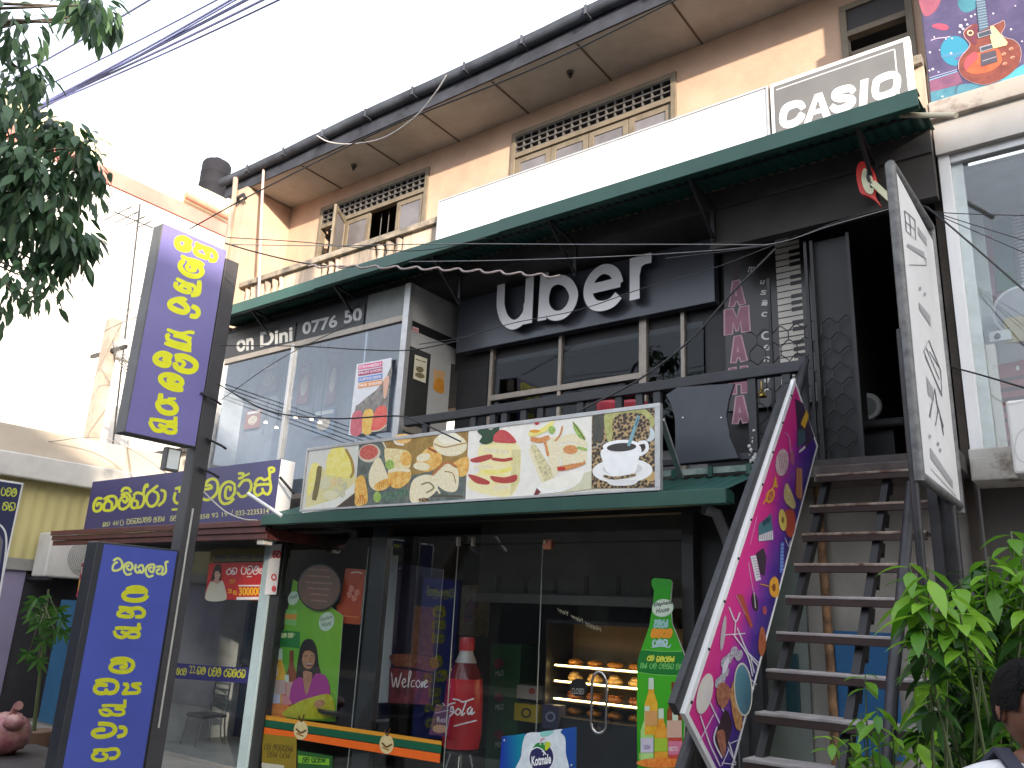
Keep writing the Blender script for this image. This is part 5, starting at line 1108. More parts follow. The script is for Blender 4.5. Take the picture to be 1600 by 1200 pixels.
# ---- posters and things inside the cafe
def poster(name, label, cat, Y, corners, base, draw=None, group=None, t=.006):
    q = [P(*p, Y=Y) for p in corners]; m = MB(); b_ = [p + Vector((0, t, 0)) for p in q]; m.face(q, base); m.face(b_[::-1], WHITEP)
    for i in range(4): j = (i + 1) % 4; m.face([q[i], q[j], b_[j], b_[i]], WHITEP)
    A = Art('Y', Y - .0006); A.px()
    if draw:
        draw(A); 
        for f, mi, sm in zip(A.f, A.m, A.sm): m.face([A.v[i] for i in f], A.mats[mi], sm)
    return tag(m.build(name), label, cat, group)
def d1(A):
    A.crop(400, 850, .29188)
    A.poly([(120, 460), (235, 470), (235, 560), (110, 545)], C('#1a7a30'), 2); sinhala(A, 'ya ma . wa ka ra', 135, 478, 215, 500, C('#d8e0a0'), 5); A.poly([(160, 350), (218, 355), (215, 440), (150, 430)], C('#86c06a'), 2); A.poly([(155, 375), (218, 375), (215, 405), (155, 400)], C('#e09a3a'), 3)
    A.ell(200, 290, 28, 38, C('#cfe0c8'), 2, .4); A.text('House', 182, 275, 220, 300, C('#1f4a24'), 3, dy=-14)
    minib(A, 130, 560, 850, 56, food('soda_orange', '#e0a01c', '#f0c040'), LGR, C('#c8a8a0')); minib(A, 190, 570, 860, 56, food('soda_brown', '#7a3a1a', '#a0522a'), C('#7a3a1a'), C('#d0a090')); minib(A, 105, 660, 890, 50, food('soda_lime', '#9ad06a', '#c8e8a0'), LGR, C('#cfc8d8')); minib(A, 165, 700, 890, 52, food('soda_red', '#b02a2c', '#d85a4a'), LGR, C('#d88a8a')); A.ell(120, 880, 60, 30, food('orange_splash', '#e0641a', '#f0a04a'), 4)
    A.ell(378, 415, 40, 52, C('#cfe0c8'), 2, .35); A.text('Elephant', 345, 395, 410, 420, C('#1f4a24'), 3, dy=-18); A.text('House', 352, 420, 402, 446, C('#1f4a24'), 3, dy=-14)
    SK, HR = food('poster_skin', '#a8704e', '#cf9a74', scale=9), C('#1c1210')
    A.poly([(235, 560), (260, 515), (300, 512), (325, 560), (335, 640), (345, 700), (300, 725), (235, 720), (215, 730), (220, 650)], HR, 3, True)
    A.poly([(255, 680), (300, 690), (300, 720), (330, 740), (260, 830), (215, 740), (250, 720)], SK, 4, True); A.ell(281, 615, 34, 55, SK, 5, .08); A.poly([(245, 575), (270, 540), (310, 560), (318, 590), (285, 570)], HR, 6, True)
    A.stroke([(262, 600), (276, 598)], 5, HR, 6); A.stroke([(294, 598), (308, 600)], 5, HR, 6); A.stroke([(284, 605), (288, 628)], 4, C('#8a5a40'), 6); A.ell(285, 645, 18, 9, C('#7a2a2a'), 6, .1); A.stroke([(272, 642), (298, 642)], 5, C('#f0e8e0'), 7)
    A.poly([(195, 745), (245, 715), (262, 790), (275, 800), (312, 700), (370, 705), (395, 770), (392, 850), (330, 850), (190, 850)], C('#b03a8c'), 6, True); A.poly([(150, 920), (200, 860), (300, 820), (400, 810), (400, 930)], food('yellow_shape', '#b8b018', '#d0cc3a', scale=6), 7, True)
    A.poly([(60, 850), (150, 860), (160, 930), (50, 920)], food('orange_splash', '#e0641a', '#f0a04a'), 3)
    A.ell(340, 855, 30, 22, SK, 8, -.3)
poster('drink_poster', 'bright green soft drink poster with a laughing woman in pink inside the cafe window', 'poster', 6.83, ((458, 905), (536, 962), (524, 1128), (418, 1120)), grad('poster_green', [(0, '#3f9a2a'), (1, '#8ac03a')], tuple(P(420, 1100, Y=6.83)), tuple(P(530, 960, Y=6.83))), d1)
def d2(A):
    A.crop(400, 850, .29188); A.stroke([(510, 155), (540, 150), (570, 158)], 7, C('#e8c8b0'), 2)
    for x, y in ((510, 240), (525, 290), (500, 270), (540, 260)): A.ell(x, y, 14, 18, food('dish_red', '#c84a3a', '#f0b090', scale=40), 2)
    A.stroke([(470, 385), (550, 392)], 6, C('#d88a3a'), 2); A.poly([(430, 330), (470, 300), (565, 380), (560, 425), (440, 420)], C('#b8481a'), 1)
poster('menu_poster', 'orange red menu poster at the top of the cafe window beside the round hanging sign', 'poster', 6.86, ((540, 888), (571, 890), (562, 976), (526, 973)), food('poster_orange', '#a8381a', '#c8501e', scale=5), d2)
A = Art('Y', 6.80); A.crop(400, 850, .29188); A.ell(338, 232, 118, 126, C('#181818'), 1, .1); A.ell(338, 232, 111, 119, food('round_sign_brown', '#6a5a4c', '#8a5a40', scale=6), 2, .1)
for i, y in enumerate((130, 165, 200, 232, 262, 296)): A.stroke([(270 + abs(2 - i) * 8, y + 4), (400 - abs(2 - i) * 8, y + 12)], 12, food('dish_row', '#8a4030', '#b09a86', scale=30), 3)
tag(A.build('round_sign'), 'round brown menu sign with a dark rim hanging inside the cafe window', 'sign')
def d3(A):
    A.crop(400, 850, .29188); A.poly([(730, 590), (960, 610), (955, 680), (830, 660), (740, 650)], food('bun_dark', '#5a3020', '#8a5238', scale=12), 2, True); A.poly([(715, 660), (940, 690), (930, 860), (708, 850)], food('photo_dark', '#3a2028', '#8a3a3a', scale=6), 1)
    A.poly([(850, 330), (960, 340), (950, 600), (830, 590)], food('photo_brown', '#4a2c1c', '#7a4a28', scale=9), 1)
    WHT = C('#d8d4cc')
    for q_ in ([(725, 690), (735, 765), (750, 715), (757, 768), (778, 690)], [(785, 745), (800, 735), (795, 720), (782, 740), (790, 766), (805, 758)], [(812, 760), (830, 690), (820, 690), (815, 768)], [(850, 730), (835, 735), (832, 762), (850, 762)], [(870, 728), (856, 745), (866, 768), (880, 750), (870, 728)], [(884, 768), (890, 735), (888, 768), (900, 735), (900, 766), (906, 745)], [(900, 750), (915, 742), (912, 728), (902, 745), (906, 768), (920, 760)]): A.stroke(q_, 5, WHT, 3)
poster('welcome_banner', 'dark Welcome banner with burger photographs inside the cafe', 'banner', 7.0, ((623, 880), (693, 890), (675, 1102), (606, 1098)), food('banner_dark', '#181420', '#2a2030', scale=3), d3)
poster('wall_panel', 'tall pale panel standing beside the Welcome banner inside the cafe', 'panel', 7.05, ((592, 868), (622, 868), (606, 1098), (570, 1098)), C('#c4c4c0'))
def d4(A): A.crop(400, 850, .29188); A.poly([(1120, 330), (1180, 260), (1210, 280), (1150, 420), (1110, 420)], food('photo_dark', '#3a2028', '#8a3a3a'), 2)
poster('menu_poster', 'dim yellow poster on the cafe wall above the red bottle', 'poster', 8.3, ((722, 915), (766, 912), (762, 995), (716, 992)), food('poster_mustard', '#5a4a14', '#8a7420', scale=6), d4)
def d7(A):
    A.crop(540, 540, .13333)
    for y0, c_, tx in ((190, '#d85a8a', 'STRAWBERRY'), (262, '#a83a6a', 'FRUIT JUICES'), (335, '#5a86c8', 'ALMOND DRINK'), (405, '#e0923a', 'MILK SHAKES')):
        A.poly([(150, y0 + 40), (432, y0 - 10), (430, y0 + 50), (146, y0 + 98)], C(c_), 2); A.text(tx, 158, y0 + 50, 424, y0 + 84, C('#f2e6ea'), 3, dy=-44, bold=.02)
    A.poly([(540, 145), (530, 250), (470, 380), (360, 520), (230, 620), (150, 690), (120, 700), (60, 1000), (470, 1000), (500, 640), (545, 300)], food('juice_photo', '#5a5450', '#9a928c', scale=9), 2)
    A.poly([(445, 420), (485, 350), (510, 380), (500, 470), (470, 610), (445, 600)], food('cone', '#d8a8b0', '#d8a85a', scale=14), 3, True)
    A.poly([(85, 800), (190, 780), (180, 1030), (60, 1030)], food('pink_lolly', '#b8465a', '#d06a70', scale=10), 3, True); A.poly([(215, 775), (320, 765), (310, 1010), (200, 1020)], food('mango_lolly', '#d8a030', '#e8c860', scale=10), 4, True); A.poly([(360, 740), (470, 715), (480, 900), (420, 980), (320, 1000), (300, 960)], food('melon', '#d8443a', '#e86a58', scale=10), 5, True); A.stroke([(480, 930), (400, 990), (310, 1005)], 14, C('#d8d0b0'), 6)
poster('juice_poster', 'white and red fruit juice poster in the right pane of the upper glazed bay', 'poster', yb - .004, ((557.5, 569), (612, 559), (603, 672), (544.5, 680)), C('#d9dadf'), d7)
A = Art('X', XC + .001); A.crop(540, 540, .13333); A.poly([(812, 105), (958, 155), (938, 440), (790, 385)], C('#d8d4bc'), 1)
A.stroke([(825, 160), (880, 178)], 14, C('#4a4640'), 2); A.stroke([(895, 183), (940, 196)], 14, C('#4a4640'), 2); A.ell(870, 280, 46, 34, food('bowl_dish', '#4a4430', '#9a8a60', scale=40), 2, .3); A.ell(870, 350, 58, 30, food('bowl_dish', '#4a4430', '#9a8a60'), 2, .3); A.stroke([(830, 240), (850, 270)], 10, C('#5a5a40'), 3)
tag(A.build('notice'), 'small cream food notice on the dark side glass of the bay', 'notice')
A = Art('X', XC - .005); A.crop(540, 540, .13333); A.poly([(1035, 275), (1165, 310), (1145, 555), (1025, 505)], C('#c8a070'), 1); A.poly([(1035, 510), (1060, 400), (1100, 380), (1150, 430), (1140, 560)], food('orange_dish', '#a8641a', '#e0a040', scale=30), 2, True)
tag(A.build('notice'), 'small orange food notice on the white side panel of the bay', 'notice')
A = Art('X', XC + .001); A.crop(350, 300, .25); A.poly([(1178, 838), (1218, 852), (1216, 884), (1176, 868)], C('#c8a8a8'), 1); A.stroke([(1184, 856), (1210, 866)], 8, C('#b84a4a'), 2); tag(A.build('sticker'), 'tiny pink sticker high on the side of the bay', 'sticker')
# red cola bottle display
YC = 7.25
s = thing('cola_bottle_display', 'oversized red labelled Coca-Cola bottle display on a stool inside the cafe', 'display', (P(718, 1150, Y=YC).x, YC, 1.0))
c = P(716, 1080, Y=YC); zf_ = lambda py: P(716, py, Y=YC).z; px2m = P(726, 1080, Y=YC).x - P(716, 1080, Y=YC).x; px2m /= 10
rr = lambda hw: hw * px2m * .8
m = MB(); COLA = mat('cola_dark', (0.16, 0.012, 0.012), .15); CR = mat('cola_red', (0.55, 0.012, 0.02), .3, var=.05)
m.lathe([(rr(27), zf_(1170)), (rr(30), zf_(1150)), (rr(29), zf_(1085)), (rr(27), zf_(1060))], (c.x, YC + .1, 0), CR, 28); m.lathe([(rr(27), zf_(1060)), (rr(24), zf_(1050)), (rr(17), zf_(1035))], (c.x, YC + .1, 0), COLA, 28); m.lathe([(rr(17), zf_(1035)), (rr(11), zf_(1020)), (rr(10.5), zf_(1010))], (c.x, YC + .1, 0), mat('bottle_clear', (.5, .46, .44), .2), 24); m.lathe([(rr(12), zf_(1016)), (rr(12), zf_(1012)), (rr(12), zf_(998)), (rr(11), zf_(995))], (c.x, YC + .1, 0), CR, 24)
m.build('bottle', s)
A = Art('Y', YC + .1 - rr(30) - .012); A.crop(400, 850, .29188); CW = C('#e8e0dc')
for q_ in ([(1065, 850), (1030, 862), (1010, 900), (1030, 925), (1055, 905)], [(1000, 852), (1020, 880)], [(1060, 905), (1052, 870), (1040, 890), (1060, 905)], [(1055, 830), (1085, 835), (1110, 845), (1165, 828)], [(1082, 880), (1068, 900), (1080, 915), (1096, 895), (1082, 880)], [(1125, 845), (1100, 915), (1118, 905)], [(1150, 872), (1132, 890), (1140, 912), (1158, 880), (1152, 912), (1170, 900)], [(1060, 975), (1110, 962), (1180, 945)]): A.stroke(q_, 8, CW, 2)
A.build('lettering', s)
s = thing('bar_stool', 'chrome legged stool holding the cola bottle display', 'stool', (c.x, YC + .1, FL)); m = MB(); m.lathe([(.20, zf_(1172) - .03), (.2, zf_(1172))], (c.x, YC + .1, 0), BLACKP, 20); m.build('seat', s)
for k in range(4):
    a = k * math.pi / 2 + .6; m = MB(); m.tube([(c.x + .1 * math.cos(a), YC + .1 + .1 * math.sin(a), zf_(1172) - .03), (c.x + .24 * math.cos(a), YC + .1 + .24 * math.sin(a), FL)], .014, mat('chrome', (.6, .6, .6), .15, metal=1), 8); m.build('leg', s)
def d5(A): A.crop(400, 850, .29188); A.text('Real', 970, 925, 1020, 955, C('#e0d0d0'), 2); A.ell(985, 990, 40, 22, food('pastry_tan', '#b07a4a', '#e0b080', scale=30), 2); A.stroke([(960, 905), (1030, 890)], 8, C('#b8a0a8'), 2)
poster('price_card', 'small mauve price card standing in front of the cola bottle display', 'sign', 6.95, ((681, 1101), (704, 1104), (697, 1150), (670, 1148)), C('#6a3a4c'), d5)
# dark round table and two chairs by the window
s = thing('table', 'dark round table behind the striped window band inside the cafe', 'table', (-7.6, 7.3, FL)); c = P(575, 1108, Y=7.3)
m = MB(); m.lathe([(.62, c.z - .04), (.64, c.z)], (c.x, 7.35, 0), CHAR, 30); m.build('top', s); m = MB(); m.lathe([(.3, FL), (.05, FL + .05), (.05, c.z - .04)], (c.x, 7.35, 0), BLACKP, 16); m.build('pedestal', s)
# shelf with boxes and green packets
s = thing('shelf', 'green fronted product shelf beside the dark doorway inside the cafe', 'shelf', (P(800, 1080, Y=8.0).x, 8.0, FL))
a, b = P(768, 1005, Y=8.0), P(806, 1200, Y=8.0); m = MB(); m.box((a.x, 8.0, FL), (b.x, 8.3, a.z), mat('shelf_green', (0.010, 0.07, 0.02), .45, scale=3)); m.build('body', s)
A = Art('Y', 7.999); A.crop(400, 850, .29188)
for y in (680, 860, 1060): A.text('MILO', 1282, y, 1325, y + 30, C('#b8b8a8'), 2, dy=-6); A.ell(1300, y - 40, 26, 26, food('photo_dark', '#3a2028', '#8a3a3a'), 2)
A.build('packets', s)
for i, (q_, c_, lb) in enumerate((((808, 1070, 838, 1094), '#8c867c', 'small grey carton with a red print on the cafe shelf above the yellow carton'), ((804, 1098, 840, 1130), '#a8941c', 'yellow carton with a dark round mark on the cafe shelf'), ((848, 1100, 872, 1140), '#3c3f58', 'dark blue jar on the cafe shelf right of the yellow carton'))):
    a, b = P(q_[0], q_[1], Y=7.95), P(q_[2], q_[3], Y=7.95); A = Art('Y', 7.949); A.box((a.x, 7.95, b.z), (b.x, 8.1, a.z), C(c_)); A.px()
    if i == 0: A.ell(831, 1080, 5, 5, C('#8a2a1c'), 2)
    else: A.ell((q_[0] + q_[2]) / 2, (q_[1] + q_[3]) / 2, 8, 8, C('#3a3a24' if i == 1 else '#8a8ca0'), 2); A.ell((q_[0] + q_[2]) / 2, (q_[1] + q_[3]) / 2, 5, 5, C(c_), 3)
    tag(A.build('carton' if i < 2 else 'jar'), lb, 'carton' if i < 2 else 'jar')
m = MB(); a, b = P(768, 1096, Y=7.9), P(880, 1100, Y=7.9)
# lit pastry display case
YCa = 8.0
s = thing('display_case', 'lit glass pastry case with three warm light strips behind the cafe doors', 'display case', (P(930, 1100, Y=YCa).x, YCa, FL))
xa, xb = P(852, 1080, Y=YCa).x, P(1010, 1080, Y=YCa).x + .35
m = MB(); CB = mat('case_back', (0.16, 0.11, 0.05), .5, scale=4); m.box((xa, YCa + .55, FL), (xb, YCa + .6, 1.62), CB); m.box((xa, YCa, FL), (xb, YCa + .55, .62), CHAR); m.box((xa, YCa, 1.60), (xb, YCa + .6, 1.64), BLACKP); m.box((xa - .02, YCa, FL), (xa, YCa + .6, 1.64), BLACKP); m.build('cabinet', s)
LED = emis('warm_led', '#ffd890', 6.0); zl = [P(940, y, Y=YCa).z for y in (1046, 1072, 1101)]
for k, z in enumerate(zl):
    m = MB(); m.box((xa + .01, YCa + .12, z - .018), (xb, YCa + .55, z - .008), mat('case_shelf', (.25, .22, .18), .3)); m.build('shelf', s)
    m = MB(); m.box((xa + .05, YCa + .10, z - .006), (xb, YCa + .118, z + .007), LED); m.build('light_strip', s)
for k, z in enumerate(zl + [.62]):
    for i in range(7):
        x = xa + .2 + i * .26; m = MB(); sh = (i * 3 + k) % 3
        base = z - .008 if k < 3 else .62
        PAS = [food('bun_golden', '#8a4a14', '#d8943c', scale=20), food('bun_pale', '#c89a50', '#e8c88a', scale=20), food('pastry_brown', '#5a2c10', '#a8642a', scale=20)][sh]
        m.blob((x, YCa + .3, base + .045), (.095, .075, .045), PAS, i + 10 * k, 12, 7, .06)
        if sh == 1: m.blob((x, YCa + .28, base + .085), (.06, .05, .03), PAS, i + 77, 10, 6, .06)
        elif sh == 2:
            for u in (-.04, .0, .04): m.beam((x + u, YCa + .24, base + .082), (x + u + .02, YCa + .36, base + .082), .014, .012, food('bun_golden', '#8a4a14', '#d8943c'))
        tag(m.build('pastry'), ['glossy golden bun on a lit shelf of the pastry case', 'pale double domed bun on a lit shelf of the pastry case', 'brown scored pastry on a lit shelf of the pastry case'][sh], 'pastry', ['golden buns in the pastry case', 'pale buns in the pastry case', 'scored pastries in the pastry case'][sh])

# ================================================================== JEWELLERS FRONT
s = thing('glass_shopfront', 'jewellers glass front with pale blue corner column below the purple sign', 'shop front', (-11, YG, FL))
jx = P(420, 950, Y=YG).x
m = MB(); m.box((jx - .16, YG - .06, FL), (jx + .03, YG + .1, 2.5), mat('pale_blue_column', (0.36, 0.46, 0.48), .35, scale=2)); m.build('column', s, bevel=.01)
m = MB(); m.box((-13.6, YG, FL), (jx - .16, YG + .01, 2.5), GLASS); m.build('pane', s)
m = MB(); m.box((P(278, 1000, Y=YG).x - .02, YG - .01, FL), (P(278, 1000, Y=YG).x + .02, YG + .02, 2.5), ALU); m.box((-13.7, YG - .02, FL), (-13.55, YG + .1, 2.5), DKP); m.build('frame', s)
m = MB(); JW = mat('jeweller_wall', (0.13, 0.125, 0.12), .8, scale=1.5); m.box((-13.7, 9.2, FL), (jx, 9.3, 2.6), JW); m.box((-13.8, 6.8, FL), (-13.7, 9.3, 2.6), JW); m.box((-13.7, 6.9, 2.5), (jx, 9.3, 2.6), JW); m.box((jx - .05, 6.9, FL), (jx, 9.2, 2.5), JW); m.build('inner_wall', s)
def d6(A):
    A.crop(310, 850, .1)
    A.poly([(115, 870), (175, 610), (240, 590), (300, 620), (370, 570), (420, 700), (420, 875)], C('#bdb9a6'), 2, True); A.poly([(195, 580), (230, 420), (280, 320), (350, 340), (350, 560), (300, 560), (240, 560)], C('#241a1c'), 3, True); A.ell(300, 470, 48, 78, C('#c09a86'), 4, .1); A.poly([(240, 440), (280, 380), (345, 400), (350, 470), (300, 420)], C('#241a1c'), 5, True); A.ell(285, 570, 40, 50, C('#b48c78'), 3)
    A.stroke([(270, 465), (292, 463)], 8, C('#241a1c'), 6); A.stroke([(312, 463), (332, 466)], 8, C('#241a1c'), 6); A.stroke([(290, 515), (318, 513)], 9, C('#9a4a48'), 6)
    W2 = C('#e6dfdc'); sinhala(A, 'ra na', 440, 375, 610, 475, W2, 17, dy=-6); sinhala(A, 'pa wa ma ta', 670, 345, 1050, 470, W2, 17); A.stroke([(760, 510), (830, 508)], 16, W2, 3); sinhala(A, 'ra aa', 490, 550, 570, 610, C('#d0902a'), 12)
    YO = C('#f0b428'); A.text('22K', 460, 700, 530, 770, YO, 2, bold=.03); A.text('RS', 545, 725, 600, 795, YO, 2, bold=.03); A.text('300000', 632, 675, 980, 808, YO, 3, bold=.04, dy=-2); A.poly([(625, 640), (1000, 640), (995, 660), (622, 662)], W2, 2); A.poly([(595, 830), (970, 825), (968, 868), (595, 875)], W2, 2)
poster('price_poster', 'red gold price poster reading 300000 with a woman in white, in the jewellers window', 'poster', YG - .03, ((327, 880), (419, 878), (408, 938), (320, 936)), food('poster_red', '#b01c22', '#c82a24', scale=4), d6)
poster('poster', 'mustard strip with dark lettering above the red price poster', 'poster', YG - .028, ((330, 858), (424, 856), (418, 876), (327, 878)), C('#5f5a22'), lambda A: sinhala(A, 'ka ma ra . ta ka ra . ba wa . la ma', 336, 868, 412, 873, C('#2c2c50'), 1.2))
poster('poster', 'white strip poster with red lettering on the blue jewellers column', 'poster', YG - .068, ((423, 851), (440, 850), (431, 929), (413, 929)), C('#d4d4d4'), lambda A: (sinhala(A, 'ke ba', 427, 861, 439, 871, C('#c8202a'), 2.4), A.ell(428, 902, 4.5, 5.5, C('#c8202a'), 2), A.ell(428, 902, 2.4, 3, C('#d4d4d4'), 3), A.ell(428, 920, 3.5, 5, C('#c8404a'), 2)))
poster('window_sticker', 'navy strip sticker with yellow Sinhala lettering and the number 22 on the jewellers glass', 'sticker', YG - .012, ((276, 1036), (391, 1044), (388, 1068), (273, 1060)), mat('navy_sticker', (.022, .022, .12), .4), lambda A: (sinhala(A, 'ka ra wa', 276, 1044, 292, 1054, YEL2, 1.4, dy=1), A.text('22', 296, 1040, 305, 1052, YEL2, 2), sinhala(A, 'na ma', 308, 1042, 322, 1053, YEL2, 1.5, dy=1), sinhala(A, 'pa wa ma', 326, 1043, 346, 1056, YEL2, 1.6, dy=1), sinhala(A, 'ra na ka ra na', 350, 1045, 384, 1057, YEL2, 1.6, dy=2)))
m = MB(); a, b = P(312, 938, Y=8.2), P(392, 1040, Y=8.2); m.box((a.x, 8.2, b.z), (b.x, 8.25, a.z), mat('navy_cabinet', (.012, .035, .085), .5)); m.box((a.x + .05, 8.19, b.z + .05), (a.x + (b.x - a.x) * .48, 8.2, a.z - .05), mat('navy_cabinet2', (.016, .045, .10), .5)); m.box((a.x + (b.x - a.x) * .52, 8.19, b.z + .05), (b.x - .05, 8.2, a.z - .05), mat('navy_cabinet2', (.016, .045, .10), .5)); m.box((a.x, 8.25, FL), (b.x, 8.6, b.z), mat('navy_cabinet', (.012, .035, .085), .5)); tag(m.build('cabinet'), 'dark blue cabinet deep inside the jewellers shop', 'cabinet')
s = thing('chair', 'chrome framed chair with slatted back inside the jewellers shop', 'chair', (P(350, 1150, Y=7.6).x, 7.6, FL)); CHR = mat('chrome', (.6, .6, .6), .15, metal=1)
x0, x1 = P(338, 1090, Y=7.6).x, P(355, 1090, Y=7.6).x; zt_ = P(352, 1066, Y=7.6).z; zs_ = P(346, 1118, Y=7.6).z
for i in range(4): m = MB(); z = zs_ + .18 + (zt_ - zs_ - .2) * i / 3; m.beam((x0 - .1, 7.62, z), (x1, 7.62, z), .012, .03, CHR); m.build('slat', s)
for x in (x0 - .1, x1): m = MB(); m.tube([(x, 7.62, zt_), (x, 7.6, zs_), (x, 7.66, FL)], .012, CHR, 8); m.build('leg', s)
for x in (x0 - .1, x1): m = MB(); m.tube([(x, 7.25, zs_), (x, 7.2, FL)], .012, CHR, 8); m.build('leg', s)
m = MB(); m.box((x0 - .12, 7.22, zs_ - .02), (x1 + .02, 7.63, zs_ + .03), BLACKP); m.build('seat', s, bevel=.02)
A = Art('Y', 6.98); A.px()
# poster stack at far left of the jewellers window
m = MB(); x = P(130, 940, Y=6.6).x
poster('poster', 'small red poster half hidden behind the blue light box', 'poster', 6.70, ((128, 880), (141, 878), (132, 935), (119, 933)), C('#a8303a'), lambda A: (A.poly([(124, 905), (136, 904), (134, 922), (121, 922)], C('#c89a3a'), 2), A.text('RS', 127, 886, 138, 898, C('#e0d8d0'), 2)))
m = MB(); a, b = P(118, 938, Y=6.72), P(128, 1060, Y=6.72); m.box((a.x - .35, 6.66, FL), (b.x + .05, 6.70, a.z), mat('blue_shutter', (0.015, 0.10, 0.20), .45, scale=3)); tag(m.build('panel'), 'blue side panel behind the blue light box at the jewellers corner', 'panel')

# ================================================================== BUILDINGS ON THE LEFT
s = thing('low_building', 'low building with cream roof fascia, yellow sheet wall and purple base at the left', 'building', (-16.5, 8, 0))
XW = -16.0; YWL = mat('yellow_sheet', (0.52, 0.46, 0.20), .6, col2=(.40, .36, .17), scale=2, streak=True); FAS = mat('cream_fascia', (0.50, 0.44, 0.36), .8, col2=(.42, .36, .29), scale=1.2)
m = MB(); m.box((XW - .3, 3.0, 4.05), (XW + .25, 9.6, 4.55), FAS); m.box((XW - 6, 3.0, 4.50), (XW - .3, 9.6, 4.55), FAS); m.build('fascia', s, bevel=.02)
m = MB(); m.box((XW + .25, 3.0, 3.62), (XW + .40, 9.6, 4.05), mat('pale_gutter', (.50, .49, .46), .7, scale=2)); m.build('gutter', s, bevel=.03)
corr = MB(); n = 220; vs = []
for i in range(n + 1):
    y = 3.0 + 6.6 * i / n; o_ = .012 * math.sin(i * .9); vs += [(XW + o_, y, 2.25), (XW + o_, y, 4.05)]
corr.mesh(vs, [(2 * i, 2 * i + 2, 2 * i + 3, 2 * i + 1) for i in range(n)], YWL, True); corr.build('wall', s)
m = MB(); m.box((XW - .2, 2.6, 2.05), (XW + .12, 10, 2.25), mat('grey_band', (.27, .26, .24), .8)); m.box((XW - .2, 6.75, GZ), (XW + .02, 10, 2.05), mat('alley_shade', (.03, .028, .033), .9)); m.box((XW - .2, 2.6, GZ), (XW + .05, 6.75, 2.05), mat('lilac_wall', (.27, .235, .36), .75, col2=(.20, .175, .27), scale=.8)); m.box((XW - .2, 9.6, 2.25), (XW - .02, 9.8, 4.5), FAS); m.build('wall', s)  # the dark box stands in for the shade of the alley void
m = MB(); m.box((XW - .15, 9.8, GZ), (-11.6, 9.9, 3.2), mat('alley_wall', (.10, .095, .10), .9)); tag(m.build('wall'), 'dark wall closing the narrow alley behind the papaya plant', 'wall')
# air conditioner
s = thing('air_conditioner', 'white air conditioner outdoor unit on a bracket above the papaya plant', 'air conditioner', (-15.3, 7.2, 2.2))
a0 = P(78, 812, X=-15.4); a1 = P(128, 820, X=-15.0)
m = MB(); m.box((-15.75, 6.75, 1.95), (-15.25, 7.75, 2.72), mat('ac_white', (.62, .61, .58), .5, col2=(.5, .49, .46), scale=3)); m.build('body', s, bevel=.03)
m = MB()
for k in range(9): r = .05 + k * .034; m.tube([(-15.24, 7.42 + r * math.cos(t * math.pi / 12), 2.34 + r * math.sin(t * math.pi / 12)) for t in range(25)], .006, mat('grille_grey', (.3, .3, .3), .5), 5)
m.build('fan_grille', s)
m = MB(); m.beam((-16, 6.8, 1.92), (-15.1, 6.8, 1.92), .05, .05, STEEL); m.beam((-16, 7.7, 1.92), (-15.1, 7.7, 1.92), .05, .05, STEEL); m.beam((-15.98, 7.7, 1.5), (-15.2, 7.7, 1.9), .04, .04, STEEL); m.build('bracket', s)
# tall pale building far left
s = thing('tall_building', 'tall white sunlit building wall with a faded red band behind the violet sign', 'building', (-21, 14, 0))
XT = -20.0; TW = mat('white_plaster_sunlit', (.74, .72, .68), .85, col2=(.66, .63, .57), scale=.8); 
m = MB(); m.box((XT - 8, 2.5, GZ), (XT, 24, 11.9), TW); m.build('wall', s)
m = MB(); m.box((XT - 8, 2.5, 11.92), (XT + .05, 24, 12.34), mat('red_band', (.58, .22, .18), .8, scale=1, var=.15)); m.build('band', s)
m = MB(); m.box((XT - 8, 2.5, 12.342), (XT - .05, 24, 13.1), mat('pale_yellow_plaster', (.70, .62, .36), .85, scale=.8)); m.build('parapet', s)
for i, (y, z) in enumerate(((9.2, 7.6), (10.9, 7.6), (9.2, 4.4), (10.9, 4.6))):
    m = MB(); m.box((XT - .02, y, z), (XT + .04, y + 1.0, z + 1.5), mat('pale_shutter', (.60, .58, .54), .7)); f = m.build('window', s); 
    m = MB(); m.box((XT + .02, y - .06, z - .1), (XT + .16, y + 1.06, z), TW); m.build('sill', f)
m = MB(); m.tube([P(290, 305, X=XT + .2), P(358, 340, X=XT + .2)], .1, mat('terracotta_pipe', (.5, .25, .17), .7), 8); m.build('pipe', s)
s = thing('pale_building', 'pale beige building wing behind the jewellers sign', 'building', (-18, 11, 0))
m = MB(); m.box((-19.9, 10.2, GZ), (-15.5, 16, 5.0), mat('pale_beige', (.55, .50, .45), .85, scale=1)); m.build('wall', s); m = MB(); m.mesh([(-19.9, 10.1, 5.0), (-15.4, 10.1, 5.0), (-15.4, 16, 6.0), (-19.9, 16, 6.0)], [(0, 1, 2, 3)], ROOF); m.box((-19.95, 10.05, 4.95), (-15.35, 10.15, 5.05), STEEL); m.build('roof', s)
# water tank
s = thing('water_tank', 'black plastic water tank on the roof of the tall white building', 'water tank', (0, 0, 0))
c = P(334, 290, D=24.5); wd = .42; s.location = (c.x, c.y, c.z - .4); s['w0'] = tuple(s.location)
m = MB(); TK = mat('tank_black', (.018, .018, .023), .8, spec=.2); m.lathe([(wd, -.5), (wd, -.1), (wd * 1.03, -.08), (wd, -.04), (wd, .30), (wd * 1.03, .32), (wd, .36), (wd, .66), (wd * .9, .74), (wd * .3, .84), (wd * .3, .90)], c, TK, 24); m.build('body', s)
m = MB(); m.box((c.x - .5, c.y - .5, c.z - .62), (c.x + .5, c.y + .5, c.z - .5), CONC); m.box((c.x - .35, c.y - .35, 12.6), (c.x + .35, c.y + .35, c.z - .62), CONC); m.build('stand', s)
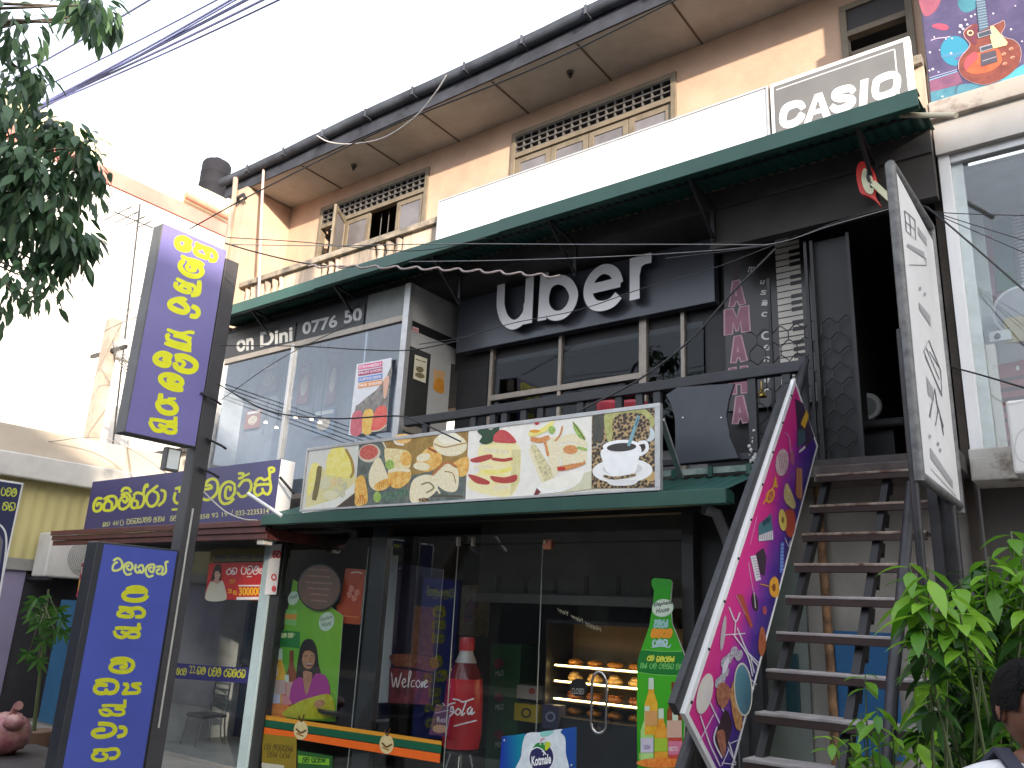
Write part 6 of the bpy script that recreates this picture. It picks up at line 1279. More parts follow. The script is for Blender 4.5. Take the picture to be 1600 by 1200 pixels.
# utility pole and aerial
s = thing('utility_pole', 'weathered concrete utility pole with crossarm far behind the violet sign', 'pole', (-14.6, 6.6, 0))
a = P(173, 532, D=17); m = MB(); m.beam((a.x, a.y, GZ), (a.x, a.y, a.z), .26, .22, mat('pole_concrete', (.42, .36, .30), .9, col2=(.26, .20, .16), scale=3)); m.build('pole', s)
s['w0'] = (a.x, a.y, 0); s.location = (a.x, a.y, 0); s.children[0].location = (0, 0, 0)
m = MB(); m.beam((a.x - .7, a.y, a.z - .25), (a.x + .7, a.y, a.z - .25), .07, .07, STEEL); m.build('crossarm', s)
m = MB()
for dx in (-.6, -.2, .2, .6): m.lathe([(.03, 0), (.05, .03), (.03, .06), (.05, .09), (.02, .13)], (a.x + dx, a.y, a.z - .21), OFFW, 10)
m.build('insulator', s)
polet = a.copy()
s = thing('aerial', 'thin television aerial mast standing before the tall white wall', 'aerial', (0, 0, 0)); a = P(212, 345, D=18); b = P(207, 560, D=18); s.location = b; s['w0'] = tuple(b); m = MB(); m.tube([b - Vector((0, 0, 3)), P(219, 318, D=18)], .02, STEEL, 6); m.build('mast', s); m = MB()
for k, (dx, l) in enumerate(((0, .5), (.2, .4), (.4, .34), (-.2, .6))): m.tube([a + Vector((-l, -.2 + dx, .0)), a + Vector((l, -.2 + dx, .0))], .012, STEEL, 5)
m.tube([a + Vector((0, -.5, 0)), a + Vector((0, .4, 0))], .014, STEEL, 5); m.build('element', s)
# mast and downpipe at the left end of the facade
m = MB(); m.tube([P(404, 478, Y=6.94), P(410, 300, Y=6.94), P(416, 190, Y=6.94), P(420, 148, Y=6.94)], [.024, .024, .018, .013], mat('pinkish_pole', (.52, .40, .36), .5), 8); tag(m.build('antenna_mast'), 'thin pinkish mast rising past the gutter at the left end of the roof', 'mast')
m = MB(); m.tube([(XL + .13, 6.87, 8.62), (XL + .13, 6.88, 8.5), (XL + .15, 6.89, 8.2), (XL + .15, 6.89, 5.9)], .045, PARA, 10); m.build('downpipe', B)
m = MB(); a = P(373, 312, Y=6.84); m.tube([(a.x - .1, 6.9, a.z), (a.x - .05, 6.85, a.z + .06), (a.x + .12, 6.84, a.z + .06), (a.x + .16, 6.86, a.z - .02)], .03, STEEL, 8); m.build('pipe', B)

# ================================================================== NEIGHBOUR ON THE RIGHT
YN = 7.2
NB = thing('music_shop_building', 'pale grey neighbouring shop building with a big show window at the right', 'building', (2, 8.5, 0))
NW = mat('neighbour_plaster', (.40, .375, .35), .85, col2=(.31, .29, .27), scale=1.6); NX = -.935
m = MB(); m.box((NX, YN, 5.75), (6, YN + .3, 10), NW); m.build('wall', NB)
m = MB(); m.box((NX - .02, YN - .10, 6.02), (6, YN - .002, 6.20), mat('neighbour_ledge', (.40, .36, .32), .85, col2=(.16, .11, .09), thr=(.3, .5), scale=5)); m.build('ledge', NB, bevel=.01)
m = MB(); m.box((NX - .01, YN - .04, 5.70), (6, YN + .25, 6.02), mat('neighbour_beam', (.52, .49, .46), .8, scale=1.6)); m.build('beam', NB)
fx = NX + .0
m = MB(); m.box((NX - .005, YN + .0, 3.05), (NX + .085, YN + .10, 5.70), WHITEP); m.box((NX + .085, YN + .02, 5.62), (6, YN + .08, 5.70), ALU); m.box((NX + .085, YN + .06, 3.05), (NX + .17, YN + .12, 5.62), mat('pale_blue_frame', (.55, .62, .63), .4)); m.box((2.2, YN + .0, 3.05), (2.3, YN + .1, 5.7), WHITEP); m.build('window_frame', NB, bevel=.004)
m = MB(); m.box((NX + .17, YN + .07, 3.05), (6, YN + .08, 5.62), glass_mat('neighbour_glass', tint=(.93, .95, .95), gain=1.15)); m.build('window_pane', NB)
m = MB(); m.box((NX, YN - .15, 2.80), (6, YN + .3, 3.05), RUSTW); m.build('floor_slab', NB, bevel=.012)
m = MB(); m.box((NX, YN + .1, 3.05), (NX + .24, YN + .16, 3.95), RUSTW); m.build('panel', NB)
m = MB(); m.box((NX, YN + .25, GZ), (6, YN + .35, 2.8), mat('dim_shop_wall', (.11, .10, .095), .8, scale=1.5)); m.build('wall', NB)
m = MB(); m.box((NX, 8.75, 3.05), (6, 8.85, 5.7), mat('show_room', (.50, .52, .55), .8, scale=.8)); m.box((NX, YN + .3, 5.66), (6, 8.75, 5.7), mat('show_room_ceiling', (.55, .56, .6), .8)); m.box((NX, YN + .2, 3.05), (NX + .02, 8.75, 5.7), mat('show_room', (.3, .31, .33), .8)); m.box((NX + .02, 8.0, 3.9), (NX + .2, 8.05, 5.6), mat('pale_blue_frame', (.55, .62, .63), .4)); m.build('inner_wall', NB)
def inroom(name, label, cat, a, b, Y, mt, t=.1):
    p, q = P(*a, Y=Y), P(*b, Y=Y); A = Art('Y', Y); A.box((p.x, Y, q.z), (q.x, Y + t, p.z), mt); return A, label, cat, name
A, l_, c_, n_ = inroom('amplifier', 'red fronted guitar amplifier with a chrome top edge behind the neighbour show window', 'amplifier', (1532, 568), (1640, 682), 7.9, mat('amp_red', (.30, .07, .08), .5, scale=6), .5)
A.px(); A.poly([(1532, 568), (1640, 545), (1640, 553), (1532, 576)], C('#b8bcbc'), 1)
A.poly([(1530, 582), (1548, 580), (1552, 690), (1530, 690)], C('#2f4a4c'), 2); A.ell(1540, 580, 3, 3, C('#e0e4e4'), 3); A.ell(1590, 575, 3, 4, C('#e8e8e8'), 3); A.ell(1548, 636, 3, 3, C('#e0e4e4'), 3)
for k in range(5): A.poly([(1556, 596 + k * 16 - 4), (1640, 584 + k * 16 - 4), (1640, 586 + k * 16), (1556, 598 + k * 16)], C('#4c2a2c'), 2)
tag(A.build(n_), l_, c_)
A, l_, c_, n_ = inroom('speaker', 'dark teal speaker cabinet standing left of the red amplifier in the show window', 'speaker', (1512, 570), (1532, 688), 7.9, C('#2c4648'), .5); tag(A.build(n_, bevel=.01), l_, c_)
s = thing('drum', 'round silver drum with amber lower half standing in the neighbour show window', 'drum', (0, 0, 3)); c = P(1600, 488, Y=7.75); s.location = (c.x, 7.75, c.z - .3); s['w0'] = tuple(s.location)
m = MB(); rad = .23
for rr_, y_, mt in ((rad, 7.70, ALU), (rad * .9, 7.69, mat('drum_head_grey', (.28, .29, .32), .25))):
    v0 = [(c.x + rr_ * math.cos(t * math.pi / 18), y_, c.z + rr_ * math.sin(t * math.pi / 18)) for t in range(36)]; v1 = [(x, y_ + .25, z) for x, y, z in v0]
    m.face(v0, mt); 
    for t in range(36): u = (t + 1) % 36; m.face([v0[t], v0[u], v1[u], v1[t]], mt)
m.build('shell', s); m = MB(); m.box((c.x - .15, 7.66, c.z - .28), (c.x + .25, 7.68, c.z - .06), mat('amber', (.42, .36, .20), .4)); m.build('label_panel', s)
for i, (q_, col, lb) in enumerate(((((1528, 372), (1550, 366), (1556, 480), (1532, 482)), '#c08a9c', 'pink poster high on the show room wall behind the neighbour glass'), (((1550, 345), (1580, 338), (1590, 450), (1560, 455)), '#5f8f94', 'teal poster right of the pink poster in the show room'), (((1543, 462), (1600, 455), (1602, 498), (1546, 506)), '#b48290', 'wide dull pink poster low on the show room wall'))):
    A = Art('Y', 8.4); A.px(); A.poly(q_, C(col), 1); q2 = q_
    if i == 1: A.poly([(1556, 430), (1590, 422), (1590, 450), (1560, 455)], C('#3f8a68'), 2)
    for k in range(4): pass
    tag(A.build('poster'), lb, 'poster')
s = thing('keyboard', 'upright white keyboard with black keys leaning in the neighbour show window', 'keyboard', (0, 0, 3)); a, b = P(1583, 335, Y=8.3), P(1612, 460, Y=8.3); s.location = (a.x, 8.3, b.z); s['w0'] = tuple(s.location); A = Art('Y', 8.3); A.box((a.x, 8.3, b.z), (b.x, 8.36, a.z), C('#c8ccd0')); A.px()
for k in range(22): A.poly([(1583, 338 + k * 5.5), (1600, 334 + k * 5.5), (1600, 336 + k * 5.5), (1583, 340 + k * 5.5)], C('#5a6068'), 2)
A.build('keys', s)
# stand parts seen through the glass
m = MB(); m.beam(P(1488, 281, Y=7.7), P(1532, 273, Y=7.7), .03, .04, C('#44484c')); a = P(1492, 302, Y=7.72); m.box((a.x - .06, 7.7, a.z - .09), (a.x + .04, 7.8, a.z + .1), C('#2c3034')); tag(m.build('wall_bracket'), 'dark wall bracket with a small box high inside the show window', 'bracket')
m = MB(); a = P(1558, 522, Y=7.6); m.box((a.x - .06, 7.6, a.z - .06), (a.x + .10, 7.63, a.z + .03), C('#d0d4d4')); m.blob((a.x - .0, 7.595, a.z - .02), (.025, .01, .025), BK, 2, 8, 6); tag(m.build('camera'), 'small white box camera inside the show window above the amplifier', 'camera')
# white box in front of the show window
s = thing('white_cabinet', 'white box cabinet with a pale round outline in front of the show window', 'cabinet', (0, 0, 2.9)); a, b = P(1570, 626, Y=6.75), P(1680, 735, Y=6.75); s.location = (a.x, 6.75, b.z); s['w0'] = tuple(s.location); m = MB(); m.box((a.x, 6.75, b.z), (b.x, 7.04, a.z), WHITEP); m.build('body', s, bevel=.02); A = Art('Y', 6.748); A.px(); A.stroke([(1602, 668), (1590, 680), (1586, 700), (1592, 718), (1608, 724)], 2, C('#c8c8cc'), 1); A.stroke([(1574, 632), (1640, 618)], 1.5, C('#d0d0d2'), 1); A.build('outline', s)
m = MB(); m.beam((a.x + .1, 6.9, 2.86), (b.x, 6.9, 2.86), .05, .05, STEEL); m.beam((a.x + .2, 7.0, 2.5), (a.x + .2, 7.0, b.z), .04, .04, STEEL); m.build('support', s)
# guitar billboard
s = thing('billboard', 'square billboard with a sunburst electric guitar and neon stage lights at top right', 'billboard', (.3, YN, 6.2))
YG2 = YN - .06
q = [P(1432, -60, Y=YG2), P(1660, -130, Y=YG2), P(1660, 102, Y=YG2), P(1453, 165, Y=YG2)]
bx0, bx1, bz0, bz1 = -.937, .55, P(1454, 163, Y=YG2).z, 7.95
m = MB(); m.box((bx0, YG2, bz0), (bx1, YN - .005, bz1), mat('billboard_edge', (.05, .05, .07), .5)); m.build('panel', s)
A = Art('Y', YG2 - .002); A.wquad((bx0 + .01, YG2 - .002, bz1), (bx1 - .01, YG2 - .002, bz1), (bx1 - .01, YG2 - .002, bz0 + .012), (bx0 + .01, YG2 - .002, bz0 + .012))
A.poly([(0, 0), (1, 0), (1, 1), (0, 1)], food('stage_purple', '#40385a', '#5c5074', '#4b4164', 2.2), 1)
A.crop(1420, 0, .15)
A.poly([(120, -20), (320, -20), (310, 60), (250, 140), (170, 170), (125, 90)], food('stage_pink', '#84445a', '#a05866', scale=5), 2, True); A.poly([(520, 0), (690, -20), (700, 80), (600, 130), (530, 90)], food('stage_teal', '#38707f', '#478593', scale=5), 2, True)
A.poly([(240, 270), (300, 245), (380, 255), (415, 285), (380, 315), (300, 300)], C('#b8465c'), 2, True)
A.ell(480, 530, 150, 155, C('#2f84a0'), 2, -.2); A.stroke([(345, 590), (470, 570), (600, 540)], 26, C('#4f7f9f'), 3); A.stroke([(500, 610), (600, 570)], 40, C('#6a5c8a'), 3)
A.poly([(215, 840), (380, 790), (520, 745), (560, 870), (225, 960)], food('stage_pink2', '#6c4460', '#8a546c', scale=5), 2); A.poly([(225, 960), (540, 880), (900, 840), (1250, 760), (1250, 900), (235, 1085)], food('floor_teal', '#3c7086', '#548896', scale=6), 2); A.stroke([(215, 835), (500, 745)], 12, C('#79a9c4'), 3); A.stroke([(215, 810), (500, 725)], 6, C('#b8c4dc'), 3); A.poly([(940, 830), (1180, 680), (1250, 660), (1250, 780), (1050, 830)], C('#4fa0b8'), 3, True)
WD = C('#d8d4e4')
for x, y, r in ((540, 270, 20), (565, 300, 14), (610, 255, 12), (650, 170, 13), (590, 205, 12), (530, 335, 12), (690, 150, 10), (440, 555, 12), (220, 545, 12), (215, 735, 10), (250, 720, 14), (265, 385, 8), (450, 400, 9), (1065, 305, 12), (880, 140, 10), (1110, 60, 8), (350, 1005, 10), (310, 750, 8), (385, 405, 8), (1180, 430, 9), (320, 520, 7)): A.ell(x, y, r, r * .9, WD, 4, n=10)
A.stroke([(230, 420), (290, 400), (380, 390), (430, 380)], 8, C('#c8b8cc'), 4)
BODY = food('guitar_sunburst', '#6a3026', '#8a4634', scale=6)
A.poly([(600, 300), (650, 260), (715, 250), (720, 330), (850, 270), (890, 255), (960, 230), (990, 215), (1000, 280), (960, 350), (1010, 390), (1080, 410), (1140, 460), (1170, 540), (1160, 640), (1090, 740), (960, 830), (800, 880), (650, 850), (555, 790), (520, 720), (520, 640), (560, 570), (620, 500), (635, 450), (585, 390), (572, 340)], BODY, 5, True)
A.poly([(640, 600), (740, 540), (900, 500), (960, 560), (960, 660), (850, 740), (700, 770), (600, 740), (590, 670)], food('guitar_amber', '#a04c2e', '#b8633a', scale=6), 6, True); A.poly([(575, 680), (600, 600), (690, 540), (720, 600), (640, 680), (600, 730)], C('#c04a52'), 7, True); A.poly([(640, 300), (715, 255), (720, 330), (700, 460), (650, 440), (590, 360)], C('#6a2f3c'), 6, True)
A.stroke([(520, 720), (522, 640), (560, 570), (622, 500), (635, 450), (585, 390), (572, 340), (600, 300), (650, 262)], 6, C('#c8a8b0'), 8); A.stroke([(880, 262), (950, 232), (990, 212), (1000, 280), (965, 350), (1010, 392), (1090, 415), (1150, 470), (1172, 560), (1155, 650)], 6, C('#b89a9c'), 8); A.stroke([(520, 720), (556, 792), (650, 852), (800, 880), (960, 830)], 6, C('#8a707c'), 8)
A.poly([(700, 0), (790, -10), (830, 290), (735, 330)], C('#51667a'), 8)
for k in range(11): A.stroke([(708 + k * 3, 10 + k * 28), (792 + k * 3.4, -8 + k * 28)], 7, C('#9aa8b4'), 9)
A.poly([(850, 270), (880, 265), (1030, 440), (1020, 470), (880, 505), (850, 400)], C('#cfc690'), 9); A.poly([(710, 345), (855, 300), (870, 355), (725, 400)], C('#8a9098'), 9); A.poly([(725, 350), (845, 312), (860, 350), (735, 388)], C('#3f4450'), 10)
A.poly([(735, 490), (870, 450), (885, 500), (750, 545)], C('#90949c'), 9); A.poly([(750, 498), (868, 465), (876, 495), (760, 530)], C('#3f4450'), 10); A.poly([(750, 560), (905, 520), (925, 640), (755, 690)], C('#4a4450'), 9); A.stroke([(770, 635), (910, 590)], 7, C('#b8b0b4'), 10)
A.ell(640, 342, 34, 30, C('#d8c8a0'), 9); A.ell(642, 342, 22, 18, C('#5a2c30'), 10)
for x, y in ((1065, 510), (990, 565), (1080, 600), (1000, 665)): A.ell(x, y, 26, 20, C('#9a5a44'), 8, -.3); A.stroke([(x - 22, y + 8), (x, y - 12), (x + 24, y - 8)], 6, C('#d0b098'), 9)
A.stroke([(550, 850), (500, 900), (490, 970)], 6, C('#5a4a5c'), 8); A.build('face', s)

# ================================================================== ACROSS THE STREET (unseen behind the viewer; shaped to shade the facade and darken reflections)
s = thing('unseen_opposite_building', 'unseen row of shop houses opposite, slanted with the sun to shade the lower facade', 'building', (10, -10, 0))
OB = mat('opposite_plaster', (.40, .37, .33), .85, scale=.6)
OX0, OX1, OH = 14.5, 44, 12.7
m = MB(); m.hexa([(x, y, z) for z in (GZ, OH) for x, y in ((OX0, -8), (OX1, -8), (OX1 + 16, -18), (OX0 + 16, -18))], OB); m.build('wall', s)  # unseen block, side slanted along the sun so the violet sign stays lit
m = MB(); m.hexa([(x, y, z) for z in (OH + .002, OH + .12) for x, y in ((OX0, -7.8), (OX1, -7.8), (OX1 + 16, -18.2), (OX0 + 16.3, -18.2))], ROOF); m.build('roof', s)
for i in range(10):
    for j in range(3):
        m = MB(); x = OX0 + 1 + i * 2.8; z = 1 + j * 3.8; m.box((x, -8.02, z), (x + 1.5, -7.97, z + 1.9), PANE); m.build('window', s)

s = thing('unseen_opposite_building', 'unseen lower shop row opposite, its heights stepped to shade signs and shop fronts', 'building', (6, -10, GZ))
m = MB(); m.box((0, -17, GZ), (14.4, -8.1, 9.3), OB); m.build('wall', s)
m = MB(); m.box((0, -17, 9.31), (9.5, -8.12, 11.3), OB); m.build('shade_block', s); m = MB(); m.box((12.75, -17, 9.31), (14.38, -8.12, 11.3), OB); m.build('shade_block', s)  # unseen blocks added to shade the left fascia and the jewellers shop
for i in range(4):
    for j in range(2): m = MB(); x = .8 + i * 3.4; m.box((x, -8.13, .5 + j * 3.6), (x + 2.2, -8.07, 2.8 + j * 3.6), PANE); m.build('window', s)
s = thing('unseen_opposite_building', 'long unseen dark shop row opposite, added to darken the glass reflections', 'building', (-25, -10, GZ))
m = MB(); m.box((-60, -17, GZ), (-.1, -8.6, 5.0), mat('opposite_dark', (.10, .095, .085), .85, scale=.5, var=.3)); m.build('wall', s)  # unseen row added to darken what the cafe glass reflects
m = MB(); m.box((-60, -17.2, 5.0), (-.1, -8.0, 5.15), ROOF); m.build('roof', s)
for i in range(14): m = MB(); x = -58 + i * 4.1; m.box((x, -8.65, -.2), (x + 3.0, -8.58, 2.6), STEEL if i % 3 else PANE); m.build('shutter', s)

# ================================================================== PLANTS
def leaf(m, base, d, up, L, W_, mt, droop=.25, fold=.25):
    d = d.normalized(); sd_ = d.cross(up)
    if sd_.length < .01: sd_ = d.cross(Vector((1, 0, 0)))
    sd_.normalize(); n_ = sd_.cross(d).normalized()
    prof = ((0, .03), (.18, .55), (.42, 1), (.68, .82), (.88, .36), (1, .02)); vs = []
    for t, w_ in prof:
        c_ = base + d * (L * t) - Vector((0, 0, 1)) * droop * L * t * t; h = n_ * (fold * w_ * W_ * .5)
        vs += [c_ + sd_ * w_ * W_ * .5 + h, c_, c_ - sd_ * w_ * W_ * .5 + h]
    fs = []
    for i in range(len(prof) - 1): fs += [(3 * i, 3 * i + 1, 3 * i + 4, 3 * i + 3), (3 * i + 1, 3 * i + 2, 3 * i + 5, 3 * i + 4)]
    m.mesh(vs, fs, mt, True)
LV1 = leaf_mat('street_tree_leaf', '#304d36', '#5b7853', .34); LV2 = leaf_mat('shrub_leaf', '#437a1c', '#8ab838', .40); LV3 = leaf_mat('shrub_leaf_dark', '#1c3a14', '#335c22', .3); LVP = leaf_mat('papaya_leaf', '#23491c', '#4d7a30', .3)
BARK = mat('bark', (.12, .09, .065), .9, scale=12, var=.4, bump=.4)
# ---- street tree at upper left: the crown hangs into the picture, trunk stands just outside it
s = thing('street_tree', 'leafy street tree hanging dark foliage into the top left corner', 'tree', (-9.2, 2.2, 0))
rt = random.Random(11)
tb = P(-330, 1150, D=8.2); tb.z = PV; s.location = tb; s['w0'] = tuple(tb)
crown = MB(); limbs = MB()
hub = P(-260, 330, D=7.4); top = P(-160, 60, D=7.0)
limbs.tube([tb, tb + (hub - tb) * .5 + Vector((.15, .1, 0)), hub, (hub + top) / 2, top], [.2, .16, .13, .09, .05], BARK, 10)
clumps = [(20, 40, 55), (0, 130, 60), (30, 210, 60), (70, 190, 40), (20, 300, 70), (90, 260, 55), (60, 330, 70), (120, 300, 45), (130, 230, 26), (90, 360, 55), (20, 390, 60), (140, 265, 30), (105, 215, 34), (50, 120, 30),
          (140, 8, 40), (168, 22, 26), (120, 10, 26), (152, 38, 20), (10, 250, 70), (-30, 160, 80), (-40, 320, 90), (40, 260, 50),
          (30, 430, 48), (75, 420, 42), (120, 395, 30), (60, 460, 34), (20, 455, 40), (105, 380, 40), (10, 490, 26), (140, 375, 16), (70, 440, 30)]
for (px, py, rp) in clumps:
    D0 = rt.uniform(6.2, 7.2); c_ = P(px, py, D=D0); R_ = rp / F * D0
    o_ = hub if py > 140 else top
    limbs.tube([o_, (o_ + c_) / 2 + Vector((rt.uniform(-.2, .2), rt.uniform(-.2, .2), rt.uniform(0, .25))), c_], [.03, .018, .006], BARK, 6)
    sparse = py > 410
    for k in range(int(rp * (.55 if sparse else 1.45))):
        v = Vector((rt.gauss(0, 1), rt.gauss(0, 1), rt.gauss(0, 1))); v = v.normalized() * R_ * rt.random() ** .45
        b_ = c_ + Vector((v.x, v.y, v.z))
        dd = Vector((v.x, v.y, v.z - R_ * .9)) + Vector((rt.uniform(-1, 1), rt.uniform(-1, 1), rt.uniform(-.8, .3))) * R_ * .7
        L_ = rt.uniform(.075, .135) if sparse else rt.uniform(.10, .18)
        leaf(crown, b_, dd, Vector((rt.uniform(-.6, .6), rt.uniform(-.6, .6), 1)), L_, L_ * .42, LV1)
limbs.build('trunk', s); crown.build('crown', s)
# ---- shrub at lower right
s = thing('shrub', 'bright green leafy shrub growing beside the stair foot at lower right', 'shrub', (-.2, 3.3, 0)); rs = random.Random(5)
stems = MB(); lv = MB(); g0 = P(1530, 1300, D=3.4); g0.z = PV; s.location = g0; s['w0'] = tuple(g0)
tips = [(1420, 880), (1450, 890), (1500, 905), (1545, 870), (1580, 830), (1600, 900), (1560, 940), (1500, 960), (1440, 960), (1430, 930), (1540, 1020), (1575, 980), (1470, 1000), (1440, 1050), (1520, 1080), (1460, 1110), (1590, 1040), (1500, 1150), (1600, 860), (1620, 950), (1550, 905), (1560, 1110), (1640, 880), (1480, 930), (1510, 1000), (1450, 1020), (1580, 1090), (1530, 1160)]
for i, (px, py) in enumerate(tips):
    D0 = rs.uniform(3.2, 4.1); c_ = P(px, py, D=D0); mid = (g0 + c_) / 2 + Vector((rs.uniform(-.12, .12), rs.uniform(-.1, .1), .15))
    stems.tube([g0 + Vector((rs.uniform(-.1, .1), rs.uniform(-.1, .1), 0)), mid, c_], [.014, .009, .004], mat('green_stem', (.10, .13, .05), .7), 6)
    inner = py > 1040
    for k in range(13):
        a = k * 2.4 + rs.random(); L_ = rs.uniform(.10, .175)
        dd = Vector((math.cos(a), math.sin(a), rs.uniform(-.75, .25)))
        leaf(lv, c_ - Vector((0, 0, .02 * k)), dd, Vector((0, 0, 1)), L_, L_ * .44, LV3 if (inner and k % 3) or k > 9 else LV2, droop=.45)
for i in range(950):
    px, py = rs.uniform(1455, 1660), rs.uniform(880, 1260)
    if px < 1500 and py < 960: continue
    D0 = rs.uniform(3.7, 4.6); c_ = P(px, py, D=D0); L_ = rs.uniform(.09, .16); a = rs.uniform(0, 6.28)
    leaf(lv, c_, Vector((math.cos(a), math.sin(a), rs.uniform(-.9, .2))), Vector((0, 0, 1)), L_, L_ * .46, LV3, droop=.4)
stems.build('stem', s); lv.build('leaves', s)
s = thing('shrub', 'small bright green plant in front of the lower stair treads', 'shrub', (-.9, 3.6, 0)); stems = MB(); lv = MB(); g0 = P(1380, 1330, D=3.6); g0.z = PV; s.location = g0; s['w0'] = tuple(g0)
for px, py, n_, sc in ((1352, 1055, 5, .8), (1345, 1115, 7, .8), (1330, 1150, 8, .9), (1370, 1105, 7, .8), (1362, 1160, 9, .9), (1395, 1140, 6, .8), (1448, 1125, 8, 1), (1300, 1150, 5, .7), (1340, 1185, 8, .9), (1390, 1195, 7, .9), (1480, 1185, 6, 1), (1435, 1150, 6, 1)):
    D0 = rs.uniform(3.3, 3.8); c_ = P(px, py, D=D0); stems.tube([g0, (g0 + c_) / 2 + Vector((rs.uniform(-.05, .05), 0, .08)), c_], [.01, .007, .003], mat('green_stem', (.1, .13, .05), .7), 6)
    for k in range(n_):
        a = k * 2.4 + rs.random(); L_ = rs.uniform(.09, .15) * sc; leaf(lv, c_ - Vector((0, 0, .015 * k)), Vector((math.cos(a), math.sin(a), rs.uniform(-.6, .3))), Vector((0, 0, 1)), L_, L_ * .45, LV2, droop=.35)
stems.build('stem', s); lv.build('leaves', s)
# ---- young papaya in a pot at left
s = thing('papaya_plant', 'young papaya plant with lobed leaves in a pot against the lilac wall', 'plant', (0, 0, 0)); g0 = P(58, 1135, D=10.2); g0.z = PV; s.location = g0; s['w0'] = tuple(g0); st = MB(); lv = MB()
tp = P(68, 960, D=10.2); st.tube([g0, g0 + (tp - g0) * .5 + Vector((.04, 0, 0)), tp + Vector((0, 0, .3))], [.03, .022, .014], mat('green_stem', (.1, .13, .05), .7), 8)
for px, py in ((58, 935), (50, 945), (75, 960), (95, 965), (62, 975), (85, 985), (70, 1000), (55, 960), (100, 985), (60, 1030), (45, 1020), (90, 950)):
    c_ = P(px, py, D=10.2 + rs.uniform(-.3, .3)); st.tube([tp + Vector((0, 0, rs.uniform(-.1, .3))), c_], [.008, .004], mat('green_stem', (.1, .13, .05), .7), 5)
    for k in range(7):
        a = -1.9 + k * .63; u = RT * math.sin(a) - Vector((0, 0, 1)) * math.cos(a) * .8 + Vector((rs.uniform(-.2, .2), rs.uniform(-.3, .3), .1)); leaf(lv, c_, u, -FW, rs.uniform(.13, .19), .045, LVP, droop=.2)
st.build('stem', s); lv.build('leaves', s); m = MB(); m.lathe([(.16, 0), (.22, .3), (.23, .32), (.2, .33)], g0, mat('clay_pot', (.16, .09, .06), .8), 18); m.build('pot', s)
# pink bag at the lower left corner
c_ = P(14, 1140, D=9.0); m = MB(); PB = mat('pink_plastic', (.30, .09, .12), .35, col2=(.45, .25, .22), scale=7, thr=(.4, .62)); m.blob((c_.x - .05, c_.y, c_.z - .05), (.27, .25, .22), PB, 3, 22, 14, .07); m.blob((c_.x + .2, c_.y - .05, c_.z + .1), (.12, .10, .08), PB, 5, 14, 9, .1); m.tube([(c_.x, c_.y, c_.z + .1), (c_.x + .05, c_.y, c_.z + .24), (c_.x + .12, c_.y, c_.z + .26)], [.05, .03, .05], PB, 8); tag(m.build('plastic_bag'), 'crumpled pink plastic bag full of things by the lilac wall', 'bag')
m = MB(); m.box((c_.x - .6, c_.y - .4, PV), (c_.x + 1.0, c_.y + .6, c_.z - .26), mat('dark_stall_top', (.06, .05, .05), .8)); tag(m.build('bench', bevel=.02), 'dark low bench under the pink plastic bag', 'bench')

# ================================================================== CABLES
def cable(pts, r, label, grp=None, mt=CABLE, wob=None, name='cable'):
    w_ = [P(x, y, D=d) for x, y, d in pts]
    n = max(2, len(w_) * 8); c_ = []
    if len(w_) == 2:
        for k in range(25): t = k / 24; c_.append(w_[0].lerp(w_[1], t) - Vector((0, 0, .02 * 4 * t * (1 - t) * (w_[1] - w_[0]).length * .15)))
    else:
        p = [2 * w_[0] - w_[1]] + w_ + [2 * w_[-1] - w_[-2]]
        for i in range(1, len(p) - 2):
            a, b, c2, d2 = p[i - 1:i + 3]
            for k in range(10):
                t = k / 10; c_.append(.5 * ((2 * b) + (c2 - a) * t + (2 * a - 5 * b + 4 * c2 - d2) * t * t + (3 * b - a - 3 * c2 + d2) * t ** 3))
        c_.append(p[-2])
    m = MB(); m.tube(c_, r * .72, mt, 6); o = m.build(name); tag(o, label, 'cable', grp); return o
G1 = 'power lines crossing the top left sky'
for i, (x0, y0, x1, y1, r) in enumerate(((60, 100, 262, -18, .014), (75, 132, 352, -8, .012), (90, 148, 372, -8, .016), (92, 150, 410, -14, .022), (95, 150, 425, -8, .018), (95, 153, 446, -6, .014), (97, 152, 395, -16, .012))):
    dz = 17 if i > 1 else 16
    cable(((x0 - 60 * (x1 - x0) / 300, y0 + 60 * (y0 - y1) / 300, dz + 2), ((x0 + x1) / 2, (y0 + y1) / 2 + 2 + i % 3, dz), (x1 + 50, y1 - 50 * (y0 - y1) / (x1 - x0), dz - 2)), r * 2.0, 'black power line crossing the white sky at the top left', G1, mat('power_line', (.13, .15, .33), .6))
cable(((296, 358, 9.4), (400, 301, 9.0), (600, 202, 8.4), (850, 100, 7.6), (1075, -10, 7.0)), .012, 'single straight black cable running from the violet sign up across the soffit')
TG = 'loose cables strung below the upper awning'
SG = mat('grey_cable', (.16, .16, .17), .5)
cable(((355, 382, 9.0), (520, 384, 8.6), (690, 381, 8.0), (900, 382, 7.6), (1100, 382, 7.3), (1212, 383, 7.2)), .007, 'thin grey cable running level past the top of the uber letters', None, SG)
cable(((355, 371, 9.0), (470, 378, 8.8), (640, 392, 8.4), (760, 372, 8.0)), .007, 'thin dark cable sagging in front of the parapet balusters')
cable(((352, 380, 9.0), (400, 394, 8.9), (480, 412, 8.6), (552, 417, 8.4)), .011, 'dark knotted cable running from the sign post to the twisted cable')
cable(((640, 409, 8.3), (820, 406, 7.8), (1050, 396, 7.4), (1206, 381, 7.2), (1300, 352, 7.0), (1398, 324, 6.9)), .007, 'pale thin cable rising to the stair sign across the uber letters', None, SG)
cable(((1040, 404, 7.4), (1206, 382, 7.2), (1310, 346, 7.05), (1398, 321, 6.9)), .008, 'dark thin cable rising to the right under the lintel')
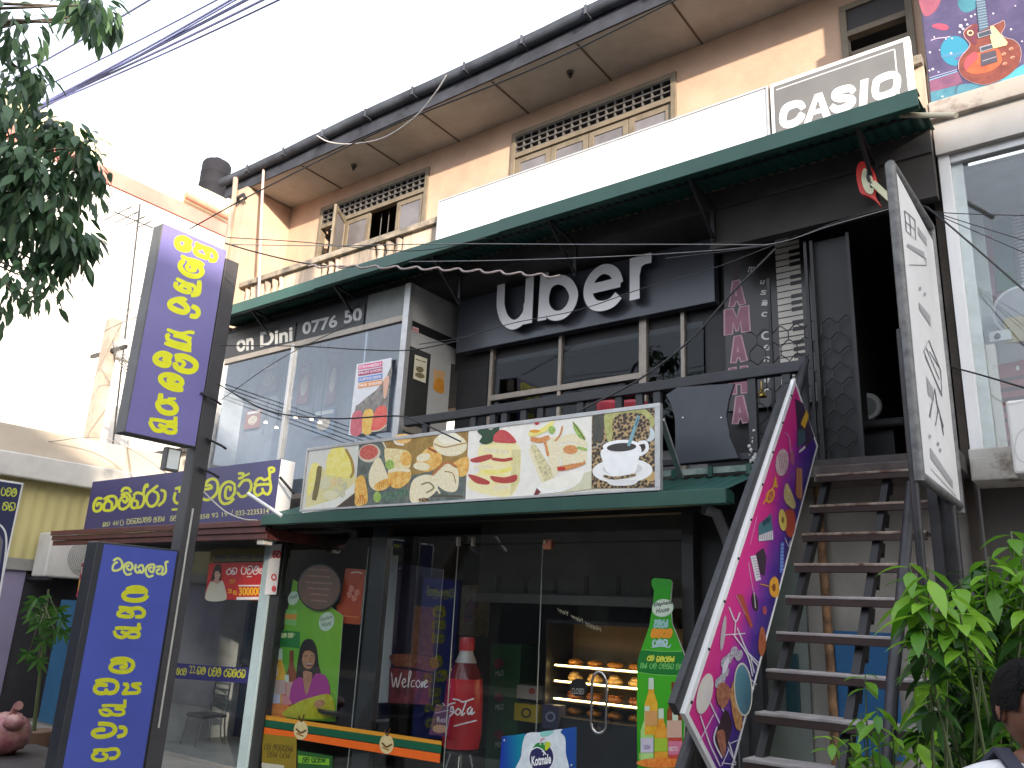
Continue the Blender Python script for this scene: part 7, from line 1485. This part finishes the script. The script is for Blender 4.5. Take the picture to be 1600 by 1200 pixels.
cable(((1212, 388, 7.2), (1140, 462, 7.25), (1080, 530, 7.3), (1000, 592, 7.35), (905, 642, 7.3)), .013, 'thick black cable sagging from the keyboard sign down to the balcony railing')
cable(((655, 538, 8.4), (720, 528, 8.1), (775, 512, 8.0), (810, 503, 7.9), (905, 484, 7.75), (1000, 452, 7.5), (1112, 420, 7.3), (1206, 384, 7.2)), .006, 'thin kinked wire drooping over the face of the uber sign')
cable(((345, 540, 9.0), (470, 541, 8.7), (560, 546, 8.5), (640, 547, 8.3), (715, 533, 8.1)), .008, 'black cable hanging across the bay transom below the phone number sign')
cable(((340, 600, 9.0), (420, 642, 8.7), (520, 654, 8.3), (620, 650, 8.0), (660, 662, 7.8), (720, 690, 7.5)), .011, 'thick black cable sagging in front of the bay window to the railing')
cable(((345, 625, 9.0), (440, 560, 8.8), (560, 500, 8.6)), .006, 'fine wire running up across the left bay glass')
for i, (x1, y1, r) in enumerate(((1640, 338, .005), (1640, 388, .005), (1640, 412, .005), (1640, 488, .011))):
    cable(((1400, 322, 6.9), (1440, 322, 6.6), (1470, 332 + i * 3, 6.3), (x1, y1, 5.2)), r, ('top thin cable fanning right from the stair sign', 'second thin cable fanning right from the stair sign', 'third thin cable fanning right from the stair sign', 'thick black cable fanning right and down from the stair sign')[i])
cable(((1478, 571, 6.8), (1540, 588, 6.2), (1640, 618, 5.4)), .010, 'thick black cable crossing the foot of the neighbour show window')
m = MB(); pts = []
for k in range(140):
    t = k / 139; x = 480 + 392 * t; y = 416 + 16 * t - 4 * math.sin(math.pi * t); p = P(x, y, D=8.45 - .8 * t); a = t * 2 * math.pi * 22 * .55; pts.append(p + Vector((math.cos(a) * .012, math.sin(a) * .02, math.sin(a) * .022)))
m.tube(pts, .011, mat('twisted_pink_wire', (.30, .24, .23), .5), 6); tag(m.build('cable'), 'twisted pinkish wire hanging level below the upper awning edge', 'cable')
cable(((495, 212, 8.7), (515, 222, 8.7), (550, 225, 8.6), (600, 215, 8.4), (648, 183, 8.2), (680, 145, 8.1), (698, 117, 8.1)), .010, 'pale cable looping down in front of the gutter and soffit', None, mat('pale_cable', (.52, .48, .45), .5))
cable(((318, 768, 8.2), (335, 785, 8.2), (355, 801, 8.15), (380, 811, 8.1), (402, 813, 8.05)), .010, 'pale grey hose curving across the purple jewellers sign', None, mat('pale_cable', (.52, .48, .45), .5))
m = MB(); m.tube([P(387, 771, D=7.95), P(440, 806, D=7.85)], .018, WHITEP, 8); tag(m.build('rod'), 'straight white rod slanting across the right end of the purple sign', 'rod')
m = MB(); m.tube([P(437, 745, Y=6.12), P(460, 772, Y=6.3)], .016, STEEL, 8); tag(m.build('stay_bar'), 'short dark stay bar on the white end of the purple sign', 'bar')
for i, (a, b, c_) in enumerate(((( 60, 410), (130, 470), (205, 545)), ((115, 575), (160, 520), (240, 485)), ((118, 648), (205, 480), (238, 460)), ((70, 690), (180, 690), (330, 790)))):
    cable(((*a, 15), (*b, 15), (*c_, 14.5)), .012, ('thin service wire slanting down before the bright wall at left', 'thin service wire rising to the violet sign from the left', 'lowest service wire behind the violet sign', 'wire slanting past the foot of the violet sign to the purple sign')[i], None, mat('sunbleached_wire', (.26, .23, .2), .6))
for i in range(5):
    cable(((polet.x and 176, 535 + i * 3, 17), (200, 560 + i * 7, 12), (225, 590 + i * 10, 9.0)), .012, 'black service wire between the utility pole and the violet sign', 'service wires from the utility pole')

# ================================================================== PERSON at the lower right
GZP = PV
per = thing('person', 'person in a white shirt with dark shoulder straps passing the shrub at lower right', 'person', (0, 0, .0))
hc = P(1608, 1108, D=2.35); hz = hc.z - PV; base = Vector((hc.x, hc.y, PV)); per.location = base; per['w0'] = tuple(base)
fwd = Vector((.62, -.78, 0)).normalized(); rgt = Vector((fwd.y, -fwd.x, 0))     # faces the street, turned to picture right
H = hz + .12
def W3(f, r, z): return base + fwd * f + rgt * r + Vector((0, 0, z))
SKIN = mat('skin_brown', (.20, .085, .05), .5, scale=14, var=.10); HAIR = mat('black_hair', (.006, .0055, .0055), .75, scale=60, var=.5, spec=.15, bump=.8, bscale=160); SHIRT = mat('white_shirt', (.62, .62, .64), .85, scale=6, var=.06, bump=.3); TROU = mat('dark_trousers', (.04, .045, .06), .85); STRAP = mat('dark_strap', (.03, .03, .05), .8)
def skinmesh(name, nodes, edges, mt, sub=2):
    me = bpy.data.meshes.new(name); o0 = base; me.from_pydata([n[0] - o0 for n in nodes], edges, []); me.materials.append(mt); o = bpy.data.objects.new(name, me); COL.objects.link(o); o.parent = per
    sk = o.modifiers.new('skin', 'SKIN'); sk.use_smooth_shade = True
    for v, n in zip(me.skin_vertices[0].data, nodes): v.radius = n[1] if isinstance(n[1], tuple) else (n[1], n[1])
    me.skin_vertices[0].data[0].use_root = True
    sb = o.modifiers.new('sub', 'SUBSURF'); sb.levels = sub; sb.render_levels = sub
    return o
k = H / 1.66
N = []; Eg = []
def node(p, r, par=None):
    N.append((p, r)); i = len(N) - 1
    if par is not None: Eg.append((par, i))
    return i
pel = node(W3(0, 0, .92 * k), (.15 * k, .11 * k)); ab = node(W3(.01, 0, 1.06 * k), (.135 * k, .10 * k), pel); chst = node(W3(.0, 0, 1.24 * k), (.16 * k, .11 * k), ab); nk = node(W3(-.01, 0, 1.39 * k), (.06 * k, .06 * k), chst); hd0 = node(W3(.0, 0, 1.47 * k), .055 * k, nk)
for sgn in (-1, 1):
    sh = node(W3(-.005, sgn * .17 * k, 1.335 * k), .052 * k, chst); el = node(W3(-.03, sgn * .225 * k, 1.06 * k), .040 * k, sh); wr = node(W3(.06, sgn * .235 * k, .84 * k), .027 * k, el); pm = node(W3(.085, sgn * .235 * k, .76 * k), (.036 * k, .018 * k), wr)
    for fi in range(4):
        off = (fi - 1.5) * .019 * k; b1 = node(W3(.095 + off, sgn * .235 * k, .715 * k), .0095 * k, pm); b2 = node(W3(.105 + off, sgn * .225 * k, (.675 + abs(fi - 1.4) * .006) * k), .0085 * k, b1); node(W3(.10 + off, sgn * .212 * k, (.645 + abs(fi - 1.4) * .008) * k), .007 * k, b2)
    t1 = node(W3(.125, sgn * .225 * k, .755 * k), .010 * k, pm); node(W3(.145, sgn * .215 * k, .715 * k), .008 * k, t1)
    hp = node(W3(0, sgn * .085 * k, .86 * k), .092 * k, pel); kn = node(W3(.03 + .10 * sgn, sgn * .09 * k, .47 * k), .060 * k, hp); an = node(W3(-.02 + .16 * sgn, sgn * .09 * k, .10 * k), .040 * k, kn); node(W3(.12 + .16 * sgn, sgn * .095 * k, .045 * k), .034 * k, an)
skinmesh('body', N, Eg, SKIN)
# head: one surface with brow, nose, chin and ears
m = MB(); n_, kk = 28, 20; vs = []
for i in range(kk + 1):
    for j in range(n_):
        a = math.pi * i / kk; b = 2 * math.pi * j / n_; x = math.sin(a) * math.cos(b); y = math.sin(a) * math.sin(b); z = math.cos(a)
        f_ = .096 * x; r_ = .074 * y; zz = .118 * z
        if z < 0: r_ *= 1 - .30 * z * z; f_ *= 1 - .12 * z * z
        if x > 0:
            nose = math.exp(-((y / .17) ** 2)) * math.exp(-(((z + .20) / .20) ** 2)); f_ += .026 * nose
            f_ -= .008 * math.exp(-(((abs(y) - .42) / .2) ** 2)) * math.exp(-(((z - .06) / .14) ** 2)); f_ += .007 * math.exp(-((y / .4) ** 2)) * math.exp(-(((z + .56) / .12) ** 2)); f_ += .006 * math.exp(-(((z - .24) / .1) ** 2))
        vs.append(W3(f_ + .005, r_, hz + zz))
m.mesh(vs, [(i * n_ + j, (i + 1) * n_ + j, (i + 1) * n_ + (j + 1) % n_, i * n_ + (j + 1) % n_) for i in range(kk) for j in range(n_)], SKIN, True)
for sgn in (-1, 1):
    m.blob(W3(-.005, sgn * .077, hz - .008), (.016, .012, .032), SKIN, 4, 12, 8, .05)
m.build('head', per)
m = MB()
for sgn in (-1, 1):
    m.blob(W3(.088, sgn * .031, hz + .008), (.011, .011, .008), C('#e8e4e0'), 1, 10, 7, 0); m.blob(W3(.098, sgn * .031, hz + .008), (.004, .004, .005), BK, 1, 8, 6, 0)
m.build('eyes', per); m = MB(); m.blob(W3(.094, 0, hz - .062), (.010, .024, .008), mat('lips', (.20, .06, .05), .5), 1, 10, 6, 0); m.build('mouth', per)
m = MB(); vs = []; n_, kk = 40, 16; rh_ = random.Random(2)
for i in range(kk + 1):
    for j in range(n_):
        b = 2 * math.pi * j / n_; lim = 1.18 if math.cos(b) > .62 else (1.9 if math.cos(b) < .05 else 1.62); a = lim * i / kk; q_ = 1.10 + rh_.uniform(-.025, .03)
        x = math.sin(a) * math.cos(b); y = math.sin(a) * math.sin(b); z = math.cos(a); vs.append(W3(.100 * x * q_ - .004, .080 * y * q_, hz + .122 * z * q_ + .004))
m.mesh(vs, [(i * n_ + j, (i + 1) * n_ + j, (i + 1) * n_ + (j + 1) % n_, i * n_ + (j + 1) % n_) for i in range(kk) for j in range(n_)], HAIR, True); m.build('hair', per)
N = []; Eg = []
a0 = node(W3(0, 0, .84 * k), (.175 * k, .135 * k)); a1 = node(W3(.005, 0, 1.05 * k), (.155 * k, .12 * k), a0); a2 = node(W3(0, 0, 1.24 * k), (.178 * k, .128 * k), a1); a3 = node(W3(-.005, 0, 1.36 * k), (.11 * k, .09 * k), a2); node(W3(-.012, 0, 1.425 * k), (.072 * k, .072 * k), a3)
for sgn in (-1, 1): b0 = node(W3(-.005, sgn * .11 * k, 1.375 * k), .075 * k, a3); b1 = node(W3(-.005, sgn * .20 * k, 1.345 * k), .072 * k, b0); node(W3(-.022, sgn * .215 * k, 1.14 * k), .060 * k, b1)
skinmesh('shirt', N, Eg, SHIRT)
N = []; Eg = []; a0 = node(W3(0, 0, .88 * k), (.16 * k, .12 * k))
for sgn in (-1, 1): b1 = node(W3(0, sgn * .09 * k, .80 * k), .105 * k, a0); b2 = node(W3(.03 + .10 * sgn, sgn * .092 * k, .47 * k), .078 * k, b1); node(W3(-.02 + .16 * sgn, sgn * .092 * k, .10 * k), .062 * k, b2)
skinmesh('trousers', N, Eg, TROU)
m = MB()
for sgn in (-1, 1):
    m = MB()
    pts = [W3(.15, sgn * .075, 1.10 * k), W3(.15, sgn * .08, 1.24 * k), W3(.10, sgn * .09, 1.385 * k), W3(.0, sgn * .095, 1.455 * k), W3(-.09, sgn * .095, 1.40 * k), W3(-.15, sgn * .09, 1.2 * k)]
    for a, b in zip(pts, pts[1:]): m.beam(a, b, .045, .012, STRAP, up=rgt.cross(b - a))
    m.build('strap', per)
m = MB(); m.blob(W3(-.20, 0, 1.14 * k), (.13, .13, .22), STRAP, 2, 20, 14, .02); tag(m.build('backpack'), 'dark backpack on the back of the person at lower right', 'backpack')

# ------------------------------------------------------------------ tidy
for o in list(bpy.data.objects):
    if 'w0' in o: del o['w0']
